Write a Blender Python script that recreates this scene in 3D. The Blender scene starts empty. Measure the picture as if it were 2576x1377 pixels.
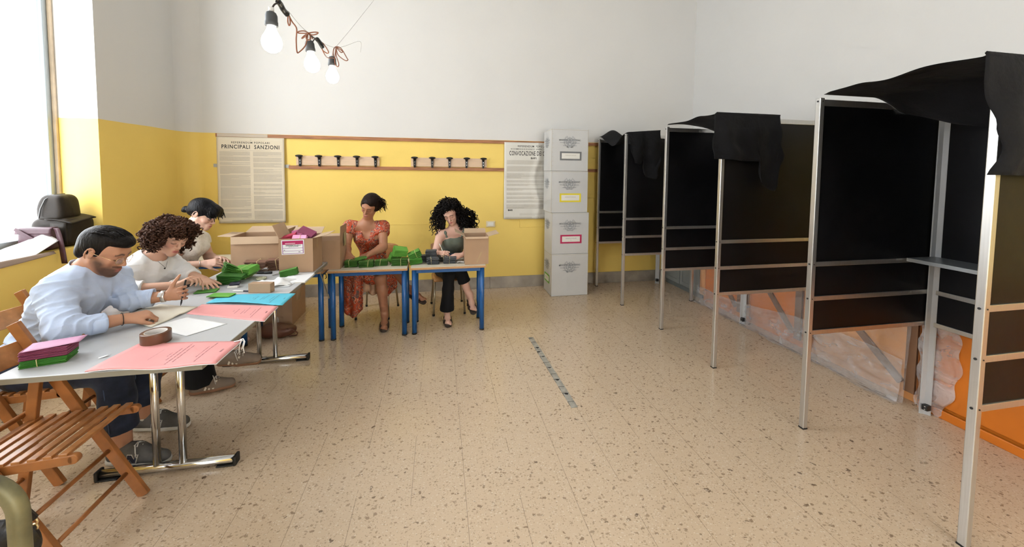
import bpy, math, random
import numpy as np
from mathutils import Vector, Matrix, Euler, noise

# ------------------------------------------------------------------ camera, world, light, exposure
sc = bpy.context.scene
COL = sc.collection
PI = math.pi
FPX, CPY = 954.0, 484.5                      # focal length and principal row in pixels of a 2576 x 1377 frame
EYE = 1.54
cam_data = bpy.data.cameras.new('camera'); cam = bpy.data.objects.new('camera', cam_data); COL.objects.link(cam)
cam_data.sensor_fit = 'HORIZONTAL'; cam_data.sensor_width = 36.0
cam_data.lens = 36.0*FPX/2576.0
cam_data.shift_y = -(688.5-CPY)/2576.0
cam_data.clip_start = 0.02; cam_data.clip_end = 100
yaw, pitch, roll = math.radians(10.927), math.radians(3.12), math.radians(0.57)
cam.matrix_world = (Matrix.Translation((0, 0, EYE)) @ Matrix.Rotation(-yaw, 4, 'Z') @
                    Matrix.Rotation(PI/2-pitch, 4, 'X') @ Matrix.Rotation(roll, 4, 'Z'))
sc.camera = cam
sc.view_settings.view_transform = 'Standard'; sc.view_settings.look = 'None'
sc.view_settings.gamma = 1.0; sc.view_settings.use_curve_mapping = False
sc.view_settings.exposure = 0.72
sc.cycles.max_bounces = 8; sc.cycles.diffuse_bounces = 3; sc.cycles.glossy_bounces = 3
sc.cycles.transmission_bounces = 4; sc.cycles.transparent_max_bounces = 10
sc.cycles.caustics_reflective = False; sc.cycles.caustics_refractive = False
sc.cycles.sample_clamp_indirect = 8.0
sc.cycles.use_denoising = True; sc.cycles.use_adaptive_sampling = True; sc.cycles.adaptive_threshold = 0.09; sc.cycles.adaptive_min_samples = 12

world = bpy.data.worlds.new('world'); sc.world = world; world.use_nodes = True
bg = world.node_tree.nodes['Background']
bg.inputs['Color'].default_value = (0.93, 0.97, 1.0, 1); bg.inputs['Strength'].default_value = 2.4

def area(name, loc, rot, sx, sy, power, color=(0.92, 0.96, 1.0), spread=PI):
    l = bpy.data.lights.new(name, 'AREA'); l.shape = 'RECTANGLE'; l.size = sx; l.size_y = sy
    l.energy = power; l.color = color; l.spread = spread
    o = bpy.data.objects.new(name, l); o.location = loc; o.rotation_euler = rot; COL.objects.link(o); return o
# daylight by the left window, and by two unseen windows added for their light
area('daylight_left_window', (-3.06, 2.93, 2.6), (0, -PI/2, 0), 3.2, 1.66, 58)
area('unseen_left_daylight', (-3.06, -0.28, 2.6), (0, -PI/2, 0), 3.2, 1.9, 44)
area('unseen_rear_daylight', (1.9, -2.90, 1.8), (PI/2, 0, PI), 2.6, 2.5, 225, (1.0, 0.975, 0.94))
# ------------------------------------------------------------------ helpers
ORG = {}
def V(*a): return Vector(a)
def link(o): COL.objects.link(o); return o
def tag(o, label=None, cat=None, group=None, kind=None):
    if label: o['label'] = label
    if cat: o['category'] = cat
    if group: o['group'] = group
    if kind: o['kind'] = kind
    return o
def thing(name, label, cat, loc=(0, 0, 0), group=None):
    o = link(bpy.data.objects.new(name, None)); o.location = loc; o.empty_display_size = 0.05
    ORG[o.name] = Vector(loc)
    return tag(o, label, cat, group)
def finish(name, me, mats, parent, org, label=None):
    if parent is not None: org = ORG[parent.name]
    elif org is None: org = Vector((0, 0, 0))
    org = Vector(org)
    if org.length > 0: me.transform(Matrix.Translation(-org))
    if not isinstance(mats, (list, tuple)): mats = [mats]
    for m in mats: me.materials.append(m)
    o = link(bpy.data.objects.new(name, me)); ORG[o.name] = org
    if parent is not None: o.parent = parent
    else: o.location = org
    if label: o['label'] = label
    return o
def frame(o, x, y):
    """a 4x4 matrix with origin o, first axis x, second axis y"""
    x = Vector(x).normalized(); y = Vector(y); y = (y - x*x.dot(y)).normalized(); z = x.cross(y)
    m = Matrix((x, y, z)).transposed().to_4x4(); m.translation = Vector(o); return m
def rotz(a, o=(0, 0, 0)): return Matrix.Translation(o) @ Matrix.Rotation(a, 4, 'Z')

class MB:
    def __init__(s): s.v = []; s.f = []; s.m = []; s.s = []; s.mi = 0; s.sm = False; s.T = None
    def add(s, vs, fs, smooth=None):
        b = len(s.v)
        if s.T is not None: vs = [s.T @ Vector(v) for v in vs]
        s.v += [tuple(v) for v in vs]
        s.f += [tuple(b+i for i in f) for f in fs]
        s.m += [s.mi]*len(fs); s.s += [s.sm if smooth is None else smooth]*len(fs); return s
    def box(s, a, b):
        x0, y0, z0 = [min(p, q) for p, q in zip(a, b)]; x1, y1, z1 = [max(p, q) for p, q in zip(a, b)]
        return s.add([(x0,y0,z0),(x1,y0,z0),(x1,y1,z0),(x0,y1,z0),(x0,y0,z1),(x1,y0,z1),(x1,y1,z1),(x0,y1,z1)],
                     [(0,3,2,1),(4,5,6,7),(0,1,5,4),(1,2,6,5),(2,3,7,6),(3,0,4,7)], False)
    def cbox(s, c, d): return s.box([c[i]-d[i]/2 for i in range(3)], [c[i]+d[i]/2 for i in range(3)])
    def bar(s, p0, p1, w, t, up=(0, 0, 1)):
        """a rectangular bar from p0 to p1, w wide across, t thick along up"""
        p0, p1 = Vector(p0), Vector(p1); d = (p1-p0).normalized(); u = Vector(up); u = (u-d*d.dot(u)).normalized(); r = d.cross(u)
        vs = []
        for p in (p0, p1):
            for a, b in ((-1,-1),(1,-1),(1,1),(-1,1)): vs.append(p + r*a*w/2 + u*b*t/2)
        return s.add(vs, [(0,3,2,1),(4,5,6,7),(0,1,5,4),(1,2,6,5),(2,3,7,6),(3,0,4,7)], False)
    def tube(s, pts, r, n=8, caps=True, closed=False):
        pts = [Vector(p) for p in pts]; m = len(pts)
        rs = r if isinstance(r, (list, tuple)) else [r]*m
        t0 = (pts[1]-pts[0]).normalized(); up = Vector((0,0,1)) if abs(t0.z) < 0.9 else Vector((1,0,0))
        nrm = (up - t0*t0.dot(up)).normalized(); vs = []
        for i, p in enumerate(pts):
            if closed: t = (pts[(i+1) % m]-pts[i-1]).normalized()
            else: t = (pts[min(i+1, m-1)]-pts[max(i-1, 0)]).normalized()
            nrm = (nrm - t*t.dot(nrm)); nrm = nrm.normalized() if nrm.length > 1e-6 else t.orthogonal().normalized()
            b = t.cross(nrm)
            for k in range(n):
                a = 2*PI*k/n; vs.append(p + (nrm*math.cos(a)+b*math.sin(a))*rs[i])
        fs = []
        for i in range(m if closed else m-1):
            j = (i+1) % m
            for k in range(n): fs.append((i*n+k, i*n+(k+1) % n, j*n+(k+1) % n, j*n+k))
        s.add(vs, fs, n > 4)
        if caps and not closed:
            b = len(s.v)-len(vs)
            s.f += [tuple(b+k for k in reversed(range(n))), tuple(b+(m-1)*n+k for k in range(n))]
            s.m += [s.mi]*2; s.s += [False]*2
        return s
    def cyl(s, p0, p1, r, n=16, r1=None): return s.tube([p0, p1], [r, r if r1 is None else r1], n)
    def lathe(s, c, prof, n=24, axis=None):
        """prof: (radius, height) pairs turned about the z axis through c (or a matrix)"""
        M = Matrix.Translation(c) if axis is None else axis
        vs = []; m = len(prof)
        for r, z in prof:
            for k in range(n): a = 2*PI*k/n; vs.append(M @ Vector((r*math.cos(a), r*math.sin(a), z)))
        fs = [(i*n+k, i*n+(k+1) % n, (i+1)*n+(k+1) % n, (i+1)*n+k) for i in range(m-1) for k in range(n)]
        return s.add(vs, fs, True)
    def ell(s, c, r, M=None, nu=16, nv=10):
        prof = []; vs = []; fs = []
        for j in range(nv+1):
            th = PI*j/nv
            for i in range(nu):
                a = 2*PI*i/nu; p = Vector((r[0]*math.sin(th)*math.cos(a), r[1]*math.sin(th)*math.sin(a), r[2]*math.cos(th)))
                vs.append((M @ p if M else p) + Vector(c))
        for j in range(nv):
            for i in range(nu): fs.append((j*nu+i, (j+1)*nu+i, (j+1)*nu+(i+1) % nu, j*nu+(i+1) % nu))
        return s.add(vs, fs, True)
    def grid(s, fn, nu, nv, thick=0.0):
        """fn(u,v) -> point; u, v in 0..1; thick gives the sheet a back side"""
        P = [[Vector(fn(i/nu, j/nv)) for j in range(nv+1)] for i in range(nu+1)]
        vs = [p for row in P for p in row]; w = nv+1
        fs = [(i*w+j, (i+1)*w+j, (i+1)*w+j+1, i*w+j+1) for i in range(nu) for j in range(nv)]
        if thick:
            N = []
            for i in range(nu+1):
                for j in range(nv+1):
                    a = P[min(i+1, nu)][j]-P[max(i-1, 0)][j]; b = P[i][min(j+1, nv)]-P[i][max(j-1, 0)]
                    c = a.cross(b); N.append(c.normalized() if c.length > 0 else Vector((0, 0, 1)))
            b0 = len(vs); vs = vs + [v - q*thick for v, q in zip(vs, N)]
            fs = fs + [tuple(b0+k for k in reversed(f)) for f in fs]
            rim = [(i, 0) for i in range(nu+1)] + [(nu, j) for j in range(1, nv+1)] + [(i, nv) for i in range(nu-1, -1, -1)] + [(0, j) for j in range(nv-1, 0, -1)]
            ids = [i*w+j for i, j in rim]
            for k in range(len(ids)):
                a, b = ids[k], ids[(k+1) % len(ids)]; fs.append((b, a, b0+a, b0+b))
        return s.add(vs, fs, True)
    def prism(s, poly, M, t):
        """flat outline poly (x,y) in the plane of M, thickened by t along its z"""
        n = len(poly); vs = [M @ Vector((x, y, 0)) for x, y in poly] + [M @ Vector((x, y, t)) for x, y in poly]
        fs = [tuple(reversed(range(n))), tuple(range(n, 2*n))] + [(i, (i+1) % n, n+(i+1) % n, n+i) for i in range(n)]
        return s.add(vs, fs, False)
    def build(s, name, mats, parent=None, org=None, label=None, bevel=0.0, sub=0):
        me = bpy.data.meshes.new(name); me.from_pydata(s.v, [], s.f); 
        me.polygons.foreach_set('material_index', s.m); me.polygons.foreach_set('use_smooth', s.s)
        me.update()
        o = finish(name, me, mats, parent, org, label)
        if bevel:
            b = o.modifiers.new('bevel', 'BEVEL'); b.width = bevel; b.segments = 2; b.limit_method = 'ANGLE'; b.angle_limit = 0.6
        if sub:
            b = o.modifiers.new('sub', 'SUBSURF'); b.levels = sub; b.render_levels = sub
        return o

def text_mb(mb, txt, M, size, w=1.0, align='CENTER', bold=0.0, space=1.0, t=0.0006):
    cu = bpy.data.curves.new('t', 'FONT'); cu.body = txt; cu.size = size; cu.align_x = align; cu.align_y = 'CENTER'
    cu.offset = bold; cu.space_character = space; cu.resolution_u = 3
    ob = link(bpy.data.objects.new('t', cu)); dg = bpy.context.evaluated_depsgraph_get()
    me = bpy.data.meshes.new_from_object(ob.evaluated_get(dg)); 
    vs = [M @ Vector((v.co.x*w, v.co.y, t)) for v in me.vertices]
    fs = [tuple(p.vertices) for p in me.polygons]
    mb.add(vs, fs, False)
    bpy.data.objects.remove(ob); bpy.data.curves.remove(cu); bpy.data.meshes.remove(me)

def words(mb, M, x0, x1, y0, y1, pitch, h, rnd, fill=0.93, gap=0.25, t=0.0005, skew=0):
    """rows of small printed words too fine to read"""
    y = y1
    while y > y0:
        x = x0; end = x1 if rnd.random() > gap else x0+(x1-x0)*rnd.uniform(0.3, 0.95)
        while x < end-h:
            w = min(h*rnd.uniform(1.2, 5), end-x)
            mb.add([M @ Vector((x, y-h, t)), M @ Vector((x+w, y-h, t)), M @ Vector((x+w, y, t)), M @ Vector((x, y, t))], [(0,1,2,3)], False)
            x += w + h*0.55
        y -= pitch

# ------------------------------------------------------------------ materials
MATS = {}
def mat(name, color, rough=0.6, metal=0.0, noise_=0.0, scale=8.0, bump=0.0, bscale=60.0, sheen=0.0, spec=0.5, stretch=None, alpha=1.0, emit=None, coat=0.0, attr=None, sss=0.0, trans=0.0):
    if name in MATS: return MATS[name]
    m = bpy.data.materials.new(name); m.use_nodes = True; nt = m.node_tree; b = nt.nodes['Principled BSDF']; L = nt.links
    b.inputs['Base Color'].default_value = (*color, 1); b.inputs['Roughness'].default_value = rough
    b.inputs['Metallic'].default_value = metal; b.inputs['Specular IOR Level'].default_value = spec
    if sheen: b.inputs['Sheen Weight'].default_value = sheen
    if coat: b.inputs['Coat Weight'].default_value = coat; b.inputs['Coat Roughness'].default_value = 0.15
    if alpha < 1: b.inputs['Alpha'].default_value = alpha
    if sss: b.inputs['Subsurface Weight'].default_value = sss; b.inputs['Subsurface Radius'].default_value = (0.012, 0.005, 0.003)
    if trans: b.inputs['Transmission Weight'].default_value = trans
    if emit: b.inputs['Emission Color'].default_value = (*emit[0], 1); b.inputs['Emission Strength'].default_value = emit[1]
    tc = nt.nodes.new('ShaderNodeTexCoord'); mp = nt.nodes.new('ShaderNodeMapping'); L.new(tc.outputs['Object'], mp.inputs['Vector'])
    if stretch: mp.inputs['Scale'].default_value = stretch
    base = None
    if attr:
        at = nt.nodes.new('ShaderNodeAttribute'); at.attribute_name = attr; base = at.outputs['Color']; L.new(base, b.inputs['Base Color'])
    if noise_:
        n = nt.nodes.new('ShaderNodeTexNoise'); n.inputs['Scale'].default_value = scale; n.inputs['Detail'].default_value = 5; L.new(mp.outputs[0], n.inputs['Vector'])
        r = nt.nodes.new('ShaderNodeMapRange'); r.inputs['From Min'].default_value = 0.3; r.inputs['From Max'].default_value = 0.7
        r.inputs['To Min'].default_value = 1-noise_; r.inputs['To Max'].default_value = 1+noise_; L.new(n.outputs['Fac'], r.inputs['Value'])
        mx = nt.nodes.new('ShaderNodeVectorMath'); mx.operation = 'SCALE'
        if base: L.new(base, mx.inputs[0])
        else: mx.inputs[0].default_value = color
        L.new(r.outputs[0], mx.inputs['Scale']); L.new(mx.outputs[0], b.inputs['Base Color'])
    if bump:
        n2 = nt.nodes.new('ShaderNodeTexNoise'); n2.inputs['Scale'].default_value = bscale; n2.inputs['Detail'].default_value = 4; L.new(mp.outputs[0], n2.inputs['Vector'])
        bp = nt.nodes.new('ShaderNodeBump'); bp.inputs['Strength'].default_value = bump; bp.inputs['Distance'].default_value = 0.01
        L.new(n2.outputs['Fac'], bp.inputs['Height']); L.new(bp.outputs[0], b.inputs['Normal'])
    MATS[name] = m; return m
def fabric(name, color, rough=0.85, crease=0.5, cscale=9.0, sheen=0.2, weave=260, var=0.05):
    m = mat(name, color, rough, noise_=var, scale=25, sheen=sheen, spec=0.25); nt = m.node_tree; L = nt.links; b = nt.nodes['Principled BSDF']
    tc = nt.nodes.new('ShaderNodeTexCoord'); mp = nt.nodes.new('ShaderNodeMapping'); mp.inputs['Rotation'].default_value = (0.3, 0.5, 0.4); mp.inputs['Scale'].default_value = (1, 0.8, 0.45); L.new(tc.outputs['Object'], mp.inputs['Vector'])
    n = nt.nodes.new('ShaderNodeTexNoise'); n.noise_type = 'RIDGED_MULTIFRACTAL'; n.inputs['Scale'].default_value = cscale; n.inputs['Detail'].default_value = 3; n.inputs['Distortion'].default_value = 0.8; L.new(mp.outputs[0], n.inputs['Vector'])
    bp = nt.nodes.new('ShaderNodeBump'); bp.inputs['Strength'].default_value = crease; bp.inputs['Distance'].default_value = 0.012; L.new(n.outputs['Fac'], bp.inputs['Height'])
    n2 = nt.nodes.new('ShaderNodeTexNoise'); n2.inputs['Scale'].default_value = weave; L.new(tc.outputs['Object'], n2.inputs['Vector'])
    b2 = nt.nodes.new('ShaderNodeBump'); b2.inputs['Strength'].default_value = 0.08; b2.inputs['Distance'].default_value = 0.01; L.new(n2.outputs['Fac'], b2.inputs['Height']); L.new(bp.outputs[0], b2.inputs['Normal']); L.new(b2.outputs[0], b.inputs['Normal'])
    return m
def srgb(r, g, b):
    f = lambda c: (c/255/12.92) if c/255 <= 0.04045 else ((c/255+0.055)/1.055)**2.4
    return (f(r), f(g), f(b))
# ------------------------------------------------------------------ the room
XL, XR, YB, YF, ZC = -2.79, 3.58, 4.906, -3.0, 4.9      # inner faces of the walls, ceiling height
XW = -3.12                                               # plane of the window in its recess
def wall_mat():
    m = bpy.data.materials.new('painted_wall'); m.use_nodes = True; nt = m.node_tree; L = nt.links; b = nt.nodes['Principled BSDF']
    geo = nt.nodes.new('ShaderNodeNewGeometry'); sp = nt.nodes.new('ShaderNodeSeparateXYZ'); L.new(geo.outputs['Position'], sp.inputs[0])
    n = nt.nodes.new('ShaderNodeTexNoise'); n.inputs['Scale'].default_value = 2.2; n.inputs['Detail'].default_value = 6; L.new(geo.outputs['Position'], n.inputs['Vector'])
    wob = nt.nodes.new('ShaderNodeMath'); wob.operation = 'MULTIPLY_ADD'; wob.inputs[1].default_value = 0.014; wob.inputs[2].default_value = -0.007; L.new(n.outputs['Fac'], wob.inputs[0])
    ad = nt.nodes.new('ShaderNodeMath'); ad.operation = 'ADD'; L.new(sp.outputs['Z'], ad.inputs[0]); L.new(wob.outputs[0], ad.inputs[1])
    gt = nt.nodes.new('ShaderNodeMath'); gt.operation = 'GREATER_THAN'; gt.inputs[1].default_value = 1.948; L.new(ad.outputs[0], gt.inputs[0])
    def tone(c, a):
        n2 = nt.nodes.new('ShaderNodeTexNoise'); n2.inputs['Scale'].default_value = 1.3; n2.inputs['Detail'].default_value = 8; L.new(geo.outputs['Position'], n2.inputs['Vector'])
        r = nt.nodes.new('ShaderNodeMapRange'); r.inputs['From Min'].default_value = 0.3; r.inputs['From Max'].default_value = 0.7; r.inputs['To Min'].default_value = 1-a; r.inputs['To Max'].default_value = 1+a*0.4; L.new(n2.outputs['Fac'], r.inputs['Value'])
        v = nt.nodes.new('ShaderNodeVectorMath'); v.operation = 'SCALE'; v.inputs[0].default_value = c; L.new(r.outputs[0], v.inputs['Scale']); return v.outputs[0]
    mx = nt.nodes.new('ShaderNodeMix'); mx.data_type = 'RGBA'; L.new(gt.outputs[0], mx.inputs['Factor'])
    L.new(tone((0.87, 0.635, 0.165), 0.05), mx.inputs['A']); L.new(tone((0.68, 0.67, 0.645), 0.03), mx.inputs['B'])
    L.new(mx.outputs['Result'], b.inputs['Base Color']); b.inputs['Roughness'].default_value = 0.55; b.inputs['Specular IOR Level'].default_value = 0.3
    n3 = nt.nodes.new('ShaderNodeTexNoise'); n3.inputs['Scale'].default_value = 14; n3.inputs['Detail'].default_value = 6; L.new(geo.outputs['Position'], n3.inputs['Vector'])
    bp = nt.nodes.new('ShaderNodeBump'); bp.inputs['Strength'].default_value = 0.12; bp.inputs['Distance'].default_value = 0.01; L.new(n3.outputs['Fac'], bp.inputs['Height']); L.new(bp.outputs[0], b.inputs['Normal'])
    return m
M_wall = wall_mat()
def floor_mat():
    m = bpy.data.materials.new('terrazzo'); m.use_nodes = True; nt = m.node_tree; L = nt.links; b = nt.nodes['Principled BSDF']
    geo = nt.nodes.new('ShaderNodeNewGeometry'); pos = geo.outputs['Position']
    def math_(op, a, b_=None, c=None):
        n = nt.nodes.new('ShaderNodeMath'); n.operation = op
        for i, x in enumerate((a, b_, c)):
            if x is None: continue
            if isinstance(x, (int, float)): n.inputs[i].default_value = x
            else: L.new(x, n.inputs[i])
        return n.outputs[0]
    def mixc(f, a, b_):
        n = nt.nodes.new('ShaderNodeMix'); n.data_type = 'RGBA'
        for k, x in (('Factor', f), ('A', a), ('B', b_)):
            if isinstance(x, tuple): n.inputs[k].default_value = (*x, 1)
            elif isinstance(x, (int, float)): n.inputs[k].default_value = x
            else: L.new(x, n.inputs[k])
        return n.outputs['Result']
    big = nt.nodes.new('ShaderNodeTexNoise'); big.inputs['Scale'].default_value = 1.1; big.inputs['Detail'].default_value = 7; L.new(pos, big.inputs['Vector'])
    mid = nt.nodes.new('ShaderNodeTexNoise'); mid.inputs['Scale'].default_value = 28; mid.inputs['Detail'].default_value = 3; L.new(pos, mid.inputs['Vector'])
    col = mixc(big.outputs['Fac'], (0.56, 0.425, 0.29), (0.63, 0.485, 0.345))
    col = mixc(math_('MULTIPLY', mid.outputs['Fac'], 0.45), col, (0.67, 0.53, 0.39))
    # stone chips of three sizes: an off-centre cell distance makes the flakes, the cell colour picks which are dark
    for sc_, thr, pick, shade, seed, sx in ((62, 0.28, 0.66, (0.38, 0.28, 0.185), 0, 1.0), (38, 0.27, 0.82, (0.27, 0.185, 0.12), 5, 0.8), (22, 0.19, 0.93, (0.14, 0.09, 0.06), 9, 1.0), (120, 0.28, 0.76, (0.36, 0.26, 0.17), 13, 1.0), (75, 0.28, 0.72, (0.70, 0.60, 0.47), 21, 1.0)):
        mp = nt.nodes.new('ShaderNodeMapping'); mp.inputs['Location'].default_value = (seed, seed*1.7, 0); mp.inputs['Scale'].default_value = (sx, 1.25, 1); mp.inputs['Rotation'].default_value = (0, 0, seed)
        wn = nt.nodes.new('ShaderNodeTexNoise'); wn.inputs['Scale'].default_value = sc_*1.3; L.new(pos, wn.inputs['Vector'])
        wm = nt.nodes.new('ShaderNodeVectorMath'); wm.operation = 'MULTIPLY_ADD'; L.new(wn.outputs['Color'], wm.inputs[0]); wm.inputs[1].default_value = (0.9/sc_, 0.9/sc_, 0); L.new(pos, wm.inputs[2])
        L.new(wm.outputs[0], mp.inputs['Vector'])
        vo = nt.nodes.new('ShaderNodeTexVoronoi'); vo.inputs['Scale'].default_value = sc_; vo.voronoi_dimensions = '2D'; L.new(mp.outputs[0], vo.inputs['Vector'])
        sp = nt.nodes.new('ShaderNodeSeparateColor'); L.new(vo.outputs['Color'], sp.inputs[0])
        near = math_('LESS_THAN', vo.outputs['Distance'], math_('MULTIPLY_ADD', sp.outputs[1], thr*0.6, thr*0.55))
        sel = math_('GREATER_THAN', sp.outputs[0], pick)
        f = math_('MULTIPLY', math_('MULTIPLY', near, sel), math_('MULTIPLY_ADD', sp.outputs[2], 0.45, 0.45))
        col = mixc(f, col, shade)
    # joints between the strips of tiles
    sx = nt.nodes.new('ShaderNodeSeparateXYZ'); L.new(pos, sx.inputs[0])
    def joint(v, pitch, off, w):
        fr = math_('FRACT', math_('DIVIDE', math_('ADD', v, 100*pitch-off), pitch))
        return math_('LESS_THAN', math_('MULTIPLY', math_('ABSOLUTE', math_('SUBTRACT', fr, 0.5)), 2.0), 2.0) if False else math_('LESS_THAN', math_('SUBTRACT', 0.5, math_('ABSOLUTE', math_('SUBTRACT', fr, 0.5))), w/pitch)
    jn = nt.nodes.new('ShaderNodeTexNoise'); jn.inputs['Scale'].default_value = 3.5; L.new(pos, jn.inputs['Vector'])
    js = math_('MULTIPLY', joint(sx.outputs['X'], 0.2538, 0.125, 0.0009), math_('MULTIPLY', math_('GREATER_THAN', jn.outputs['Fac'], 0.43), 0.75))
    jc = math_('MULTIPLY', joint(sx.outputs['Y'], 0.2538, 0.02, 0.0006), 0.12)
    col = mixc(math_('MAXIMUM', js, jc), col, (0.14, 0.10, 0.07))
    L.new(col, b.inputs['Base Color'])
    r = nt.nodes.new('ShaderNodeMapRange'); r.inputs['To Min'].default_value = 0.12; r.inputs['To Max'].default_value = 0.27; L.new(big.outputs['Fac'], r.inputs['Value']); L.new(r.outputs[0], b.inputs['Roughness'])
    b.inputs['Specular IOR Level'].default_value = 0.5
    n3 = nt.nodes.new('ShaderNodeTexNoise'); n3.inputs['Scale'].default_value = 9; n3.inputs['Detail'].default_value = 5; L.new(pos, n3.inputs['Vector'])
    bp = nt.nodes.new('ShaderNodeBump'); bp.inputs['Strength'].default_value = 0.05; bp.inputs['Distance'].default_value = 0.01; L.new(n3.outputs['Fac'], bp.inputs['Height']); L.new(bp.outputs[0], b.inputs['Normal'])
    return m
M_floor = floor_mat()
M_ceil = mat('ceiling_paint', (0.62, 0.61, 0.59), 0.7)
M_stone = mat('grey_marble_skirting', (0.34, 0.30, 0.25), 0.3, noise_=0.25, scale=6)
M_winframe = mat('grey_window_metal', (0.42, 0.47, 0.50), 0.4, metal=0.3)
M_winwood = mat('pale_window_wood', (0.62, 0.50, 0.36), 0.5, noise_=0.15)
M_glass = mat('window_glass', (1, 1, 1), 0.02, alpha=0.12, spec=0.5)

def struct(name, mb, m, **k):
    o = mb.build(name, m, **k); o['kind'] = 'structure'; return o
def slab(a, b): return MB().box(a, b)
struct('floor', slab((XL-0.5, YF-0.2, -0.1), (XR+0.2, YB+0.2, 0)), M_floor)
struct('ceiling', slab((XL-0.6, YF-0.2, ZC), (XR+0.2, YB+0.2, ZC+0.1)), M_ceil)
struct('wall_back', slab((XL-0.5, YB, 0), (XR+0.2, YB+0.2, ZC)), M_wall)
struct('wall_right', slab((XR, YF, 0), (XR+0.2, YB, ZC)), M_wall)
# wall behind the camera with one tall opening, shaped to light the room
w = MB(); w.box((XL-0.5, YF-0.2, 0), (0.5, YF, ZC)); w.box((3.3, YF-0.2, 0), (XR+0.2, YF, ZC)); w.box((0.5, YF-0.2, 0), (3.3, YF, 0.5)); w.box((0.5, YF-0.2, 3.2), (3.3, YF, ZC))
struct('wall_front', w, M_wall)
# left wall: two deep window recesses with parapets, the nearer one unseen, added for light
WIN = [(2.05, 3.785), (-1.3, 0.75)]
ZS, ZT = 0.92, 4.35
w = MB()
ys = [YF] + [y for p in sorted(WIN) for y in p] + [YB]
for i in range(0, len(ys), 2): w.box((XL-0.36, ys[i], 0), (XL, ys[i+1], ZC))
for a, b in WIN:
    w.box((XL-0.36, a, 0), (XL, b, ZS)); w.box((XL-0.36, a, ZT), (XL, b, ZC))
struct('wall_left', w, M_wall)
# the rounded inside corner of left and back wall
w = MB(); R = 0.17; n = 8
arc = [(XL+R-R*math.cos(PI/2*i/n), YB-R+R*math.sin(PI/2*i/n)) for i in range(n+1)]
w.add([(x, y, z) for z in (0, ZC) for x, y in arc], [(i+1, i, n+1+i, n+2+i) for i in range(n)], True)
struct('wall_corner', w, M_wall)
for k, (a, b) in enumerate(WIN):
    f = MB(); x0, x1 = XW-0.03, XW+0.03
    t = 0.055
    f.box((x0, a, ZS), (x1, a+t, ZT)); f.box((x0, b-t, ZS), (x1, b, ZT)); f.box((x0, a, ZS), (x1, b, ZS+0.07)); f.box((x0, a, ZT-0.07), (x1, b, ZT))
    mid = (a+b)/2; f.box((x0, mid-0.035, ZS), (x1, mid+0.035, ZT))
    f.mi = 1; f.box((XW+0.03, b-0.02, ZS), (XW+0.055, b, ZT)); f.box((XW+0.03, a, ZS), (XW+0.055, a+0.02, ZT))
    wn = struct('window_%d' % (k+1), f, [M_winframe, M_winwood], bevel=0.004)
    g = MB(); g.box((XW-0.004, a+t, ZS+0.07), (XW+0.004, b-t, ZT-0.07)); g.build('pane', M_glass, wn)
# window_3 behind the camera, unseen, placed and sized for its light
f = MB()
for x in (0.5, 1.87, 3.24): f.box((x, YF-0.12, 0.5), (x+0.06, YF-0.06, 3.2))
f.box((0.5, YF-0.12, 0.5), (3.3, YF-0.06, 0.57)); f.box((0.5, YF-0.12, 3.13), (3.3, YF-0.06, 3.2))
wn = struct('window_3', f, M_winframe)
g = MB(); g.box((0.56, YF-0.094, 0.57), (3.24, YF-0.086, 3.13)); g.build('pane', M_glass, wn)
# skirting
f = MB(); xx = XL+0.17
for i, x1 in enumerate((-1.9, -0.62, 0.66, 1.94, XR)):
    f.box((xx, YB-0.016, 0), (x1-0.002, YB, 0.152)); xx = x1
struct('baseboard_back', f, M_stone, bevel=0.002)
f = MB(); f.box((XL, 3.785, 0), (XL+0.016, YB-0.17, 0.152)); f.box((XL, YF, 0), (XL+0.016, 3.783, 0.152))
struct('baseboard_left', f, M_stone, bevel=0.002)
# raised seam of an old cable duct painted over, on the back wall
f = MB(); f.box((-0.62, YB-0.004, 0.862), (0.22, YB, 0.87))
struct('trim_1', f, M_wall, bevel=0.002)
f = MB(); f.box((1.05, YB-0.005, 0.80), (1.5, YB, 0.808)); f.box((1.05, YB-0.005, 0.80), (1.058, YB, 0.90))
struct('trim_2', f, M_wall, bevel=0.002)

# wooden wall rails
M_rail = mat('reddish_pine', (0.36, 0.15, 0.06), 0.5, noise_=0.35, scale=5, stretch=(1, 6, 14), bump=0.1)
M_peel = mat('pale_peeled_edge', (0.55, 0.47, 0.38), 0.7)
f = MB(); f.box((-2.488, YB-0.022, 1.905), (XR-0.5, YB, 1.944)); f.mi = 1; f.box((-2.47, YB-0.026, 1.908), (-1.95, YB-0.022, 1.943))
tag(f.build('wall_rail', [M_rail, M_peel], org=(0, YB, 1.92), bevel=0.003), 'upper reddish wooden rail along the back wall where yellow meets white', 'rail')
f = MB(); f.box((-1.735, YB-0.022, 1.546), (XR-0.5, YB, 1.588))
tag(f.build('wall_rail', M_rail, org=(0, YB, 1.56), bevel=0.003), 'lower reddish wooden rail below the coat racks', 'rail')
M_tape = mat('grey_tape', (0.42, 0.41, 0.38), 0.6)
f = MB(); f.box((-2.52, YB-0.014, 1.56), (-1.73, YB, 1.598))
tag(f.build('rail_stub', M_tape, org=(-2.1, YB, 1.58)), 'short grey painted rail showing on both sides of the left poster', 'rail')

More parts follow.
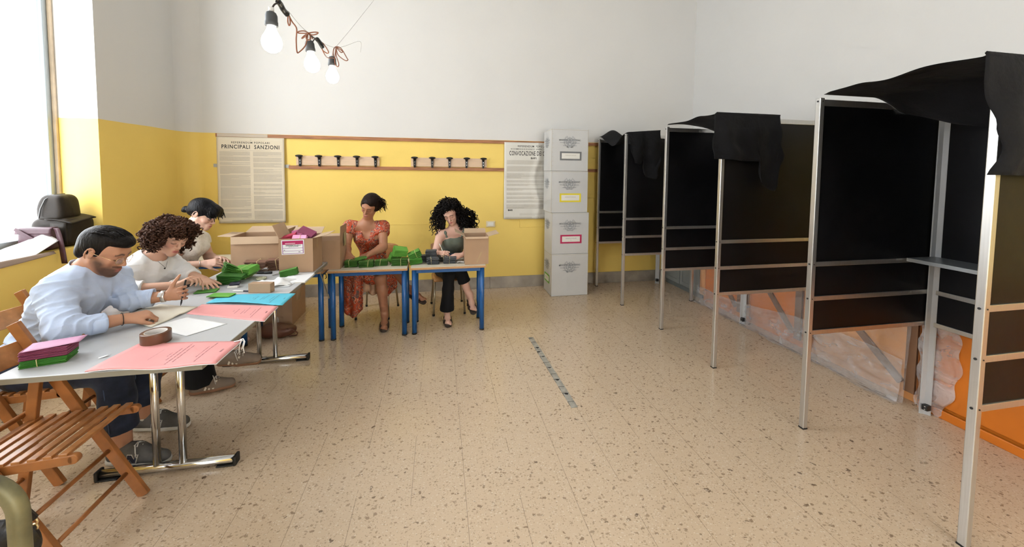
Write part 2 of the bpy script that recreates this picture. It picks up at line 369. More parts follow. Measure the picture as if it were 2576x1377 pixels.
# coat racks: board with five black hooks
M_board = mat('pale_beech_board', (0.66, 0.47, 0.31), 0.5, noise_=0.08, stretch=(1, 8, 12))
M_hook = mat('black_plastic_hook', (0.008, 0.008, 0.009), 0.35)
M_screw = mat('bright_screw', (0.7, 0.7, 0.7), 0.3, metal=1)
for x0, x1, lab in ((-1.654, -0.716, 'pale wooden coat rack with five black hooks right of the left poster'), (-0.341, 0.607, 'pale wooden coat rack with five black hooks left of the right poster')):
    t = thing('coat_rack', lab, 'coat rack', ((x0+x1)/2, YB, 1.65), 'coat racks on the back wall')
    MB().box((x0, YB-0.018, 1.594), (x1, YB, 1.706)).build('board', M_board, t, bevel=0.003)
    for i in range(5):
        x = x0+0.045+i*(x1-x0-0.09)/4*1.0
        h = MB(); y = YB-0.018
        h.T = frame((x, y, 1.64), (1, 0, 0), (0, 0, 1))
        h.prism([(-0.013, -0.055), (-0.008, -0.06), (0.008, -0.06), (0.013, -0.055), (0.016, 0.03), (0.02, 0.06), (-0.02, 0.06), (-0.016, 0.03)], Matrix.Identity(4), 0.012)
        h.T = None; h.sm = True
        h.ell((x, y-0.04, 1.703), (0.043, 0.018, 0.014)); h.tube([(x, y-0.004, 1.68), (x, y-0.02, 1.69), (x, y-0.038, 1.70)], [0.018, 0.017, 0.012], 10)
        h.tube([(x, y-0.008, 1.60), (x, y-0.03, 1.592), (x, y-0.036, 1.605)], [0.009, 0.008, 0.005], 8)
        ho = h.build('hook', M_hook, t)
        for z in (1.618, 1.652):
            s = MB(); s.cyl((x, y-0.011, z), (x, y-0.0145, z), 0.004, 8); s.build('screw', M_screw, ho)
# light switch
M_ivory = mat('ivory_plastic', (0.72, 0.62, 0.42), 0.35); M_white_pl = mat('white_plastic', (0.78, 0.76, 0.70), 0.35)
t = thing('light_switch', 'small ivory light switch plate low on the yellow back wall', 'switch', (0.665, YB, 0.852))
MB().box((0.606, YB-0.012, 0.815), (0.724, YB, 0.893)).build('plate', M_ivory, t, bevel=0.005)
MB().box((0.627, YB-0.017, 0.83), (0.703, YB-0.012, 0.878)).build('rocker', M_white_pl, t, bevel=0.003)

# posters
M_paper_w = mat('poster_paper_cream', (0.70, 0.62, 0.48), 0.7, noise_=0.03, scale=3)
M_paper_c = mat('poster_paper_white', (0.68, 0.66, 0.60), 0.7, noise_=0.03, scale=3)
M_ink = mat('black_ink', (0.02, 0.02, 0.02), 0.7); M_greyink = mat('faded_grey_ink', (0.43, 0.39, 0.33), 0.8)
def poster(x0, x1, z0, z1, lab, title, m, fold=0.0, skew=0.0):
    rnd = random.Random(int(x0*100)); t = thing('poster', lab, 'poster', ((x0+x1)/2, YB, (z0+z1)/2))
    W, H = x1-x0, z1-z0; yy = YB-0.026
    def wave(u, v): return 0.006*math.sin(v*9+u*3)*math.sin(u*7) + 0.004*abs(math.sin(v*2*PI)) + fold*0.018*math.exp(-((u-0.62-0.05*math.sin(v*9))/0.05)**2)
    def fn(u, v): return (x0+W*u+skew*(1-v), yy-wave(u, v)-0.004*(1-v)*u, z0+H*v)
    s = MB(); s.grid(lambda u, v: fn(1-u, v), 28, 28, 0.001); s.build('sheet', m, t)
    class PM:                                                  # places print on the wavy sheet
        def __matmul__(s_, p): 
            q = fn(p.x/W, p.y/H); return Vector((q[0], q[1]-0.0018-p.z, q[2]))
    P = PM(); big = MB(); small = MB()
    if title == 1:
        text_mb(big, 'REFERENDUM POPOLARI', TM(P, W*0.5, H-0.062), 0.030, 1.0, bold=0.0004, space=1.25)
        text_mb(big, 'PRINCIPALI  SANZIONI', TM(P, W*0.5, H-0.112), 0.062, 0.80, bold=0.0012, space=1.2)
        text_mb(small, '*', TM(P, W*0.5, H-0.04), 0.04)
        words(small, P, W*0.2, W*0.8, H-0.155, H-0.150, 0.006, 0.003, rnd)
        for cx0, cx1 in ((0.04, 0.485), (0.53, 0.96)):
            y = H-0.165
            while y > 0.05:
                hh = rnd.choice((0.03, 0.05, 0.09, 0.13)); yb = max(y-hh, 0.045)
                words(small, P, W*cx0, W*cx1, yb, y, 0.0066, 0.0030, rnd, gap=0.08); y = yb-rnd.uniform(0.008, 0.022)
        words(small, P, W*0.2, W*0.8, 0.02, 0.036, 0.007, 0.003, rnd)
    else:
        text_mb(big, 'REFERENDUM POPOLARI', TM(P, W*0.54, H-0.05), 0.034, 0.95, bold=0.0005, space=1.15)
        text_mb(big, 'DI DOMENICA 8 GIUGNO E LUNEDI 9 GIUGNO', TM(P, W*0.51, H-0.088), 0.024, 0.98, bold=0.0003, space=1.1)
        text_mb(big, 'CONVOCAZIONE DEI COMIZI', TM(P, W*0.52, H-0.145), 0.080, 0.50, bold=0.0012, space=1.12)
        text_mb(big, 'BARI', TM(P, W*0.56, H-0.205), 0.034, 1.0, bold=0.0012, space=1.1)
        text_mb(big, 'BARI', TM(P, W*0.12, 0.118), 0.03, 1.0, bold=0.0012)
        y = H-0.235
        while y > 0.15:
            hh = rnd.choice((0.03, 0.05, 0.07)); yb = max(y-hh, 0.15); words(small, P, W*0.05, W*0.95, yb, y, 0.0078, 0.0032, rnd, gap=0.12); y = yb-rnd.uniform(0.012, 0.03)
        words(small, P, W*0.05, W*0.95, 0.135, 0.15, 0.009, 0.004, rnd); words(small, P, W*0.3, W*0.9, 0.04, 0.075, 0.012, 0.003, rnd)
    big.build('headline', M_ink, t); small.build('small_print', M_greyink, t, label='grey columns of fine print')
class TM:
    """text plane on a poster: offsets glyph coordinates to the given place"""
    def __init__(s, P, cx, cy, rot=0): s.P, s.cx, s.cy = P, cx, cy
    def __matmul__(s, p): return s.P @ Vector((s.cx+p.x, s.cy+p.y, 0.0))
poster(-2.475, -1.775, 0.915, 1.905, 'cream printed notice headed PRINCIPALI SANZIONI on the left of the back wall', 1, M_paper_w)
poster(0.835, 1.535, 0.918, 1.925, 'creased white printed notice headed CONVOCAZIONE behind the stacked ballot boxes', 2, M_paper_c, fold=1.0)
# ------------------------------------------------------------------ polling booths along the right wall
M_alu = mat('brushed_aluminium', (0.56, 0.56, 0.55), 0.34, metal=0.85, noise_=0.06, scale=6, stretch=(40, 40, 1))
M_black = mat('black_board', (0.006, 0.006, 0.007), 0.42, noise_=0.3, scale=4, bump=0.03, bscale=25, spec=0.22)
M_satin = mat('satin_aluminium_profile', (0.42, 0.43, 0.44), 0.5, metal=0.3, noise_=0.05, scale=6)
M_cap = mat('black_rubber', (0.01, 0.01, 0.01), 0.6)
M_shelf = mat('galvanised_shelf', (0.36, 0.38, 0.39), 0.38, metal=0.5, noise_=0.1, scale=5)
H1, H2, H3, HT = 1.010, 0.802, 0.596, 1.985
RZ = [(H1-0.014, H1+0.014), (H2-0.014, H2+0.014), (H3-0.014, H3+0.014)]
def partition(t, name, x0, x1, y, side):
    """a framed black partition between two posts; returns nothing, adds its parts to t"""
    MB().box((x0+0.028, y-0.004, H3), (x1-0.01, y+0.004, HT-0.02)).build(name, M_black, t)
    for z0, z1 in RZ: MB().box((x0+0.029, y-0.011, z0), (x1-0.012, y+0.011, z1)).build('rail', M_alu, t, bevel=0.002)
    MB().box((x0+0.029, y-0.011, HT-0.045), (x1-0.012, y+0.011, HT-0.008)).build('top_rail', M_alu, t, bevel=0.002)
    p = MB(); p.box((x0, y-0.015, 0.006), (x0+0.03, y+0.015, HT))
    po = p.build('post', M_alu, t, bevel=0.003)
    s = MB()
    for z in (H1, H2, H3, HT-0.02):
        s.cyl((x0-0.0005, y, z), (x0-0.003, y, z), 0.005, 10); s.cyl((x0+0.015, y-0.0145, z), (x0+0.015, y-0.017, z), 0.003, 8)
    s.build('screw', M_cap, po)
    MB().box((x0-0.001, y-0.016, 0), (x0+0.031, y+0.016, 0.008)).build('foot_cap', M_cap, t)
def corner_post(t, x, y, sy, bracket, htop=HT):
    p = MB()
    if bracket:                                    # two slotted profiles meeting at an angle
        P_ = [(x-0.052, y-0.013), (x-0.048, y-0.018), (x-0.031, y-0.028), (x-0.018, y-0.048), (x-0.012, y-0.052), (x-0.008, y-0.048), (x-0.022, y-0.020), (x-0.042, y-0.008)]
        p.prism(P_, Matrix.Identity(4), 1.925); p.box((x-0.012, y-0.012, 0.0), (x+0.012, y+0.012, htop-0.01))
        for a_, b_ in ((P_[0], P_[1]), (P_[3], P_[4])): p.bar((a_[0], a_[1], 0), (a_[0], a_[1], 1.925), 0.006, 0.006)
    else: p.box((x-0.015, y-0.015, 0.006), (x+0.015, y+0.015, htop))
    o = p.build('corner_post', M_satin if bracket else M_alu, t, bevel=0.002)
    if bracket:
        b = MB(); c = Vector((x-0.038, y-sy*0.042, 0.055)); b.cbox(c, (0.034, 0.03, 0.035)); 
        b.build('hinge_bracket', M_cap, o, bevel=0.003)
        b = MB()
        for dz in (-0.009, 0.009): b.cyl((x-0.054, y-sy*0.045, 0.055+dz), (x-0.058, y-sy*0.045, 0.055+dz), 0.0035, 8)
        b.build('bolt', M_screw, o)
    else: MB().box((x-0.016, y-0.016, 0), (x+0.016, y+0.016, 0.008)).build('foot_cap', M_cap, t)
def booth(yl, yr, xl, xr, xbl, xbr, lab):
    t = thing('polling_booth', lab, 'polling booth', ((xl+xbl)/2, (yl+yr)/2, 0), 'black polling booths along the right wall')
    partition(t, 'side_panel', xl, xbl, yl, 1)
    partition(t, 'side_panel', xr, xbr, yr, -1)
    corner_post(t, xbl, yl, 1, True); corner_post(t, xbr, yr, 1, False)
    yb0, yb1 = yr+0.016, yl-0.016; xb = (xbl+xbr)/2
    MB().box((xb-0.004, yb0, H3), (xb+0.004, yb1, HT-0.02)).build('back_panel', M_black, t)
    for z0, z1 in RZ: MB().box((xb-0.011, yb0, z0), (xb+0.011, yb1-0.02, z1)).build('rail', M_alu, t, bevel=0.002)
    MB().box((xb-0.011, yb0, HT-0.045), (xb+0.011, yb1, HT-0.008)).build('top_rail', M_alu, t, bevel=0.002)
    s = MB(); z = H1+0.016
    s.box((xb-0.235, yb0+0.004, z), (xb-0.012, yb1-0.005, z+0.004)); s.box((xb-0.237, yb0+0.004, z-0.018), (xb-0.235, yb1-0.005, z+0.004))
    s.build('writing_shelf', M_shelf, t, bevel=0.001)
    return t
booth(4.77, 4.02, 2.087, 2.080, 3.020, 2.995, 'furthest polling booth of black boards in an aluminium frame, beside the stacked ballot boxes')
booth(3.325, 2.58, 2.142, 2.130, 3.090, 3.045, 'middle polling booth of black boards, black cloth hanging over its near side')
booth(1.85, 1.113, 2.160, 2.132, 3.110, 3.085, 'nearest polling booth, tall black boards with a metal writing shelf inside')

# black cloths laid over the booths
def cloth_mat():
    m = bpy.data.materials.new('black_nonwoven_cloth'); m.use_nodes = True; nt = m.node_tree; L = nt.links; b = nt.nodes['Principled BSDF']
    b.inputs['Base Color'].default_value = (0.007, 0.007, 0.008, 1); b.inputs['Roughness'].default_value = 0.9; b.inputs['Sheen Weight'].default_value = 0.03; b.inputs['Specular IOR Level'].default_value = 0.2
    tc = nt.nodes.new('ShaderNodeTexCoord'); n = nt.nodes.new('ShaderNodeTexNoise'); n.inputs['Scale'].default_value = 7; n.inputs['Detail'].default_value = 5; L.new(tc.outputs['Object'], n.inputs['Vector'])
    bp = nt.nodes.new('ShaderNodeBump'); bp.inputs['Strength'].default_value = 0.5; bp.inputs['Distance'].default_value = 0.03; L.new(n.outputs['Fac'], bp.inputs['Height']); L.new(bp.outputs[0], b.inputs['Normal'])
    return m
M_cloth = cloth_mat()
def interp(tab, x):
    if x <= tab[0][0]: return tab[0][1]
    for (a, fa), (b, fb) in zip(tab, tab[1:]):
        if x <= b: 
            k = (x-a)/(b-a); k = k*k*(3-2*k); return fa+(fb-fa)*k
    return tab[-1][1]
def drape(lab, yl, yr, x0, x1, roof, zbot, seed, hump=0.0, front=None, out=0.02):
    """cloth from the top of the left partition over the roof and down outside the right one.
    roof(u, s): extra height; zbot: table x -> lower edge height on the outer side; front: table s -> x of the front edge"""
    mb = MB(); rn = Vector((seed*3.1, seed*1.7, 0)); nu, nv = 46, 64
    LR = yl-yr
    def fn(u, v):
        s_ = v*1.6                                                   # 0..1 over the roof, 1..1.6 down the side
        xf = interp(front, min(s_, 1.6)) if front else x0
        x = xf+(x1-xf)*u
        f = noise.noise(Vector((x*3.0, s_*4, 0))+rn)
        f2 = noise.noise(Vector((x*9.0, s_*5, 3))+rn)
        if s_ <= 1:
            y = yl+0.01-(LR+0.02+out)*s_
            z = HT+0.012+roof(u, s_)+0.02*f*math.sin(s_*PI)+0.008*f2*math.sin(s_*PI)
            return (x+0.01*f2, y, z)
        k = (s_-1)/0.6; zb = interp(zbot, x); z = HT+0.012+roof(u, 1)-(HT+0.012-zb)*k
        wav = 0.5+0.5*math.sin(x*26+seed+2*f)
        y = yr-out-0.008-(0.03*wav+0.03*abs(f)+0.012*f2)*min(1, k*2.2)
        return (x+0.03*f*k+0.012*math.sin(z*30+seed)*k, y, z)
    mb.grid(fn, nu, nv, 0.0015)
    o = mb.build('black_cloth', M_cloth, org=((x0+x1)/2, (yl+yr)/2, HT)); tag(o, lab, 'cloth', 'black cloths over the booths'); return o
drape('black cloth bunched over the furthest polling booth with two ragged tails', 4.77, 4.02, 2.10, 2.50,
      lambda u, s: 0.11*math.exp(-((u-0.45)/0.3)**2-((s-0.05)/0.35)**2) + 0.035*math.exp(-((s-0.95)/0.3)**2)*u + 0.004 - 0.13*(1-u)*math.sin(PI*min(1, s))**2 - 0.08*u*math.sin(PI*min(1, s)),
      [(2.02, 1.90), (2.12, 1.86), (2.17, 1.64), (2.25, 1.62), (2.275, 1.70), (2.32, 1.47), (2.44, 1.44), (2.52, 1.62)], 1)
drape('black cloth over the middle polling booth with a square flap and a longer tail', 3.325, 2.58, 2.095, 2.62,
      lambda u, s: 0.05*u*math.exp(-((s-0.1)/0.4)**2) + 0.008 - 0.17*u*math.sin(PI*min(1, s)),
      [(2.04, 1.645), (2.41, 1.63), (2.435, 1.44), (2.57, 1.40), (2.61, 1.62), (2.66, 1.78)], 2, out=0.025, front=[(0, 2.16), (0.1, 2.13), (0.95, 2.10), (1.03, 2.04), (1.6, 2.035)])
drape('large black cloth over the nearest polling booth, hanging down its near side', 1.828, 1.113, 2.16, 3.04,
      lambda u, s: 0.006 + 0.015*math.sin(PI*min(s, 1))*(1-u)**2 - (0.085+0.13*math.sin(PI*min(1, s)*0.75))*interp([(0.42, 0), (0.72, 1)], u)*(1 if s < 0.93 else max(0, 1-(s-0.93)/0.07)),
      [(2.1, 1.54), (3.2, 1.50)], 3, front=[(0, 2.185), (0.08, 2.165), (0.93, 2.08), (1.0, 1.99), (1.2, 1.995), (1.36, 2.055), (1.45, 2.07), (1.6, 2.045)], out=0.03)

# ------------------------------------------------------------------ low cabinets along the right wall, partly under plastic
M_orange = mat('orange_laminate', (0.62, 0.17, 0.012), 0.42, noise_=0.12, scale=3)
M_orange2 = mat('light_orange_board', (0.66, 0.30, 0.10), 0.5, noise_=0.15, scale=3)
M_brownw = mat('brown_wood_frame', (0.20, 0.10, 0.05), 0.5, noise_=0.2, stretch=(1, 1, 0.2))
M_greycab = mat('grey_metal_cabinet', (0.20, 0.21, 0.20), 0.45, noise_=0.05)
M_greyd = mat('grey_cabinet_recess', (0.13, 0.14, 0.135), 0.5)
XC = 3.14
def cabinet(y0, y1, z1, body, lab, cat, doors, kind):
    t = thing('low_cabinet', lab, cat, (XC+0.2, (y0+y1)/2, 0), 'low cabinets along the right wall')
    MB().box((XC+0.02, y0+0.003, 0.06), (XR-0.01, y1-0.003, z1)).build('carcass', body, t, bevel=0.003)
    MB().box((XC+0.035, y0+0.02, 0), (XR-0.03, y1-0.02, 0.06)).build('plinth', M_greyd if kind == 'grey' else body, t)
    n = doors; w = (y1-y0)/n
    for i in range(n):
        a, b = y0+i*w+0.006, y0+(i+1)*w-0.006
        d = MB(); d.box((XC, a, 0.075), (XC+0.019, b, z1-0.02))
        m2 = M_greyd if kind == 'grey' else M_brownw
        d.mi = 1
        if kind == 'grey':
            d.mi = 0; fr = 0.05
            d.box((XC-0.008, a, 0.075), (XC, a+fr, z1-0.02)); d.box((XC-0.008, b-fr, 0.075), (XC, b, z1-0.02)); d.box((XC-0.008, a+fr, 0.075), (XC, b-fr, 0.075+fr)); d.box((XC-0.008, a+fr, z1-0.02-fr), (XC, b-fr, z1-0.02))
        if kind == 'brace':
            d.box((XC-0.02, a, 0.075), (XC, a+0.06, z1-0.02)); d.bar((XC-0.01, a+0.08, 0.12), (XC-0.01, b-0.02, z1-0.12), 0.018, 0.05, up=(0, 0, 1))
            d.mi = 2; d.box((XC-0.014, b-0.09, 0.075), (XC, b, z1-0.02))
        do = d.build('door', [body, m2, M_orange2], t, bevel=0.002)
        k = MB(); k.bar((XC-0.02, b-0.03, z1-0.20), (XC-0.02, b-0.03, z1-0.10), 0.01, 0.01, up=(1, 0, 0)); k.box((XC-0.02, b-0.034, z1-0.195), (XC, b-0.026, z1-0.187)); k.box((XC-0.02, b-0.034, z1-0.113), (XC, b-0.026, z1-0.105))
        k.build('handle', M_alu, do)
    return t
cabinet(4.06, 4.83, 0.86, M_greycab, 'dark grey cabinet with framed doors nearest the far corner', 'cabinet', 2, 'grey')
cabinet(2.72, 4.05, 0.86, M_orange, 'dark orange cabinet with brown braces behind plastic, beyond the middle booth', 'cabinet', 2, 'brace')
cabinet(1.90, 2.71, 0.86, M_orange2, 'light orange cabinet with slanted braces behind plastic sheeting', 'cabinet', 1, 'brace')
t = cabinet(0.35, 1.89, 0.86, M_orange, 'plain bright orange cabinet behind the nearest booth, not covered by plastic', 'cabinet', 2, 'plain')
MB().box((XC-0.012, 0.35, 0.0), (XC, 1.89, 0.055)).build('kick_strip', M_orange, t, bevel=0.005)

def plastic_mat():
    m = bpy.data.materials.new('clear_plastic_sheet'); m.use_nodes = True; nt = m.node_tree; L = nt.links; b = nt.nodes['Principled BSDF']
    out = nt.nodes['Material Output']; b.inputs['Base Color'].default_value = (0.62, 0.62, 0.63, 1); b.inputs['Roughness'].default_value = 0.12; b.inputs['Specular IOR Level'].default_value = 0.9
    tc = nt.nodes.new('ShaderNodeTexCoord'); mp = nt.nodes.new('ShaderNodeMapping'); mp.inputs['Rotation'].default_value = (0.5, 0.3, 0.4); mp.inputs['Scale'].default_value = (1, 0.6, 1); L.new(tc.outputs['Object'], mp.inputs['Vector'])
    n = nt.nodes.new('ShaderNodeTexNoise'); n.inputs['Scale'].default_value = 9; n.inputs['Detail'].default_value = 6; n.inputs['Distortion'].default_value = 1.5; L.new(mp.outputs[0], n.inputs['Vector'])
    bp = nt.nodes.new('ShaderNodeBump'); bp.inputs['Strength'].default_value = 0.9; bp.inputs['Distance'].default_value = 0.03; L.new(n.outputs['Fac'], bp.inputs['Height']); L.new(bp.outputs[0], b.inputs['Normal'])
    tr = nt.nodes.new('ShaderNodeBsdfTransparent'); mx = nt.nodes.new('ShaderNodeMixShader')
    at = nt.nodes.new('ShaderNodeAttribute'); at.attribute_name = 'layers'
    r = nt.nodes.new('ShaderNodeMath'); r.operation = 'MULTIPLY'; L.new(at.outputs['Fac'], r.inputs[0])
    r2 = nt.nodes.new('ShaderNodeMapRange'); r2.inputs['From Min'].default_value = 0.35; r2.inputs['From Max'].default_value = 0.7; r2.inputs['To Min'].default_value = 0.7; r2.inputs['To Max'].default_value = 1.3; L.new(n.outputs['Fac'], r2.inputs['Value']); L.new(r2.outputs[0], r.inputs[1])
    L.new(r.outputs[0], mx.inputs['Fac']); L.new(tr.outputs[0], mx.inputs[1]); L.new(b.outputs[0], mx.inputs[2]); L.new(mx.outputs[0], out.inputs['Surface'])
    return m
M_plastic = plastic_mat()
def plastic(y0, y1, ztop, seed, xoff, op, lab=None, foot=0.10, parent=None):
    mb = MB(); rn = Vector((seed*5.3, 0, 0)); nu, nv = 110, 34
    def fn(u, v):
        y = y0+(y1-y0)*u; zt = ztop(y); k = v
        f = noise.noise(Vector((y*4, k*3, seed))); f2 = noise.noise(Vector((y*11, k*8, seed+4)))
        if k > 0.2: z = zt*(k-0.2)/0.8; x = xoff-0.012*(1+f)-0.012*f2-0.035*(1-(k-0.2)/0.8)**3
        else:
            j = (0.2-k)/0.2; z = 0.004+0.006*(1+f2); x = xoff-0.045-foot*j*(0.6+0.5*f)
        return (x, y, max(z, 0.003))
    mb.grid(fn, nu, nv)
    o = mb.build('plastic_sheet' if parent is None else 'folded_layer', M_plastic, parent, org=(xoff, (y0+y1)/2, 0))
    a = o.data.attributes.new('layers', 'FLOAT', 'POINT'); a.data.foreach_set('value', [op]*len(o.data.vertices)); 
    if lab: tag(o, lab, 'plastic sheet')
    return o
ps = plastic(1.93, 4.08, lambda y: 0.80, 1, XC-0.03, 0.20, 'clear crinkled plastic sheet hanging over the orange cabinets to the floor')
plastic(1.95, 4.06, lambda y: 0.20+0.10*(4.06-y)/2+0.035*math.sin(y*3.1), 2, XC-0.055, 0.34, None, 0.07, ps)
# bunched loose end of the sheet beside the nearest corner post
mb = MB()
mb.grid(lambda u, v: (XC-0.012-0.022*math.sin(u*PI)-0.01*noise.noise(Vector((u*6, v*5, 7))), 1.90-0.19*u*(0.55+0.55*math.sin(v*2.4+0.3))+0.012*math.sin(v*23), 0.01+0.68*v+0.01*math.sin(u*20)), 24, 30)
o = mb.build('bunched_end', M_plastic, ps); a = o.data.attributes.new('layers', 'FLOAT', 'POINT'); a.data.foreach_set('value', [0.42]*len(o.data.vertices))

# worn strip of tape on the floor
M_worn = mat('worn_grey_tape', (0.36, 0.34, 0.29), 0.45, noise_=0.25, scale=20); M_tar = mat('black_tape_residue', (0.015, 0.015, 0.015), 0.6)
t = thing('floor_tape', 'worn grey strip of tape with black residue stuck on the open floor', 'tape', (0.86, 2.82, 0))
xa, ya, xb_, yb_ = 0.838, 3.36, 0.872, 2.28
M = frame((xa, ya, 0.0006), (xb_-xa, yb_-ya, 0), (0, 1, 0)); Lt = math.hypot(xb_-xa, yb_-ya)
mb = MB(); n = 40
up = [0.024+0.002*noise.noise(Vector((i*0.9, 0, 0))) for i in range(n+1)]
mb.T = M
mb.prism([(Lt*i/n, -0.022-0.002*noise.noise(Vector((i*0.7, 5, 0)))) for i in range(n+1)] + [(Lt*i/n, up[i]) for i in range(n, -1, -1)], Matrix.Identity(4), 0.0006)
mb.build('strip', M_worn, t)
rnd = random.Random(4)
for i in range(12):
    mb = MB(); x = 0.02+i*Lt/12+rnd.uniform(-0.01, 0.01); 
    mb.T = M @ Matrix.Translation((x, 0, 0.0008)); w = rnd.uniform(0.006, 0.012)
    if i % 2 == 0 or rnd.random() < 0.4:
        c = rnd.uniform(-0.014, 0.004); mb.prism([(0, c-0.004), (w*0.5, c-0.012), (w*1.6, c-0.006), (w*2.0, c+0.006), (w*1.2, c+0.015), (0.2*w, c+0.011)], Matrix.Identity(4), 0.0008)
    mb.bar((0, -0.022, 0), (0.004, 0.022, 0), 0.0025, 0.0008); mb.bar((0, -0.022, 0), (0.045, -0.021, 0), 0.0022, 0.0008)
    mb.build('residue', M_tar, t)
# ------------------------------------------------------------------ white ballot boxes
M_bbox = mat('white_corrugated_board', (0.57, 0.57, 0.56), 0.55, noise_=0.03, scale=4)
M_bedge = mat('beige_board_edge', (0.50, 0.44, 0.34), 0.7)
M_print = mat('grey_print', (0.36, 0.37, 0.38), 0.7); M_print2 = mat('dark_grey_print', (0.22, 0.23, 0.24), 0.7)
def emblem(mb, M, s):
    """star in a cog wheel between two branches"""
    def ring(r0, r1, n, t=0.0004, a0=0, a1=2*PI, cx=0, cy=0):
        vs = []; 
        for i in range(n+1):
            a = a0+(a1-a0)*i/n; vs += [M @ Vector((cx+r0*math.cos(a), cy+r0*math.sin(a), t)), M @ Vector((cx+r1*math.cos(a), cy+r1*math.sin(a), t))]
        mb.add(vs, [(2*i, 2*i+1, 2*i+3, 2*i+2) for i in range(n)], False)
    def poly(p, t=0.0005): mb.add([M @ Vector((x, y, t)) for x, y in p], [tuple(range(len(p)))], False)
    ring(0.50*s, 0.66*s, 40)
    for i in range(12):
        a = 2*PI*i/12; c, d = math.cos(a), math.sin(a)
        poly([(0.64*s*c-0.09*s*d, 0.64*s*d+0.09*s*c), (0.64*s*c+0.09*s*d, 0.64*s*d-0.09*s*c), (0.80*s*c+0.07*s*d, 0.80*s*d-0.07*s*c), (0.80*s*c-0.07*s*d, 0.80*s*d+0.07*s*c)])
    st = []
    for i in range(10):
        a = PI/2+PI*i/5; r = (0.62 if i % 2 == 0 else 0.25)*s; st.append((r*math.cos(a), r*math.sin(a)))
    for i in range(10): poly([(0, 0), st[i], st[(i+1) % 10]], 0.0007)
    for sg in (-1, 1):
        for i in range(11):
            a = -PI/2+sg*(0.25+0.225*i); r = 0.98*s; cx, cy = r*math.cos(a), r*math.sin(a)
            for k in (-1, 1):
                b = a+sg*PI/2+k*0.55; l, w = 0.24*s, 0.065*s; u = (math.cos(b), math.sin(b)); n_ = (-u[1], u[0])
                poly([(cx, cy), (cx+u[0]*l*0.5+n_[0]*w, cy+u[1]*l*0.5+n_[1]*w), (cx+u[0]*l, cy+u[1]*l), (cx+u[0]*l*0.5-n_[0]*w, cy+u[1]*l*0.5-n_[1]*w)], 0.0006)
    poly([(-0.5*s, -0.80*s), (0.5*s, -0.80*s), (0.62*s, -0.98*s), (-0.62*s, -0.98*s)], 0.0006)
def ballot_box(x, y, z, rz, color, cname, frame_front, lab, w=0.475, d=0.34, h=0.512):
    t = thing('ballot_box', lab, 'ballot box', (x, y, z), 'white ballot boxes in a stack')
    T = rotz(rz, (x, y, z))
    b = MB(); b.T = T; b.box((-w/2, -d/2, 0), (w/2, d/2, h)); 
    b.build('carton', M_bbox, t, bevel=0.004)
    e = MB(); e.T = T
    e.box((-w/2-0.001, -d/2-0.001, h-0.012), (w/2+0.001, -d/2, h-0.009)); e.box((-w/2-0.001, -d/2, h-0.012), (-w/2, d/2, h-0.009)); e.box((-w/2-0.001, -d/2-0.0012, 0), (-w/2+0.002, -d/2, h)); e.box((w/2-0.002, -d/2-0.0012, 0), (w/2+0.001, -d/2, h))
    if cname == 'grey':
        for i in range(8): e.box((-w/2+0.012, -d/2-0.002, 0.06+i*0.055), (-w/2+0.018, -d/2, 0.066+i*0.055))
    e.build('board_edge', M_bedge, t)
    F = T @ frame((0.0, -d/2-0.0014, 0), (1, 0, 0), (0, 0, 1)); S = T @ frame((-w/2-0.0014, 0, 0), (0, -1, 0), (0, 0, 1))
    p = MB(); q = MB()
    emblem(p, F @ Matrix.Translation((-0.005, h*0.70, 0)), 0.072); 
    text_mb(q, "MINISTERO DELL'INTERNO", F @ Matrix.Translation((-0.005, h*0.735, 0.001)), 0.031, 0.74, bold=0.0003)
    for dy, l in ((-0.032, 0.125), (-0.066, 0.088)): q.mi = 0; q.add([F @ Vector((-0.005-l, h*0.735+dy-0.002, 0.001)), F @ Vector((-0.005+l, h*0.735+dy-0.002, 0.001)), F @ Vector((-0.005+l, h*0.735+dy+0.002, 0.001)), F @ Vector((-0.005-l, h*0.735+dy+0.002, 0.001))], [(0,1,2,3)], False)
    p.build('emblem', M_print, t, label='grey printed star and cog emblem'); q.build('lettering', M_print2, t); p = MB(); q = MB()
    emblem(p, S @ Matrix.Translation((-0.02, h*0.70, 0)), 0.066)
    text_mb(q, "MINISTERO DELL'INTERNO", S @ Matrix.Translation((-0.02, h*0.735, 0.001)), 0.028, 0.70)
    for dy, l in ((-0.03, 0.11), (-0.06, 0.08)): q.add([S @ Vector((-0.02-l, h*0.735+dy-0.002, 0.001)), S @ Vector((-0.02+l, h*0.735+dy-0.002, 0.001)), S @ Vector((-0.02+l, h*0.735+dy+0.002, 0.001)), S @ Vector((-0.02-l, h*0.735+dy+0.002, 0.001))], [(0,1,2,3)], False)
    p.build('emblem', M_print, t, label='grey emblem on the side face'); q.build('lettering', M_print2, t)
    mc = mat('label_'+cname, color, 0.6); G = F if frame_front else S; cx, cy = (0.01, h*0.36) if frame_front else (-0.02, h*0.36)
    if not frame_front: W2 = 0.11
    else: W2 = 0.138
    l = MB(); l.T = G @ Matrix.Translation((cx, cy, 0.0))
    l.prism([(-W2, -0.054), (W2, -0.054), (W2, 0.054), (-W2, 0.054)], Matrix.Identity(4), 0.0008)
    l.mi = 1; l.prism([(-W2+0.022, -0.034), (W2-0.022, -0.034), (W2-0.022, 0.034), (-W2+0.022, 0.034)], Matrix.Translation((0, 0, 0.0008)), 0.0006)
    lo = l.build('frame_label', [mc, M_white_pl], t, label=cname+' rectangular frame label')
    q = MB(); G2 = G @ Matrix.Translation((cx, cy, 0.0016)); rnd = random.Random(3)
    text_mb(q, 'REFERENDUM POPOLARE', G2 @ Matrix.Translation((0, 0.008, 0)), 0.017, 0.72*(W2/0.138), t=0.0002)
    if cname == 'crimson': text_mb(q, 'N.', G2 @ Matrix.Translation((0, -0.015, 0)), 0.015, 0.8, t=0.0002)
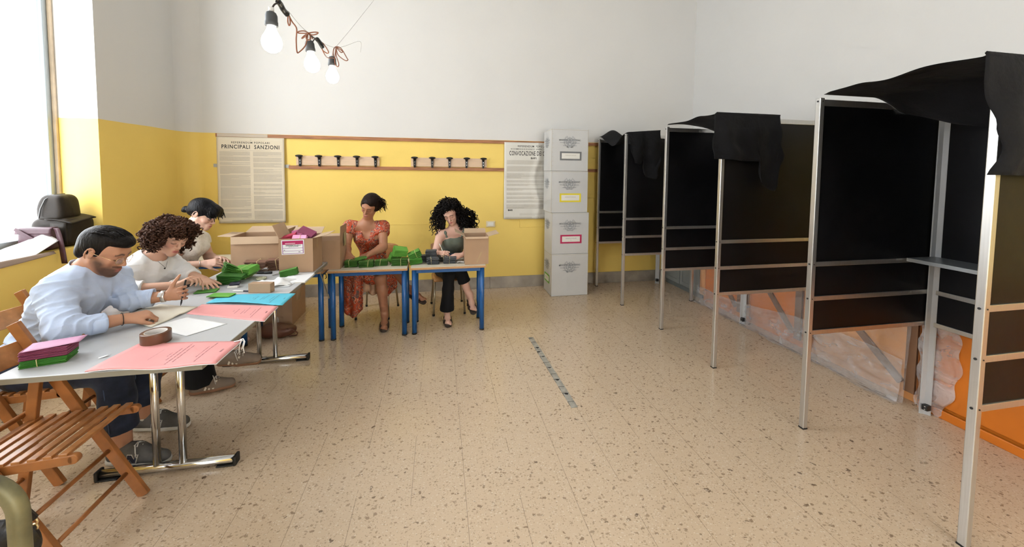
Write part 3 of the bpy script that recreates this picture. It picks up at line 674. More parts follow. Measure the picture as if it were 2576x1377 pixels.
    q.build('label_text', M_print2 if cname == 'crimson' else M_greyink, lo)
    return t
bx, by = 1.60, 4.61
bb = []
ballot_box(bx+0.000, by, 0.001, 0.00, (0.16, 0.42, 0.06), 'green', False, 'white ballot box at the bottom of the stack, green frame on its side', h=0.527)
ballot_box(bx-0.002, by, 0.530, -0.005, (0.50, 0.02, 0.10), 'crimson', True, 'white ballot box with crimson frame label, second from the floor', h=0.512)
ballot_box(bx-0.020, by+0.004, 1.044, 0.004, (0.80, 0.66, 0.04), 'yellow', True, 'white ballot box with yellow frame label, third from the floor', h=0.510, w=0.468)
ballot_box(bx-0.024, by+0.004, 1.556, 0.0, (0.17, 0.175, 0.18), 'grey', True, 'white ballot box with grey frame label, topmost of the stack', h=0.512, w=0.468)
# ------------------------------------------------------------------ long grey trestle table
ZT_ = 0.72
M_tabletop = mat('grey_laminate', (0.50, 0.51, 0.52), 0.35, noise_=0.03, scale=3)
M_tabedge = mat('beige_table_edge', (0.26, 0.24, 0.19), 0.5)
M_chrome = mat('chrome', (0.68, 0.69, 0.70), 0.17, metal=1.0)
def trestle():
    x0, x1, y0, y1 = -1.705, -0.978, 1.768, 3.600
    t = thing('folding_table', 'long grey folding table on chrome legs where three people sit', 'table', ((x0+x1)/2, (y0+y1)/2, 0))
    b = MB(); b.box((x0, y0, ZT_-0.024), (x1, y1, ZT_)); b.build('tabletop', M_tabletop, t, bevel=0.003)
    e = MB(); e.box((x0-0.001, y0-0.0015, ZT_-0.023), (x1+0.0015, y0, ZT_-0.002)); e.box((x1, y0, ZT_-0.023), (x1+0.0015, y1, ZT_-0.002)); e.build('edge_band', M_tabedge, t)
    f = MB()
    for x in (x0+0.06, x1-0.06): f.box((x-0.015, y0+0.10, ZT_-0.05), (x+0.015, y1-0.1, ZT_-0.024))
    f.build('under_rail', M_cap, t)
    for yf in (2.145, 3.262):
        g = MB(); g.sm = True
        for x in (-1.40, -1.285): g.tube([(x, yf, ZT_-0.03), (x, yf, 0.035)], 0.0165, 14)
        g.tube([(-1.405, yf, ZT_-0.045), (-1.28, yf, ZT_-0.045)], 0.012, 10)
        lo = g.build('leg', M_chrome, t)
        g = MB(); g.tube([(-1.64, yf, 0.027), (-1.05, yf, 0.027)], 0.021, 14); fo = g.build('foot_bar', M_chrome, t)
        for xa, xb in ((-1.653, -1.56), (-1.13, -1.037)):
            MB().box((xa, yf-0.023, 0), (xb, yf+0.023, 0.008)).build('foot_pad', M_cap, fo, bevel=0.003)
            xc = -1.652 if xa < -1.5 else -1.046; MB().box((xc-0.005, yf-0.024, 0.0), (xc+0.011, yf+0.024, 0.050)).build('end_cap', M_cap, fo, bevel=0.006)
        w = MB()
        for x in (-1.44, -1.325): w.tube([(x, yf-0.03, ZT_-0.03), (x+0.01, yf-0.035, ZT_-0.06), (x+0.035, yf-0.02, ZT_-0.075)], 0.0045, 6)
        w.build('locking_clip', M_chrome, lo)
    return t
trestle()
# ------------------------------------------------------------------ blue school desks
M_blue = mat('blue_enamel', (0.008, 0.10, 0.33), 0.38, coat=0.3)
M_desktop = mat('pale_desk_laminate', (0.66, 0.60, 0.48), 0.35, noise_=0.04)
M_deskedge = mat('beech_desk_edge', (0.48, 0.27, 0.12), 0.5, noise_=0.2, stretch=(8, 8, 60))
ZD = 0.645
def desk(x0, x1, y0, y1, lab, hook=False):
    t = thing('school_desk', lab, 'desk', ((x0+x1)/2, (y0+y1)/2, 0), 'blue-legged school desks in a row')
    MB().box((x0+0.006, y0+0.006, ZD-0.018), (x1-0.006, y1-0.006, ZD)).build('desktop', M_desktop, t)
    e = MB(); a, b = ZD-0.022, ZD-0.002
    e.box((x0, y0, a), (x1, y0+0.008, b)); e.box((x0, y1-0.008, a), (x1, y1, b)); e.box((x0, y0+0.008, a), (x0+0.008, y1-0.008, b)); e.box((x1-0.008, y0+0.008, a), (x1, y1-0.008, b))
    e.build('wood_edge', M_deskedge, t, bevel=0.003)
    lx0, lx1, ly0, ly1 = x0+0.035, x1-0.035, y0+0.055, y1-0.055
    f = MB(); z0, z1 = ZD-0.062, ZD-0.022
    f.box((lx0, ly0-0.012, z0), (lx1, ly0+0.012, z1)); f.box((lx0, ly1-0.012, z0), (lx1, ly1+0.012, z1)); f.box((lx0-0.012, ly0, z0), (lx0+0.012, ly1, z1)); f.box((lx1-0.012, ly0, z0), (lx1+0.012, ly1, z1))
    f.build('frame', M_blue, t, bevel=0.003)
    for x in (lx0, lx1):
        for y in (ly0, ly1):
            l = MB(); l.tube([(x, y, ZD-0.022), (x, y, 0.012)], 0.0225, 16); lo = l.build('leg', M_blue, t)
            c = MB(); c.tube([(x, y, 0.014), (x, y, 0.0)], 0.0235, 16); c.build('foot_cap', M_cap, lo)
    if hook:
        h = MB(); h.tube([(lx1+0.012, ly0-0.005, z0+0.03), (lx1+0.05, ly0-0.02, z0+0.028), (lx1+0.055, ly0-0.025, z0-0.004), (lx1+0.045, ly0-0.025, z0-0.01)], 0.004, 6); h.build('bag_hook', M_cap, t)
    return t
YD0, YD1 = 3.555, 3.965
desk(-1.70, -1.005, YD0, YD1, 'leftmost blue-legged school desk, half hidden behind the grey table', True)
desk(-0.975, -0.283, YD0, YD1, 'blue-legged school desk holding green bundles, in front of the woman in orange')
desk(-0.262, 0.445, YD0+0.005, YD1+0.005, 'blue-legged school desk holding grey bundles, in front of the woman in a green top')
t0 = MB(); 
desk(-2.57, -1.88, 4.02, 4.43, 'school desk in the left rear corner behind the dark-haired woman')

# ------------------------------------------------------------------ wooden folding chairs
M_fold = mat('varnished_beech', (0.35, 0.135, 0.038), 0.38, noise_=0.22, scale=4, stretch=(3, 3, 3), coat=0.15)
M_fold2 = mat('varnished_beech_slat', (0.42, 0.175, 0.055), 0.36, noise_=0.2, scale=5, stretch=(2, 6, 6), coat=0.15)
def folding_chair(loc, rz, lab, w=0.37):
    """faces +x; origin on the floor under the seat's middle"""
    t = thing('folding_chair', lab, 'folding chair', loc, 'slatted wooden folding chairs')
    T = rotz(rz, loc)
    def sub(name, mb, m, par=t): 
        return mb.build(name, m, par, bevel=0.003)
    h = w/2
    for s in (-1, 1):
        y = s*h; a = MB(); a.T = T; a.bar((0.215, y, 0.0), (-0.235, y, 0.86), 0.022, 0.042, up=(1, 0, 0)); sub('long_leg', a, M_fold)
        y2 = s*(h-0.045); a = MB(); a.T = T; a.bar((-0.215, y2, 0.0), (-0.125, y2, 0.66), 0.022, 0.038, up=(1, 0, 0)); sub('rear_leg', a, M_fold)
        a = MB(); a.T = T; a.bar((-0.19, s*(h-0.030), 0.418), (0.215, s*(h-0.030), 0.440), 0.022, 0.036); a.cyl((0.215, s*(h-0.019), 0.440), (0.215, s*(h-0.041), 0.440), 0.018, 14)
        so = sub('seat_rail', a, M_fold)
        a = MB(); a.T = T; a.cyl((-0.0, s*(h+0.012), 0.40), (-0.0, s*(h+0.017), 0.40), 0.006, 8); a.build('pivot', M_screw, so)
    for i in range(8):
        x = -0.160+i*0.0475; a = MB(); a.T = T; z = 0.434+0.022*(x+0.19)/0.4
        a.box((x, -h+0.020, z), (x+0.027, h-0.020, z+0.012)); a.build('slat', M_fold2, t, bevel=0.002)
    def longx(z): return 0.215-0.45*z/0.86
    a = MB(); a.T = T
    n = 8
    for z0, z1 in ((0.70, 0.785),): 
        a.grid(lambda u, v: (longx(z0+(z1-z0)*v)-0.02-0.02*math.sin(PI*u), -h+2*h*u, z0+(z1-z0)*v), n, 1, 0.012)
    sub('backrest', a, M_fold2)
    for z, hw in ((0.12, h), (0.24, h)):
        a = MB(); a.T = T; a.tube([(longx(z), -hw, z), (longx(z), hw, z)], 0.009, 8); a.build('dowel', M_fold, t)
    a = MB(); a.T = T; a.tube([(-0.175, -h, 0.475), (-0.175, h, 0.475)], 0.011, 8); a.build('dowel', M_fold, t)
    a = MB(); a.T = T; a.tube([(-0.19, -h+0.04, 0.19), (-0.19, h-0.04, 0.19)], 0.009, 8); a.build('dowel', M_fold, t)
    return t
folding_chair((-1.575, 1.815, 0), 0.03, 'empty slatted wooden folding chair at the near end of the grey table')
folding_chair((-2.02, 2.33, 0), 0.0, 'wooden folding chair under the man in the light blue shirt')
folding_chair((-2.02, 2.98, 0), 0.0, 'wooden folding chair under the curly brown-haired woman in white')
folding_chair((-2.10, 3.56, 0), 0.0, 'wooden folding chair under the dark-haired woman in the white lace top')

# school chairs
M_ply = mat('plywood_shell', (0.50, 0.24, 0.08), 0.4, noise_=0.15, scale=4, stretch=(1, 1, 5))
M_steel = mat('dull_steel_tube', (0.42, 0.36, 0.26), 0.35, metal=0.7)
def school_chair(x, y, rz, lab):
    t = thing('school_chair', lab, 'chair', (x, y, 0), 'plywood school chairs behind the desks'); T = rotz(rz, (x, y, 0))   # faces -y
    hs = 0.385
    a = MB(); a.T = T; a.grid(lambda u, v: (0.18*(2*u-1)*(1-0.12*(2*v-1)**2), 0.18*(2*v-1), hs+0.012*math.cos((2*v-1)*2)-0.008), 8, 8, 0.010); a.build('seat', M_ply, t)
    def bk(u, v):
        c = 2*u-1; d = 2*v-1; wx = 0.185*c; zz = 0.64+0.085*d*(1-0.25*c**4) 
        return (wx, 0.185+0.02*d-0.03*c*c, zz)
    a = MB(); a.T = T; a.grid(bk, 12, 8, -0.009); a.build('backrest', M_ply, t)
    for s in (-1, 1):
        a = MB(); a.T = T; a.tube([(s*0.165, -0.19, 0.01), (s*0.15, -0.155, hs-0.012)], 0.011, 10); lo = a.build('leg', M_steel, t)
        c = MB(); c.T = T; c.tube([(s*0.165, -0.19, 0.0), (s*0.165, -0.19, 0.02)], 0.013, 10); c.build('foot_cap', M_cap, lo)
        a = MB(); a.T = T; a.tube([(s*0.175, 0.20, 0.01), (s*0.15, 0.15, hs-0.02), (s*0.15, 0.165, hs+0.03), (s*0.15, 0.21, 0.68)], 0.011, 10); lo = a.build('leg', M_steel, t)
        c = MB(); c.T = T; c.tube([(s*0.175, 0.20, 0.0), (s*0.175, 0.20, 0.02)], 0.013, 10); c.build('foot_cap', M_cap, lo)
        a = MB(); a.T = T; a.tube([(s*0.15, -0.155, hs-0.016), (s*0.15, 0.155, hs-0.016)], 0.01, 8); a.build('side_tube', M_steel, t)
    return t
school_chair(-0.655, 4.235, -0.12, 'plywood school chair the woman in the orange dress sits on')
school_chair(0.10, 4.235, 0.05, 'plywood school chair the woman in the green top sits on')

# bent tube frame close to the camera, a black bag hanging from it
M_tubeold = mat('scuffed_olive_tube', (0.20, 0.185, 0.10), 0.45, metal=0.25, noise_=0.4, scale=12)
t = thing('tube_chair_frame', 'scuffed olive metal tube of a chair back in the lower left corner', 'chair', (-1.2, 1.1, 0))
a = MB(); pts = [(-1.015, 1.10, 0.0), (-1.015, 1.10, 0.62)]
for i in range(9): q = PI/2*i/8; pts.append((-1.115+0.10*math.cos(q), 1.10, 0.685+0.10*math.sin(q)))
for i in range(9): q = PI/2+PI/2*i/8; pts.append((-1.34+0.10*math.cos(q), 1.10, 0.685+0.10*math.sin(q)))
pts.append((-1.44, 1.10, 0.0)); a.tube(pts, 0.0195, 18); a.build('back_tube', M_tubeold, t)
a = MB(); a.tube([(-1.44, 1.12, 0.42), (-1.44, 0.80, 0.42), (-1.44, 0.78, 0.0)], 0.02, 12); a.build('side_tube', M_tubeold, t)
a = MB(); a.tube([(-1.005, 1.12, 0.42), (-1.005, 0.80, 0.42), (-1.005, 0.78, 0.0)], 0.02, 12); a.build('side_tube', M_tubeold, t)
a = MB(); a.box((-1.44, 0.78, 0.43), (-1.005, 1.08, 0.45)); a.build('seat', M_ply, t, bevel=0.006)
M_bag = mat('black_leather_bag', (0.012, 0.012, 0.013), 0.35, bump=0.3, bscale=40); M_gold = mat('pale_gold_metal', (0.75, 0.62, 0.38), 0.3, metal=1)
t = thing('handbag', 'small black handbag hanging by its strap in the lower left corner', 'bag', (-1.17, 1.19, 0.45))
a = MB(); a.T = Matrix.Translation((-1.17, 1.185, 0.53)); a.grid(lambda u, v: (0.12*math.cos(2*PI*u)*(math.sin(PI*v)**0.35), 0.04*math.sin(2*PI*u)*(math.sin(PI*v)**0.5), 0.078*(2*v-1)+0.006*math.sin(u*20)), 28, 14); a.build('body', M_bag, t)
a = MB(); a.tube([(-1.065, 1.19, 0.60), (-1.085, 1.165, 0.68), (-1.105, 1.14, 0.77), (-1.12, 1.10, 0.815), (-1.14, 1.065, 0.78)], 0.008, 8); a.build('strap', M_bag, t)
a = MB()
for z in (0.575, 0.59): a.tube([(-1.066+0.008*math.cos(2*PI*i/8), 1.19, z+0.009*math.sin(2*PI*i/8)) for i in range(8)], 0.0025, 6, closed=True)
a.build('strap_ring', M_gold, t)
# ------------------------------------------------------------------ ballot bundles, cartons, papers
GREEN = (0.07, 0.25, 0.03); LGREEN = (0.12, 0.36, 0.045); MAG = (0.52, 0.045, 0.16); MAROON = (0.26, 0.05, 0.11); PINKB = (0.86, 0.36, 0.58); BROWN = (0.20, 0.10, 0.065); GREYB = (0.085, 0.09, 0.095)
M_band = mat('pale_rubber_band', (0.70, 0.62, 0.30), 0.5)
def bmat(c, k=0):
    return mat('ballot_paper_%d_%d' % (int(c[0]*1000), int(c[1]*1000)), c, 0.65, noise_=0.10, scale=14)
def bundle(loc, rz, w, d, h, n, color, lab, group, tilt=(0, 0), fan=0.0, band=True, jit=0.004, curl=0.0, seed=0, dark=None, name='ballot_bundle'):
    """a pile of n folded ballots, w x d, h high, long fold edge towards -y; fan spreads them"""
    rnd = random.Random(seed*17+int(loc[0]*1000)); t = thing(name, lab, 'ballots', loc, group)
    T = Matrix.Translation(loc) @ Matrix.Rotation(rz, 4, 'Z') @ Matrix.Rotation(tilt[0], 4, 'X') @ Matrix.Rotation(tilt[1], 4, 'Y')
    b = MB(); th = h/n
    for i in range(n):
        k = i/max(1, n-1); jx, jy = rnd.uniform(-jit, jit), rnd.uniform(-jit, jit); a = fan*(k-0.5)+rnd.uniform(-0.02, 0.02)
        L = T @ Matrix.Translation((jx+curl*math.sin(k*3), jy, th*i)) @ Matrix.Rotation(a*0.35, 4, 'Z') @ Matrix.Rotation(fan*(k-0.5), 4, 'Y')
        g = th*0.14
        # a folded sheet: rounded fold in front, slightly open at the back
        prof = [(-d/2, th*0.45), (-d/2+th*0.5, g), (d/2+rnd.uniform(-0.002, 0.002), g*0.5), (d/2, th*0.42), (-d/2+th, th*0.5), (d/2-0.001, th*0.58), (d/2, th*0.97), (-d/2+th*0.5, th-g)]
        outer = [prof[0], prof[1], prof[2], prof[3], prof[4], prof[5], prof[6], prof[7]]
        m = len(outer); vs = [L @ Vector((-w/2, y, z)) for y, z in outer] + [L @ Vector((w/2, y, z)) for y, z in outer]
        b.add(vs, [tuple(range(m-1, -1, -1)), tuple(range(m, 2*m))] + [(j, (j+1) % m, m+(j+1) % m, m+j) for j in range(m)], False)
    b.build('folded_ballots', bmat(color), t)
    if band:
        p = MB(); p.T = T; x = rnd.uniform(-0.15, 0.15)*w; e = 0.0015; dx = rnd.uniform(-0.008, 0.008)
        p.tube([(x, -d/2-e, -0.0+e), (x+dx, -d/2-e, h+e), (x+dx, d/2+e, h+e), (x, d/2+e, e)], 0.0016, 6, closed=True)
        p.build('rubber_band', M_band, t)
    return t
gd = 'green ballot bundles on the school desks'
Z = ZD+0.001
DK = (0.05, 0.15, 0.02)
bundle((-0.797, 3.70, Z), 0.02, 0.108, 0.075, 0.060, 11, DK, 'dark green ballot bundle nearest the carton, on the school desk', gd, seed=1)
bundle((-0.795, 3.79, Z), 0.1, 0.10, 0.06, 0.03, 6, DK, 'low pile of green ballots behind the leftmost bundles', gd, seed=21, band=False)
bundle((-0.664, 3.685, Z), 0.0, 0.125, 0.085, 0.055, 9, DK, 'dark green ballot bundle second from the carton', gd, seed=2, jit=0.006)
bundle((-0.535, 3.72, Z), 0.03, 0.110, 0.08, 0.050, 10, DK, 'dark green ballot bundle third from the carton', gd, seed=3)
bundle((-0.362, 3.700, Z), -0.03, 0.140, 0.09, 0.062, 10, DK, 'banded green ballot bundle at the foot of the bright green heap', gd, seed=4, jit=0.007)
bundle((-0.435, 3.80, Z+0.002), 0.35, 0.10, 0.09, 0.080, 12, LGREEN, 'bright green ballot bundle leaning on the left of the heap', gd, tilt=(0, 0.35), seed=5, fan=0.2)
bundle((-0.375, 3.755, Z+0.085), 0.25, 0.125, 0.085, 0.070, 12, LGREEN, 'bright green ballot bundle on top of the heap', gd, tilt=(0.35, 0.18), seed=6, fan=0.1, band=False)
bundle((-0.218, 3.735, Z+0.062), 0.15, 0.115, 0.085, 0.060, 10, GREEN, 'green ballot bundle tilted up on the right of the heap', gd, tilt=(0.1, -0.42), seed=7)
bundle((-0.215, 3.72, Z+0.004), 0.1, 0.115, 0.085, 0.055, 9, GREEN, 'green ballot bundle lying under the tilted one, at the gap between desks', gd, tilt=(0, -0.12), seed=8, fan=0.12, band=False)
bundle((-0.72, 3.735, Z+0.062), 0.3, 0.10, 0.07, 0.012, 3, GREEN, 'few green ballots in the hands of the woman in orange', gd, tilt=(0.1, -0.15), seed=9, band=False)
gg = 'dark grey ballot bundles on the right desk'
bundle((-0.060, 3.70, Z), 0.05, 0.110, 0.07, 0.060, 9, GREYB, 'banded dark grey ballot bundle at the front of the grey pile', gg, seed=10, jit=0.009)
bundle((-0.075, 3.78, Z), -0.1, 0.100, 0.07, 0.118, 16, GREYB, 'tall grey ballot bundle standing highest in the grey pile', gg, seed=11, jit=0.005, band=False)
bundle((-0.15, 3.80, Z), 0.2, 0.08, 0.07, 0.066, 9, GREYB, 'dark grey ballot bundle at the left back of the grey pile', gg, seed=12, band=False)
bundle((0.035, 3.79, Z), 0.1, 0.085, 0.07, 0.064, 9, (0.06, 0.06, 0.05), 'dark grey banded bundle behind, near the writing hand', gg, seed=13)
bundle((0.105, 3.71, Z), 0.02, 0.115, 0.075, 0.056, 8, GREYB, 'banded grey ballot bundle nearest the open carton', gg, seed=14, jit=0.009)

Zt = ZT_+0.001
gt = 'ballot bundles on the grey table'
bundle((-1.618, 1.905, Zt), 0.30, 0.135, 0.095, 0.028, 7, (0.04, 0.20, 0.015), 'banded green ballots under the crimson ones, near end of the grey table', gt, seed=15, jit=0.002)
bundle((-1.617, 1.907, Zt+0.0292), 0.30, 0.137, 0.097, 0.040, 9, MAROON, 'crimson ballots stacked on the green ones, near end of the grey table', gt, seed=16, band=False, jit=0.002)
t = MB(); t.T = rotz(0.42, (-1.600, 1.915, Zt+0.071)); t.grid(lambda u, v: (0.16*(u-0.5), 0.10*(v-0.5), 0.006*u*u*(1-v)), 8, 4, 0.0006)
tag(t.build('ballot_paper', mat('pink_ballot_top', (0.56, 0.27, 0.42), 0.6), org=(-1.6, 1.915, Zt+0.071)), 'single pink ballot lying on top of the crimson stack', 'ballots')
gfan = 'fanned bundles on the far half of the grey table'
bundle((-1.515, 3.13, Zt+0.0), 0.55, 0.14, 0.10, 0.095, 16, GREEN, 'fanned green bundle at the left of the green heap on the grey table', gt, tilt=(0.0, 0.25), seed=17, fan=0.75, band=False)
bundle((-1.405, 3.14, Zt+0.008), -0.35, 0.15, 0.10, 0.085, 15, LGREEN, 'bright green fanned bundle at the right of the green heap', gt, tilt=(0.15, -0.35), seed=18, fan=0.55)
bundle((-1.455, 3.02, Zt+0.0), 0.02, 0.155, 0.09, 0.062, 18, (0.03, 0.15, 0.012), 'dark green fanned bundle at the front of the green heap', gt, tilt=(0, -0.15), seed=19, fan=0.5, band=False)
bundle((-1.13, 3.16, Zt+0.002), 0.12, 0.12, 0.05, 0.05, 10, (0.07, 0.23, 0.03), 'green bundle propped on edge in front of the labelled carton', gt, tilt=(0.0, -0.22), seed=20, band=False, jit=0.001)
bundle((-1.43, 3.35, Zt), 0.12, 0.145, 0.10, 0.085, 12, BROWN, 'fanned brown bundle with pale band in front of the plain carton', gt, tilt=(0, -0.2), seed=22, fan=0.55)
bundle((-1.30, 3.39, Zt), 0.1, 0.12, 0.09, 0.085, 12, BROWN, 'fanned brown bundle beside the labelled carton', gt, tilt=(0, -0.15), seed=23, fan=0.4)
bundle((-1.37, 2.70, Zt+0.0065), -0.12, 0.135, 0.075, 0.008, 3, LGREEN, 'few bright green ballots lying on the corner of the blue folder', gt, seed=24, band=False, tilt=(0, 0.02))
bundle((-1.525, 2.83, Zt), 0.2, 0.12, 0.08, 0.006, 2, GREEN, 'green ballots under the hand of the curly-haired woman', gt, seed=25, band=False)
bundle((-1.575, 2.98, Zt), 0.1, 0.10, 0.05, 0.022, 4, LGREEN, 'thin bright green ballots left of the green heap', gt, seed=26, band=False)

# open cardboard cartons
M_card = mat('brown_cardboard', (0.40, 0.255, 0.155), 0.75, noise_=0.06, scale=5); M_card2 = mat('pale_cardboard_inside', (0.50, 0.36, 0.24), 0.75, noise_=0.05)
M_clear = mat('packing_tape', (0.46, 0.33, 0.19), 0.2, noise_=0.05)
def carton(x0, x1, y0, y1, z, h, lab, flaps, rz=0.0, m=None, extra=None):
    c = ((x0+x1)/2, (y0+y1)/2, z); t = thing('cardboard_carton', lab, 'cardboard box', c, 'open brown cartons')
    T = rotz(rz, c); w, d = x1-x0, y1-y0; th = 0.004; m = m or M_card
    b = MB(); b.T = T
    b.box((-w/2, -d/2, 0), (w/2, d/2, th)); b.box((-w/2, -d/2, th), (w/2, -d/2+th, h)); b.box((-w/2, d/2-th, th), (w/2, d/2, h)); b.box((-w/2, -d/2+th, th), (-w/2+th, d/2-th, h)); b.box((w/2-th, -d/2+th, th), (w/2, d/2-th, h))
    b.build('walls', m, t)
    for side, ang, ln in flaps:      # ang: 0 folded flat outwards, 90 upright, above 90 leaning inwards
        a = math.radians(ang); o, s_ = math.cos(a)*ln, math.sin(a)*ln; f = MB(); f.T = T
        if side == 'f': P_, Q, D = (-w/2, -d/2, h), (w/2, -d/2, h), (0, -o, s_)
        if side == 'b': P_, Q, D = (w/2, d/2, h), (-w/2, d/2, h), (0, o, s_)
        if side == 'l': P_, Q, D = (-w/2, d/2, h), (-w/2, -d/2, h), (-o, 0, s_)
        if side == 'r': P_, Q, D = (w/2, -d/2, h), (w/2, d/2, h), (o, 0, s_)
        P_, Q, D = Vector(P_), Vector(Q), Vector(D); i_ = (Q-P_).normalized()*0.003
        f.grid(lambda u, v: (P_+i_)*(1-u)+(Q-i_)*u+D*v+i_*(1-2*u)*v*1.5, 2, 2, 0.003); f.s = [False]*len(f.f)
        f.build('flap', M_card2 if ang < 80 else m, t)
    if extra: extra(t, T, w, d, h)
    return t
M_purple = mat('label_purple', (0.30, 0.10, 0.30), 0.5); M_crim = mat('label_crimson_head', (0.42, 0.01, 0.10), 0.5); M_lab = mat('label_white', (0.78, 0.78, 0.80), 0.5)
def label1(t, T, w, d, h):
    F = T @ frame((-w/2, -d/2-0.0008, 0), (1, 0, 0), (0, 0, 1)) @ Matrix.Translation((0.104, h-0.068, 0)) @ Matrix.Rotation(0.02, 4, 'Z')
    R_ = lambda mb, a, b, c, e, z: mb.add([F @ Vector(p) for p in ((a, b, z), (c, b, z), (c, e, z), (a, e, z))], [(0, 1, 2, 3)], False)
    l = MB(); R_(l, -0.083, -0.058, 0.083, 0.058, 0.0004); l.mi = 1; R_(l, -0.077, -0.052, 0.077, 0.052, 0.0007); l.mi = 2; R_(l, -0.075, 0.022, 0.075, 0.050, 0.0010)
    l.mi = 0; R_(l, -0.072, -0.006, 0.072, 0.022, 0.0013); R_(l, -0.072, -0.028, 0.072, -0.009, 0.0013); R_(l, -0.072, -0.048, 0.072, -0.031, 0.0013); R_(l, -0.055, 0.029, 0.018, 0.033, 0.0013)
    lo = l.build('shipping_label', [M_lab, M_purple, M_crim], t, label='white label with a crimson head and purple frame')
    q = MB(); text_mb(q, 'REFERENDUM POPOLARE N. 2', F @ Matrix.Translation((0.005, 0.014, 0.0015)), 0.0135, 0.62, bold=0.0004); rnd = random.Random(5)
    words(q, F @ Matrix.Translation((0, 0, 0.0016)), -0.03, 0.04, 0.001, 0.006, 0.006, 0.003, rnd); words(q, F @ Matrix.Translation((0, 0, 0.0016)), -0.066, -0.05, -0.024, -0.019, 0.009, 0.004, rnd); words(q, F @ Matrix.Translation((0, 0, 0.0016)), 0.04, 0.055, -0.042, -0.037, 0.009, 0.004, rnd)
    q.build('label_text', M_ink, lo)
    a = MB(); a.T = T; a.box((w/2, -0.012, h-0.09), (w/2+0.0006, 0.012, h)); a.build('tape_strip', M_clear, t)
carton(-1.242, -0.992, 3.255, 3.50, Zt, 0.272, 'brown carton with a crimson and white label, pink ballots piled in its top', [('l', 66, 0.115), ('r', 12, 0.11), ('b', 20, 0.12)], extra=label1)
carton(-1.675, -1.275, 3.455, 3.70, Zt, 0.262, 'plain brown carton at the far end of the grey table, flaps spread flat', [('l', 3, 0.10), ('f', -80, 0.06), ('b', 18, 0.12), ('r', 78, 0.05)])
def sticker(t, T, w, d, h):
    F = T @ frame((w/2+0.0085, 0, 0), (0, 1, 0), (0, 0, 1)) @ Matrix.Translation((0.02, h-0.01, 0)); l = MB()
    for cx, cy, a, b in ((0, 0, 0.036, 0.062),): l.add([F @ Vector(p) for p in ((cx-a, cy-b, 0.0006), (cx+a, cy-b, 0.0006), (cx+a, cy+b, 0.0006), (cx-a, cy+b, 0.0006))], [(0, 1, 2, 3)], False)
    lo = l.build('sticker', mat('pale_green_sticker', (0.42, 0.42, 0.18), 0.6), t)
    q = MB(); rnd = random.Random(8); words(q, F @ Matrix.Translation((0, 0, 0.001)), -0.03, 0.03, -0.05, 0.055, 0.014, 0.006, rnd); q.build('sticker_print', M_greyink, lo)
carton(-1.26, -0.875, 3.615, 3.86, Z, 0.262, 'brown carton with a raised right flap, on the desks beside the woman in orange', [('r', 88, 0.125), ('b', 8, 0.08), ('l', 30, 0.08)], extra=sticker)
def tapes(t, T, w, d, h):
    a = MB(); a.T = T; a.bar((0.0, -d/2-0.0008, 0.02), (0.045, -d/2-0.0008, 0.12), 0.012, 0.0006, up=(0, 1, 0)); a.build('tape_strip', M_clear, t)
carton(0.245, 0.472, 3.605, 3.83, Z, 0.268, 'small open brown carton on the right end of the desks, four flaps spread', [('l', 28, 0.105), ('r', 15, 0.105), ('f', -70, 0.02), ('b', 70, 0.05)], extra=tapes)
t = carton(-1.86, -1.425, 4.02, 4.40, 0, 0.345, 'closed brown carton standing on the floor behind the leftmost school desk', [('f', 178, 0.18), ('b', 178, 0.18)])
a = MB(); a.box((-1.4245, 4.13, 0.20), (-1.4238, 4.27, 0.344)); a.build('tape_strip', M_clear, t)
# pink bundles piled in the labelled carton
gp = 'pink ballot bundles in the labelled carton'; zc = Zt+0.215
bundle((-1.175, 3.34, zc+0.03), 0.2, 0.11, 0.075, 0.05, 9, (0.50, 0.03, 0.08), 'red ballot bundle at the left inside the labelled carton', gp, tilt=(0.1, -0.35), seed=30, band=False)
bundle((-1.085, 3.40, zc+0.055), -0.3, 0.12, 0.085, 0.05, 9, MAROON, 'dull pink ballot bundle on top at the back of the labelled carton', gp, tilt=(0.35, 0.45), seed=31, band=False, fan=0.1)
bundle((-1.130, 3.385, zc+0.05), 0.5, 0.09, 0.07, 0.05, 9, (0.42, 0.10, 0.22), 'dusty pink ballot bundle in the middle of the labelled carton', gp, tilt=(0.5, -0.2), seed=32, band=False)
bundle((-1.105, 3.315, zc+0.035), -0.03, 0.10, 0.05, 0.038, 7, PINKB, 'bright pink ballot bundle facing out of the labelled carton', gp, tilt=(0.9, 0.04), seed=33)
bundle((-1.12, 3.37, Zt+0.005), 0.0, 0.22, 0.20, 0.21, 20, MAROON, 'deep layer of crimson ballots filling the labelled carton', gp, seed=34, band=False)
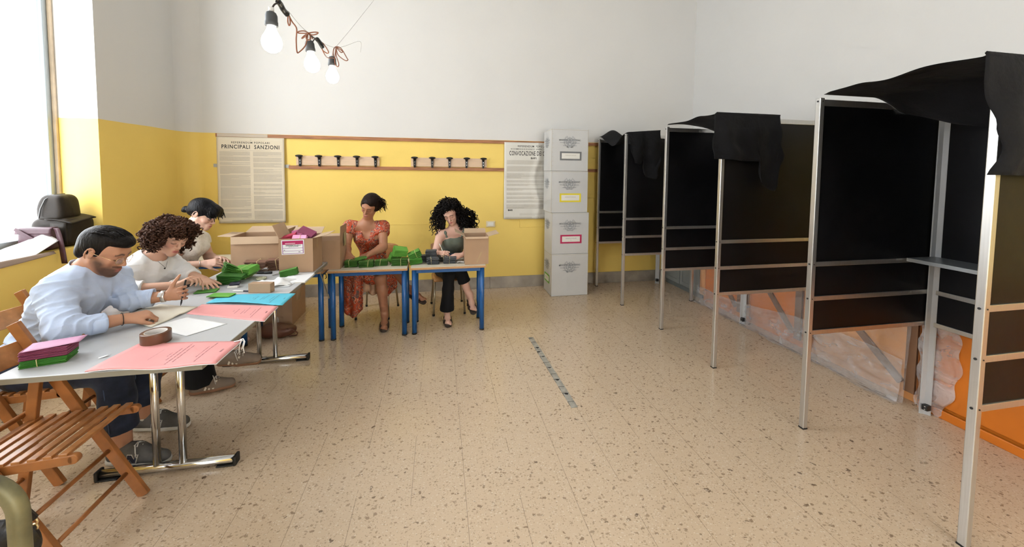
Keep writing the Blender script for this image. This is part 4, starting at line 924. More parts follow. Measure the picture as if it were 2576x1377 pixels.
# ------------------------------------------------------------------ folders and papers
M_fpink = mat('pink_folder_card', (0.80, 0.34, 0.33), 0.65, noise_=0.03); M_fblue = mat('blue_folder_card', (0.09, 0.50, 0.66), 0.6, noise_=0.03)
M_white = mat('white_paper', (0.80, 0.80, 0.80), 0.7); M_cream = mat('cream_paper', (0.76, 0.70, 0.58), 0.7, noise_=0.03); M_darkink = mat('dark_print', (0.10, 0.06, 0.07), 0.7)  # the dark ink is the folders' own print
def sheet(name, P, z, m, lab, cat, thick=0.0008, wave=0.0, lift=None, lines=None, group=None, inner=None):
    """P: four corners (x, y) counter-clockwise; lines: list of text rows as (u0, u1, v, size) in sheet units"""
    P = [Vector((p[0], p[1], 0)) for p in P]; c = sum(P, Vector())/4
    t = thing(name, lab, cat, (c.x, c.y, z), group)
    def fn(u, v):
        p = P[0]*(1-u)*(1-v)+P[1]*u*(1-v)+P[2]*u*v+P[3]*(1-u)*v
        dz = wave*(0.5+0.5*math.sin(u*7+v*4+P[0].x*9)) + (lift(u, v) if lift else 0)
        return Vector((p.x, p.y, z+thick+dz))
    b = MB(); b.grid(fn, 20, 12, thick); b.build('cover' if 'folder' in name else 'page', m, t)
    if inner:
        b = MB(); b.grid(lambda u, v: fn(u, v)-Vector((0, 0, thick*1.3))+Vector((0.004, -0.004, 0)), 12, 8, 0.0008); b.build('inner_sheet', inner, t)
    if lines:
        class PM:
            def __init__(s, u0, v0, du, dv): s.a = (u0, v0, du, dv)
            def __matmul__(s, p):
                u0, v0, (ux, uy), (vx, vy) = s.a
                return fn(u0+ux*p.x+vx*p.y, v0+uy*p.x+vy*p.y)+Vector((0, 0, 0.0008))
        q = MB(); rnd = random.Random(11)
        for u, v0, v1, sz in lines:
            vv = v0; M_ = PM(u, 0, (0, 1), (-1, 0))
            while vv < v1:
                for k in range(rnd.randint(3, 9)):
                    cw = sz*rnd.uniform(0.55, 1.0)
                    if vv+cw > v1: break
                    q.add([M_ @ Vector(p) for p in ((vv, -sz*0.42, 0), (vv+cw, -sz*0.42, 0), (vv+cw, sz*0.42, 0), (vv+cw*0.75, sz*0.42, 0), (vv+cw*0.75, -sz*0.15, 0), (vv+cw*0.25, -sz*0.15, 0), (vv+cw*0.25, sz*0.42, 0), (vv, sz*0.42, 0))], [(0, 1, 4, 5), (1, 2, 3, 4), (5, 6, 7, 0)], False); vv += cw+sz*0.42
                vv += sz*1.1
        q.build('printing', M_darkink if 'folder' in name else M_greyink, t)
    return t, fn
fl = [(0.36, 0.30, 0.70, 0.006), (0.48, 0.42, 0.56, 0.011), (0.515, 0.28, 0.74, 0.013), (0.555, 0.12, 0.90, 0.013), (0.595, 0.20, 0.82, 0.013), (0.76, 0.30, 0.74, 0.010), (0.795, 0.10, 0.92, 0.012), (0.925, 0.46, 0.60, 0.02)]
fo1, fn1 = sheet('pink_folder', [(-1.385, 1.762), (-0.912, 1.742), (-0.925, 1.972), (-1.372, 2.018)], Zt, M_fpink, 'pink folder overhanging the near corner of the grey table, tied with white string', 'folder', 0.003, 0.003, lift=lambda u, v: 0.004*(1-v)*(1+math.sin(u*9)), lines=fl, inner=M_white)
fl2 = [(0.52, 0.42, 0.55, 0.011), (0.56, 0.30, 0.66, 0.012), (0.64, 0.30, 0.62, 0.011), (0.675, 0.36, 0.80, 0.012), (0.77, 0.28, 0.66, 0.010), (0.805, 0.12, 0.86, 0.012), (0.93, 0.46, 0.58, 0.02)]
sheet('pink_folder', [(-1.395, 2.40), (-0.925, 2.215), (-0.945, 2.452), (-1.40, 2.555)], Zt, M_fpink, 'second pink folder lying beside the blue one on the grey table', 'folder', 0.003, 0.002, lines=fl2, inner=M_white)
sheet('blue_folder', [(-1.39, 2.575), (-0.925, 2.462), (-0.93, 2.69), (-1.375, 2.735)], Zt, M_fblue, 'bright blue folder on the grey table with green ballots on its corner', 'folder', 0.003, 0.002, lift=lambda u, v: 0.012*(1-v)*math.sin(PI*min(1, u*1.1)), lines=fl2)
# white strings of the folders
for par, c in ((fo1, (-0.918, 1.965, Zt)),):
    q = MB(); x, y, z = c
    q.tube([(x-0.03, y-0.005, z+0.006), (x, y, z+0.010), (x+0.012, y-0.004, z+0.004), (x+0.004, y-0.012, z-0.03)], 0.0028, 6)
    q.tube([(x-0.01, y+0.008, z+0.008), (x+0.006, y+0.0, z+0.016), (x+0.018, y-0.01, z+0.006), (x+0.012, y-0.014, z-0.022), (x+0.016, y-0.014, z-0.048)], 0.0024, 6)
    q.tube([(x+0.002, y-0.004, z+0.012), (x-0.004, y-0.014, z-0.012), (x-0.006, y-0.014, z-0.040)], 0.0024, 6)
    q.build('white_string', M_white, par)
t, f_ = sheet('open_booklet', [(-1.735, 2.40), (-1.452, 2.222), (-1.395, 2.50), (-1.64, 2.585)], Zt, M_cream, 'open cream register under the hands of the man in blue', 'booklet', 0.006, 0.002, lift=lambda u, v: 0.006*math.exp(-((v-0.55)/0.08)**2), lines=[(0.1+0.055*i, 0.08, 0.9, 0.003) for i in range(14)])
sheet('white_sheet', [(-1.455, 2.228), (-1.212, 2.078), (-1.10, 2.216), (-1.36, 2.352)], Zt, M_white, 'white printed sheet between the tape roll and the second pink folder', 'paper', 0.0006, 0.001, lines=[(0.12+0.07*i, 0.15, 0.85, 0.003) for i in range(11)])
sheet('white_papers', [(-1.16, 2.965), (-0.955, 2.945), (-0.960, 3.19), (-1.12, 3.215)], Zt, M_white, 'stack of white papers at the edge of the table before the labelled carton', 'paper', 0.005, 0.002, inner=M_cream)
sheet('white_papers', [(-1.20, 2.86), (-1.03, 2.86), (-1.02, 3.0), (-1.20, 3.02)], Zt, M_white, 'loose white papers under the crumpled cloth', 'paper', 0.0015, 0.002)
sheet('white_sheet', [(-1.66, 3.03), (-1.58, 2.99), (-1.54, 3.12), (-1.62, 3.16)], Zt, M_white, 'white slip of paper left of the green heap', 'paper', 0.0006, 0.001)
# crumpled white paper bag
def crumple(u, v):
    x = -1.30+0.25*u+0.02*math.sin(v*9); y = 2.86+0.17*v+0.02*math.sin(u*8)
    n_ = noise.noise(Vector((u*4, v*4, 2))); n2 = abs(noise.noise(Vector((u*9, v*9, 5))))
    e = math.sin(PI*u)**0.6*math.sin(PI*v)**0.6
    return (x, y, Zt+0.003+e*(0.010+0.02*n2+0.012*n_)+0.035*math.exp(-((u-0.78)/0.16)**2-((v-0.4)/0.35)**2))
q = MB(); q.grid(crumple, 30, 24, 0.001); tag(q.build('crumpled_paper', M_white, org=(-1.18, 2.94, Zt)), 'crumpled white wrapping paper behind the small brown box', 'paper')
# small brown box
q = MB(); q.T = rotz(-0.15, (-1.165, 2.768, Zt)); q.box((-0.071, -0.025, 0), (0.071, 0.025, 0.062)); q.build
tag(q.build('small_box', M_card, org=(-1.165, 2.768, Zt), bevel=0.001), 'small closed brown cardboard box behind the blue folder', 'box')
# roll of brown tape
t = thing('tape_roll', 'roll of brown packing tape standing flat on the grey table', 'tape roll', (-1.312, 2.036, Zt)); M_btape = mat('brown_tape', (0.125, 0.055, 0.028), 0.28, noise_=0.1)
q = MB(); q.lathe((-1.312, 2.036, Zt), [(0.042, 0), (0.056, 0), (0.0565, 0.002), (0.0565, 0.048), (0.056, 0.05), (0.042, 0.05)], 48); q.build('tape_wound', M_btape, t)
q = MB(); q.lathe((-1.312, 2.036, Zt), [(0.042, 0.05), (0.0385, 0.05), (0.0385, 0), (0.042, 0)], 48); q.build('cardboard_core', mat('grey_core', (0.62, 0.58, 0.54), 0.7), t)
# stamp pad, pens, scissors, marker
M_navy = mat('navy_plastic', (0.01, 0.012, 0.03), 0.4)
t = thing('ink_pad', 'white and navy ink pad on the grey table before the green heap', 'ink pad', (-1.397, 2.90, Zt))
q = MB(); q.T = rotz(0.1, (-1.397, 2.90, Zt)); q.box((-0.03, -0.02, 0), (0.03, 0.02, 0.014)); q.build('base', M_white_pl, t, bevel=0.002)
q = MB(); q.T = rotz(0.1, (-1.392, 2.91, Zt+0.016)) @ Matrix.Rotation(0.3, 4, 'X'); q.box((-0.03, -0.012, 0), (0.03, 0.02, 0.012)); q.build('lid', M_navy, t, bevel=0.003)
def pen(a, b, r, m, lab, cap=None, name='pen'):
    a, b = Vector(a), Vector(b); t = thing(name, lab, 'pen', a); d = (b-a)
    q = MB(); q.tube([a, a+d*0.08, a+d*0.1, b], [r*0.25, r*0.8, r, r], 10); q.build('barrel', m, t)
    q = MB(); q.tube([a+d*0.62, b-d*0.01, b+d*0.01], [r*1.15, r*1.15, r*0.8], 10); q.build('cap', cap or m, t)
    return t
pen((-1.355, 2.80, Zt+0.006), (-1.235, 2.775, Zt+0.006), 0.0045, M_white_pl, 'white pen with dark cap lying behind the blue folder', M_navy)
pen((-1.44, 3.26, Zt+0.009), (-1.29, 3.245, Zt+0.009), 0.008, M_cap, 'thick black marker in front of the fanned brown bundles', M_cap, 'marker')
t = thing('scissors', 'scissors with red and black handles next to the labelled carton', 'scissors', (-1.22, 3.22, Zt)); M_red = mat('red_plastic', (0.55, 0.02, 0.015), 0.35)
q = MB(); q.T = rotz(1.0, (-1.225, 3.225, Zt))
for s in (-1, 1): q.prism([(0, s*0.002), (-0.06, s*0.001), (-0.062, s*0.006), (0, s*0.010)], Matrix.Translation((0, 0, 0.004)), 0.002)
q.build('blades', M_alu, t)
for s in (-1, 1):
    q = MB(); q.T = rotz(1.0, (-1.225, 3.225, Zt)); q.tube([(0.028+0.022*math.cos(2*PI*i/14), s*0.012+0.010*math.sin(2*PI*i/14), 0.008) for i in range(14)], 0.0045, 8, closed=True); q.build('handle', M_red if s > 0 else M_cap, t)
# roll of clear tape lying flat
t = MB(); t.T = Matrix.Identity(4); t.lathe((-1.30, 3.09, Zt), [(0.022, 0), (0.034, 0), (0.034, 0.012), (0.022, 0.012), (0.022, 0)], 32)
tag(t.build('clear_tape_roll', mat('yellowish_tape', (0.52, 0.52, 0.36), 0.2), org=(-1.3, 3.09, Zt)), 'small roll of clear yellowish tape flat on the grey table', 'tape roll')
# tiny scraps of white paper
q = MB(); q.T = rotz(0.5, (-1.428, 1.905, Zt)); q.grid(lambda u, v: (0.028*(u-0.5), 0.016*(v-0.5), 0.004*u), 3, 2, 0.0004)
tag(q.build('paper_scrap', M_white, org=(-1.428, 1.905, Zt)), 'tiny scrap of white paper beside the near pink folder', 'paper')
# strap hanging from the table's far edge
q = MB(); q.grid(lambda u, v: (-0.955+0.03*math.sin(v*PI*0.9)+0.055*v**2*(1 if v > 0.6 else 0.6), 3.30+0.012*(u-0.5)*2+0.03*math.sin(v*3), ZT_-0.02-0.22*math.sin(min(v, 0.9)*PI/1.8)), 1, 16, 0.002)
tag(q.build('hanging_strap', mat('olive_webbing', (0.22, 0.20, 0.14), 0.8), org=(-0.95, 3.3, ZT_-0.02)), 'olive webbing strap looped down from the far edge of the grey table', 'strap')
# crumpled clear wrapper and cloth near the small carton
q = MB(); q.grid(lambda u, v: (0.168+0.075*u, 3.665+0.06*v, Z+0.002+0.016*abs(noise.noise(Vector((u*5, v*4, 9))))+0.008*math.sin(PI*u)), 14, 10, 0.0006)
tag(q.build('crumpled_tissue', M_white, org=(0.2, 3.69, Z)), 'crumpled white tissue left of the small open carton', 'paper')
# brown bag and small bottle on the floor under the tables
M_brleather = mat('reddish_brown_leather', (0.13, 0.05, 0.03), 0.5, bump=0.4, bscale=20)
t = thing('brown_bag', 'reddish brown bag lying on the floor under the leftmost desk', 'bag', (-1.47, 3.80, 0))
q = MB(); q.T = Matrix.Translation((-1.47, 3.78, 0.055)); q.grid(lambda u, v: (0.165*math.cos(2*PI*u)*math.sin(PI*v)**0.5, 0.09*math.sin(2*PI*u)*math.sin(PI*v)**0.5, -0.052*math.cos(PI*v)+0.012*noise.noise(Vector((math.cos(2*PI*u)*2, v*3, 1)))), 28, 14); q.build('body', M_brleather, t)
q = MB(); q.tube([(-1.38, 3.74, 0.08), (-1.31, 3.68, 0.10), (-1.27, 3.70, 0.05), (-1.29, 3.74, 0.012), (-1.35, 3.72, 0.02)], 0.006, 8); q.build('strap', M_brleather, t)
t = thing('water_bottle', 'small clear water bottle standing on the floor beside the brown bag', 'bottle', (-1.545, 3.95, 0))
q = MB(); q.lathe((-1.545, 3.95, 0), [(0, 0.001), (0.026, 0.002), (0.028, 0.01), (0.028, 0.09), (0.022, 0.105), (0.010, 0.125), (0.010, 0.14)], 20); q.build('body', mat('clear_bottle', (0.85, 0.88, 0.88), 0.05, alpha=0.35), t)
q = MB(); q.lathe((-1.545, 3.95, 0), [(0.011, 0.134), (0.011, 0.15), (0, 0.15)], 16); q.build('cap', M_red, t)

# ------------------------------------------------------------------ bags and poster on the window sill
ZSILL = ZS+0.001
M_dleath = mat('dark_olive_leather', (0.016, 0.011, 0.007), 0.55, bump=0.25, bscale=18, noise_=0.2, spec=0.25); M_purpleath = mat('plum_leather', (0.060, 0.022, 0.032), 0.5, bump=0.2, bscale=25, noise_=0.15)
def puffy(c, sx, sy, sz, p=0.35, n1=30, n2=18, seed=0, amp=0.006, top=0.0):
    def fn(u, v):
        a = 2*PI*u; th = PI*v; sp_ = lambda x, e: math.copysign(abs(x)**e, x)
        r = max(0.0, math.sin(th))**p
        x = sx*sp_(math.cos(a), p)*r; y = sy*sp_(math.sin(a), p)*r; z = -sz*sp_(math.cos(th), p+0.15)
        k = 1-top*(z/sz+1)/2; d = amp*noise.noise(Vector((x*9, y*9, z*9+seed)))
        return (c[0]+x*k+d, c[1]+y*k+d, max(c[2]+z+d*0.5, ZSILL+0.001))
    return fn
t = thing('leather_backpack', 'dark olive leather backpack standing on the window sill', 'backpack', (-2.95, 3.64, ZSILL))
cx, cy = -2.945, 3.64
q = MB(); q.grid(puffy((cx, cy, ZSILL+0.115), 0.125, 0.13, 0.115, 0.35, seed=1), 40, 20); q.build('body', M_dleath, t)
q = MB(); q.grid(puffy((cx-0.012, cy-0.02, ZSILL+0.300), 0.10, 0.105, 0.105, 0.42, seed=3, top=0.25), 40, 20); q.build('top_compartment', M_dleath, t)
q = MB(); q.tube([(cx-0.055, cy-0.128, ZSILL+0.23), (cx-0.045, cy-0.125, ZSILL+0.30), (cx-0.03, cy-0.105, ZSILL+0.37), (cx-0.015, cy-0.05, ZSILL+0.405), (cx-0.01, cy+0.03, ZSILL+0.408)], 0.0045, 8); q.build('zip', mat('zip_grey', (0.10, 0.10, 0.10), 0.3, metal=0.5), t)
q = MB(); q.grid(lambda u, v: (cx-0.02+0.17*u, cy-0.13+0.22*v, ZSILL+0.235-0.035*u*u-0.012*math.cos(v*3)), 12, 10, 0.008); q.build('flap', M_dleath, t)
q = MB(); q.grid(lambda u, v: (cx+0.02+0.10*u, cy-0.137, ZSILL+0.02+0.17*v), 4, 4, 0.012); q.build('front_pocket', M_dleath, t)
t = thing('leather_bag', 'plum leather shoulder bag lying before the backpack on the window sill', 'bag', (-2.95, 3.42, ZSILL))
cx, cy = -2.935, 3.44
q = MB(); q.grid(puffy((cx, cy, ZSILL+0.085), 0.105, 0.052, 0.084, 0.28, seed=5), 40, 18); q.build('body', M_purpleath, t)
q = MB(); q.grid(lambda u, v: (cx-0.108+0.216*u, cy-0.056+0.01*v+0.06*max(0, v-0.6)*2, ZSILL+0.125+0.06*min(v, 0.75)), 12, 8, 0.006); q.build('flap', M_purpleath, t)
q = MB(); q.grid(lambda u, v: (cx+0.112+0.035*u+0.05*v, cy-0.035-0.01*v, ZSILL+0.165-0.17*v-0.10*v*v+0.03*math.sin(v*3)), 2, 14, 0.004); q.build('strap', M_purpleath, t)
q = MB(); q.bar((cx-0.10, cy-0.062, ZSILL+0.165), (cx+0.03, cy-0.062, ZSILL+0.07), 0.022, 0.004, up=(0, 1, 0)); q.build('strap', M_purpleath, t)
# creased paper poster thrown over the sill
M_undershade = mat('painted_underside_shade', (0.30, 0.22, 0.17), 0.7)  # brown stands in for shade on the underside of the curled poster edge
def pst(u, v):
    y = 2.55+0.85*u; x = -3.05+0.262*v; n_ = noise.noise(Vector((u*5, v*4, 4)))
    z = ZSILL+0.006+0.012*abs(n_)*(1 if v < 0.8 else 0.4)
    z += 0.10*max(0, u-0.78)/0.22*(1-abs(v-0.65))*1.2
    if v > 0.78: z -= 0.012*((v-0.78)/0.22)**1.5
    return (x, y, z)
q = MB(); q.grid(pst, 40, 30, 0.0012)
tag(q.build('creased_poster', M_white, org=(-2.9, 2.9, ZSILL)), 'creased white paper spread over the front of the window sill', 'paper')
q = MB(); q.grid(lambda u, v: (-2.772-0.014*v+0.006*math.sin(u*9), 2.45+0.90*u, ZSILL+0.004-(0.075-0.055*u)*(1-v)), 20, 4, 0.001)
tag(q.build('shaded_paper_edge', M_undershade, org=(-2.75, 2.8, ZSILL)), 'curled paper edge over the front of the window sill, its underside shade painted brown', 'paper')

# ------------------------------------------------------------------ three bulbs hung on a cable
M_bulb = mat('lit_bulb_glass', (1, 1, 1), 0.3, emit=((1.0, 0.96, 0.88), 11.0)); M_socket = mat('dark_grey_socket', (0.055, 0.06, 0.065), 0.45); M_collar = mat('white_collar', (0.7, 0.7, 0.7), 0.4)
M_cable = mat('brown_cable', (0.22, 0.08, 0.04), 0.5); M_cabled = mat('dark_cable', (0.05, 0.035, 0.03), 0.5); M_wire = mat('thin_steel_wire', (0.45, 0.43, 0.40), 0.4, metal=0.5); M_plug = mat('black_plug', (0.015, 0.016, 0.015), 0.4)
def at(px, py, Y):
    """the point of the vertical plane y = Y seen at a pixel of the photograph"""
    X_ = ((px-1288)*math.cos(roll)+(py-CPY)*math.sin(roll))/FPX; y_ = -(-(px-1288)*math.sin(roll)+(py-CPY)*math.cos(roll))/FPX
    a, b, c = X_, math.cos(pitch)+math.sin(pitch)*y_, -math.sin(pitch)+math.cos(pitch)*y_
    d = Vector((a*math.cos(yaw)+b*math.sin(yaw), -a*math.sin(yaw)+b*math.cos(yaw), c)); return Vector((0, 0, EYE))+d*(Y/d.y)
def bulb(base, s, lab, tiltx=0.0):
    t = thing('light_bulb', lab, 'light bulb', base, 'lit bulbs on the hanging cable')
    T = Matrix.Translation(base) @ Matrix.Rotation(tiltx, 4, 'Y') @ Matrix.Scale(s, 4)
    q = MB(); q.T = T
    prof = [(0.0135, 0), (0.0135, -0.004), (0.015, -0.015), (0.022, -0.030), (0.029, -0.043), (0.0325, -0.058), (0.031, -0.072), (0.024, -0.086), (0.012, -0.094), (0.0005, -0.0965)]
    q.lathe((0, 0, 0), prof, 28, Matrix.Identity(4)); q.build('glass', M_bulb, t)
    q = MB(); q.T = T; q.lathe((0, 0, 0), [(0.0001, 0.046), (0.008, 0.046), (0.015, 0.042), (0.019, 0.032), (0.0195, 0.012), (0.0205, 0.010), (0.0205, -0.003), (0.0135, -0.004)], 24, Matrix.Identity(4)); q.build('socket', M_socket, t)
    q = MB(); q.T = T; q.lathe((0, 0, 0), [(0.0001, 0.060), (0.009, 0.060), (0.009, 0.046), (0.0001, 0.046)], 14, Matrix.Identity(4)); q.build('collar', M_collar, t)
    l = bpy.data.lights.new('bulb_light', 'POINT'); l.energy = 1.0; l.color = (1.0, 0.94, 0.84); l.shadow_soft_size = 0.03
    lo = link(bpy.data.objects.new('bulb_light', l)); lo.location = (T @ Vector((0, 0, -0.06)))
    return T
Y1, Y2, Y3 = 1.72, 2.16, 2.52
bulb(at(683, 63, Y1), 1.15, 'largest lit bare bulb, the first on the hanging cable')
bulb(at(781, 128, Y2), 1.15, 'middle lit bare bulb on the hanging cable', -0.1)
bulb(at(836, 164, Y3), 1.15, 'smallest and lowest lit bare bulb, nearest the back wall')
t = thing('cable', 'brown electric cable looped between the hanging bulbs with black plugs', 'cable', at(760, 80, 2.1))
def cab(name, pts, r, m, closed=False):
    q = MB(); P = [at(*p) for p in pts]
    # smooth the polyline
    out = []
    n = len(P)
    for i in range(n-1):
        p0, p1, p2, p3 = P[max(i-1, 0)], P[i], P[i+1], P[min(i+2, n-1)]
        for k in range(6):
            u = k/6; out.append(0.5*((2*p1)+(-p0+p2)*u+(2*p0-5*p1+4*p2-p3)*u*u+(-p0+3*p1-3*p2+p3)*u**3))
    out.append(P[-1]); q.tube(out, r, 7); return q.build(name, m, t)
cab('lead', [(683, 28, Y1), (686, 18, Y1), (692, 10, Y1+.02), (700, 9, Y1+.05)], 0.0035, M_cabled)
cab('plug', [(700, 4, Y1+.05), (706, 12, Y1+.08), (710, 20, Y1+.1), (715, 28, Y1+.13), (723, 37, Y1+.15)], [0.0115]*25, M_plug)
cab('lead', [(680, -30, Y1-.1), (693, -8, Y1), (701, 4, Y1+.05)], 0.004, M_cabled)
cab('loop', [(724, 37, 1.87), (724, 55, 1.9), (727, 64, 1.9), (730, 58, 1.9), (728, 40, 1.88)], 0.003, M_cable)
cab('loop', [(726, 38, 1.87), (735, 55, 1.9), (746, 72, 1.92), (745, 100, 1.95), (747, 130, 1.98), (753, 131, 2.0), (768, 115, 2.03), (773, 95, 2.06), (775, 82, 2.08)], 0.003, M_cable)
for k, pts in enumerate(([(775, 82, 2.08), (765, 78, 2.08), (752, 79, 2.08), (750, 83, 2.08), (765, 84, 2.08), (776, 84, 2.08)],
            [(777, 83, 2.08), (790, 81, 2.08), (800, 82, 2.08), (796, 86, 2.08), (785, 88, 2.08), (777, 84, 2.08)],
            [(775, 84, 2.08), (765, 90, 2.1), (759, 97, 2.1), (766, 93, 2.1), (775, 86, 2.08)],
            [(776, 84, 2.08), (770, 92, 2.06), (772, 100, 2.06), (780, 99, 2.06), (780, 90, 2.08), (776, 84, 2.08)],
            [(777, 85, 2.08), (783, 92, 2.1), (786, 98, 2.1), (782, 90, 2.1)])): cab('loop', pts, 0.003, M_cable)
cab('loop', [(778, 85, 2.08), (786, 93, 2.1), (792, 97, 2.12), (799, 99, 2.14)], 0.003, M_cabled)
cab('plug', [(797, 98, 2.14), (802, 104, 2.16), (806, 110, 2.18), (811, 119, 2.2)], [0.011]*19, M_plug)
cab('lead', [(787, 105, Y2), (790, 100, Y2), (797, 100, 2.15)], 0.003, M_cabled)
cab('loop', [(804, 102, 2.17), (815, 112, 2.2), (826, 130, 2.22), (823, 134, 2.24), (813, 128, 2.22), (808, 120, 2.2)], 0.0028, M_cable)
cab('loop', [(809, 120, 2.2), (815, 134, 2.26), (823, 145, 2.35), (837, 146, 2.45), (842, 147, 2.5)], 0.0028, M_cable)
for pts in ([(845, 117, 2.5), (839, 125, 2.5), (838, 148, 2.52), (842, 158, 2.52)], [(846, 117, 2.5), (858, 122, 2.5), (872, 145, 2.5), (875, 151, 2.5), (868, 152, 2.5), (852, 140, 2.5), (847, 128, 2.5), (845, 118, 2.5)],
            [(845, 118, 2.5), (846, 140, 2.5), (852, 160, 2.5), (850, 168, 2.5), (844, 163, 2.5), (842, 150, 2.5), (845, 120, 2.5)], [(846, 118, 2.5), (855, 124, 2.5), (862, 130, 2.5), (858, 132, 2.5), (850, 124, 2.5), (845, 118, 2.5)],
            [(845, 118, 2.5), (843, 135, 2.52), (841, 155, 2.52), (839, 162, 2.52)]): cab('loop', pts, 0.0028, M_cable)
cab('plug', [(838, 149, 2.52), (840, 155, 2.52), (842, 163, 2.52)], [0.009]*13, M_plug)
cab('wire', [(725, 28, 1.87), (775, 82, 2.08), (845, 120, 2.5), (905, 104, 3.1), (907, 132, 3.12)], 0.0010, M_wire)
q = MB(); q.tube([at(845, 118, 2.5), at(882, 74, 2.9), at(1100, -200, 4.85)], 0.0011, 5); q.build('wire', M_wire, t)
q = MB(); q.tube([at(693, -8, Y1), at(600, -190, 1.0)], 0.002, 5); q.build('wire', M_wire, t)
# ------------------------------------------------------------------ bodies: smooth surfaces grown from tapered limbs
def A3(p): return np.array([p[0], p[1], p[2]], float)
def rc(a, b, ra, rb): return ('c', A3(a), A3(b), ra, rb)                       # tapered limb
def el(c, r, R=None): return ('e', A3(c), A3(r), np.array(R if R is not None else np.eye(3), float))
def bx_(c, r, R=None, rad=0.005): return ('b', A3(c), A3(r), np.array(R if R is not None else np.eye(3), float), rad)
def xf(prim, M, s=1.0):
    """move a primitive by a rigid matrix, scaled by s"""
    R = np.array(M.to_3x3()); T = np.array(M.translation)
    if prim[0] == 'c': return ('c', R@(prim[1]*s)+T, R@(prim[2]*s)+T, prim[3]*s, prim[4]*s)
    if prim[0] == 'e': return ('e', R@(prim[1]*s)+T, prim[2]*s, R@prim[3])
    return ('b', R@(prim[1]*s)+T, prim[2]*s, R@prim[3], prim[4]*s)
def bound(p):
    if p[0] == 'c': 
        r = max(p[3], p[4]); return np.minimum(p[1], p[2])-r, np.maximum(p[1], p[2])+r
    if p[0] == 'e': e = np.abs(p[3])@p[2]; return p[1]-e, p[1]+e
    e = np.abs(p[3])@(p[2]+p[4]); return p[1]-e, p[1]+e
def dist(p, X):
    if p[0] == 'c':
        a, b, ra, rb = p[1:]; ba = b-a; l2 = max(ba@ba, 1e-12); h = np.clip((X-a)@ba/l2, 0, 1)
        return np.linalg.norm(X-a-h[..., None]*ba, axis=-1)-(ra+(rb-ra)*h)
    q = (X-p[1])@p[3]
    if p[0] == 'e':
        k0 = np.linalg.norm(q/p[2], axis=-1); k1 = np.linalg.norm(q/p[2]**2, axis=-1); return np.where(k1 > 1e-9, k0*(k0-1)/np.maximum(k1, 1e-9), -p[2].min())
    d = np.abs(q)-p[2]; return np.linalg.norm(np.maximum(d, 0), axis=-1)+np.minimum(d.max(axis=-1), 0)-p[4]
def smin(a, b, k):
    h = np.maximum(k-np.abs(a-b), 0)/k; return np.minimum(a, b)-h*h*k*0.25
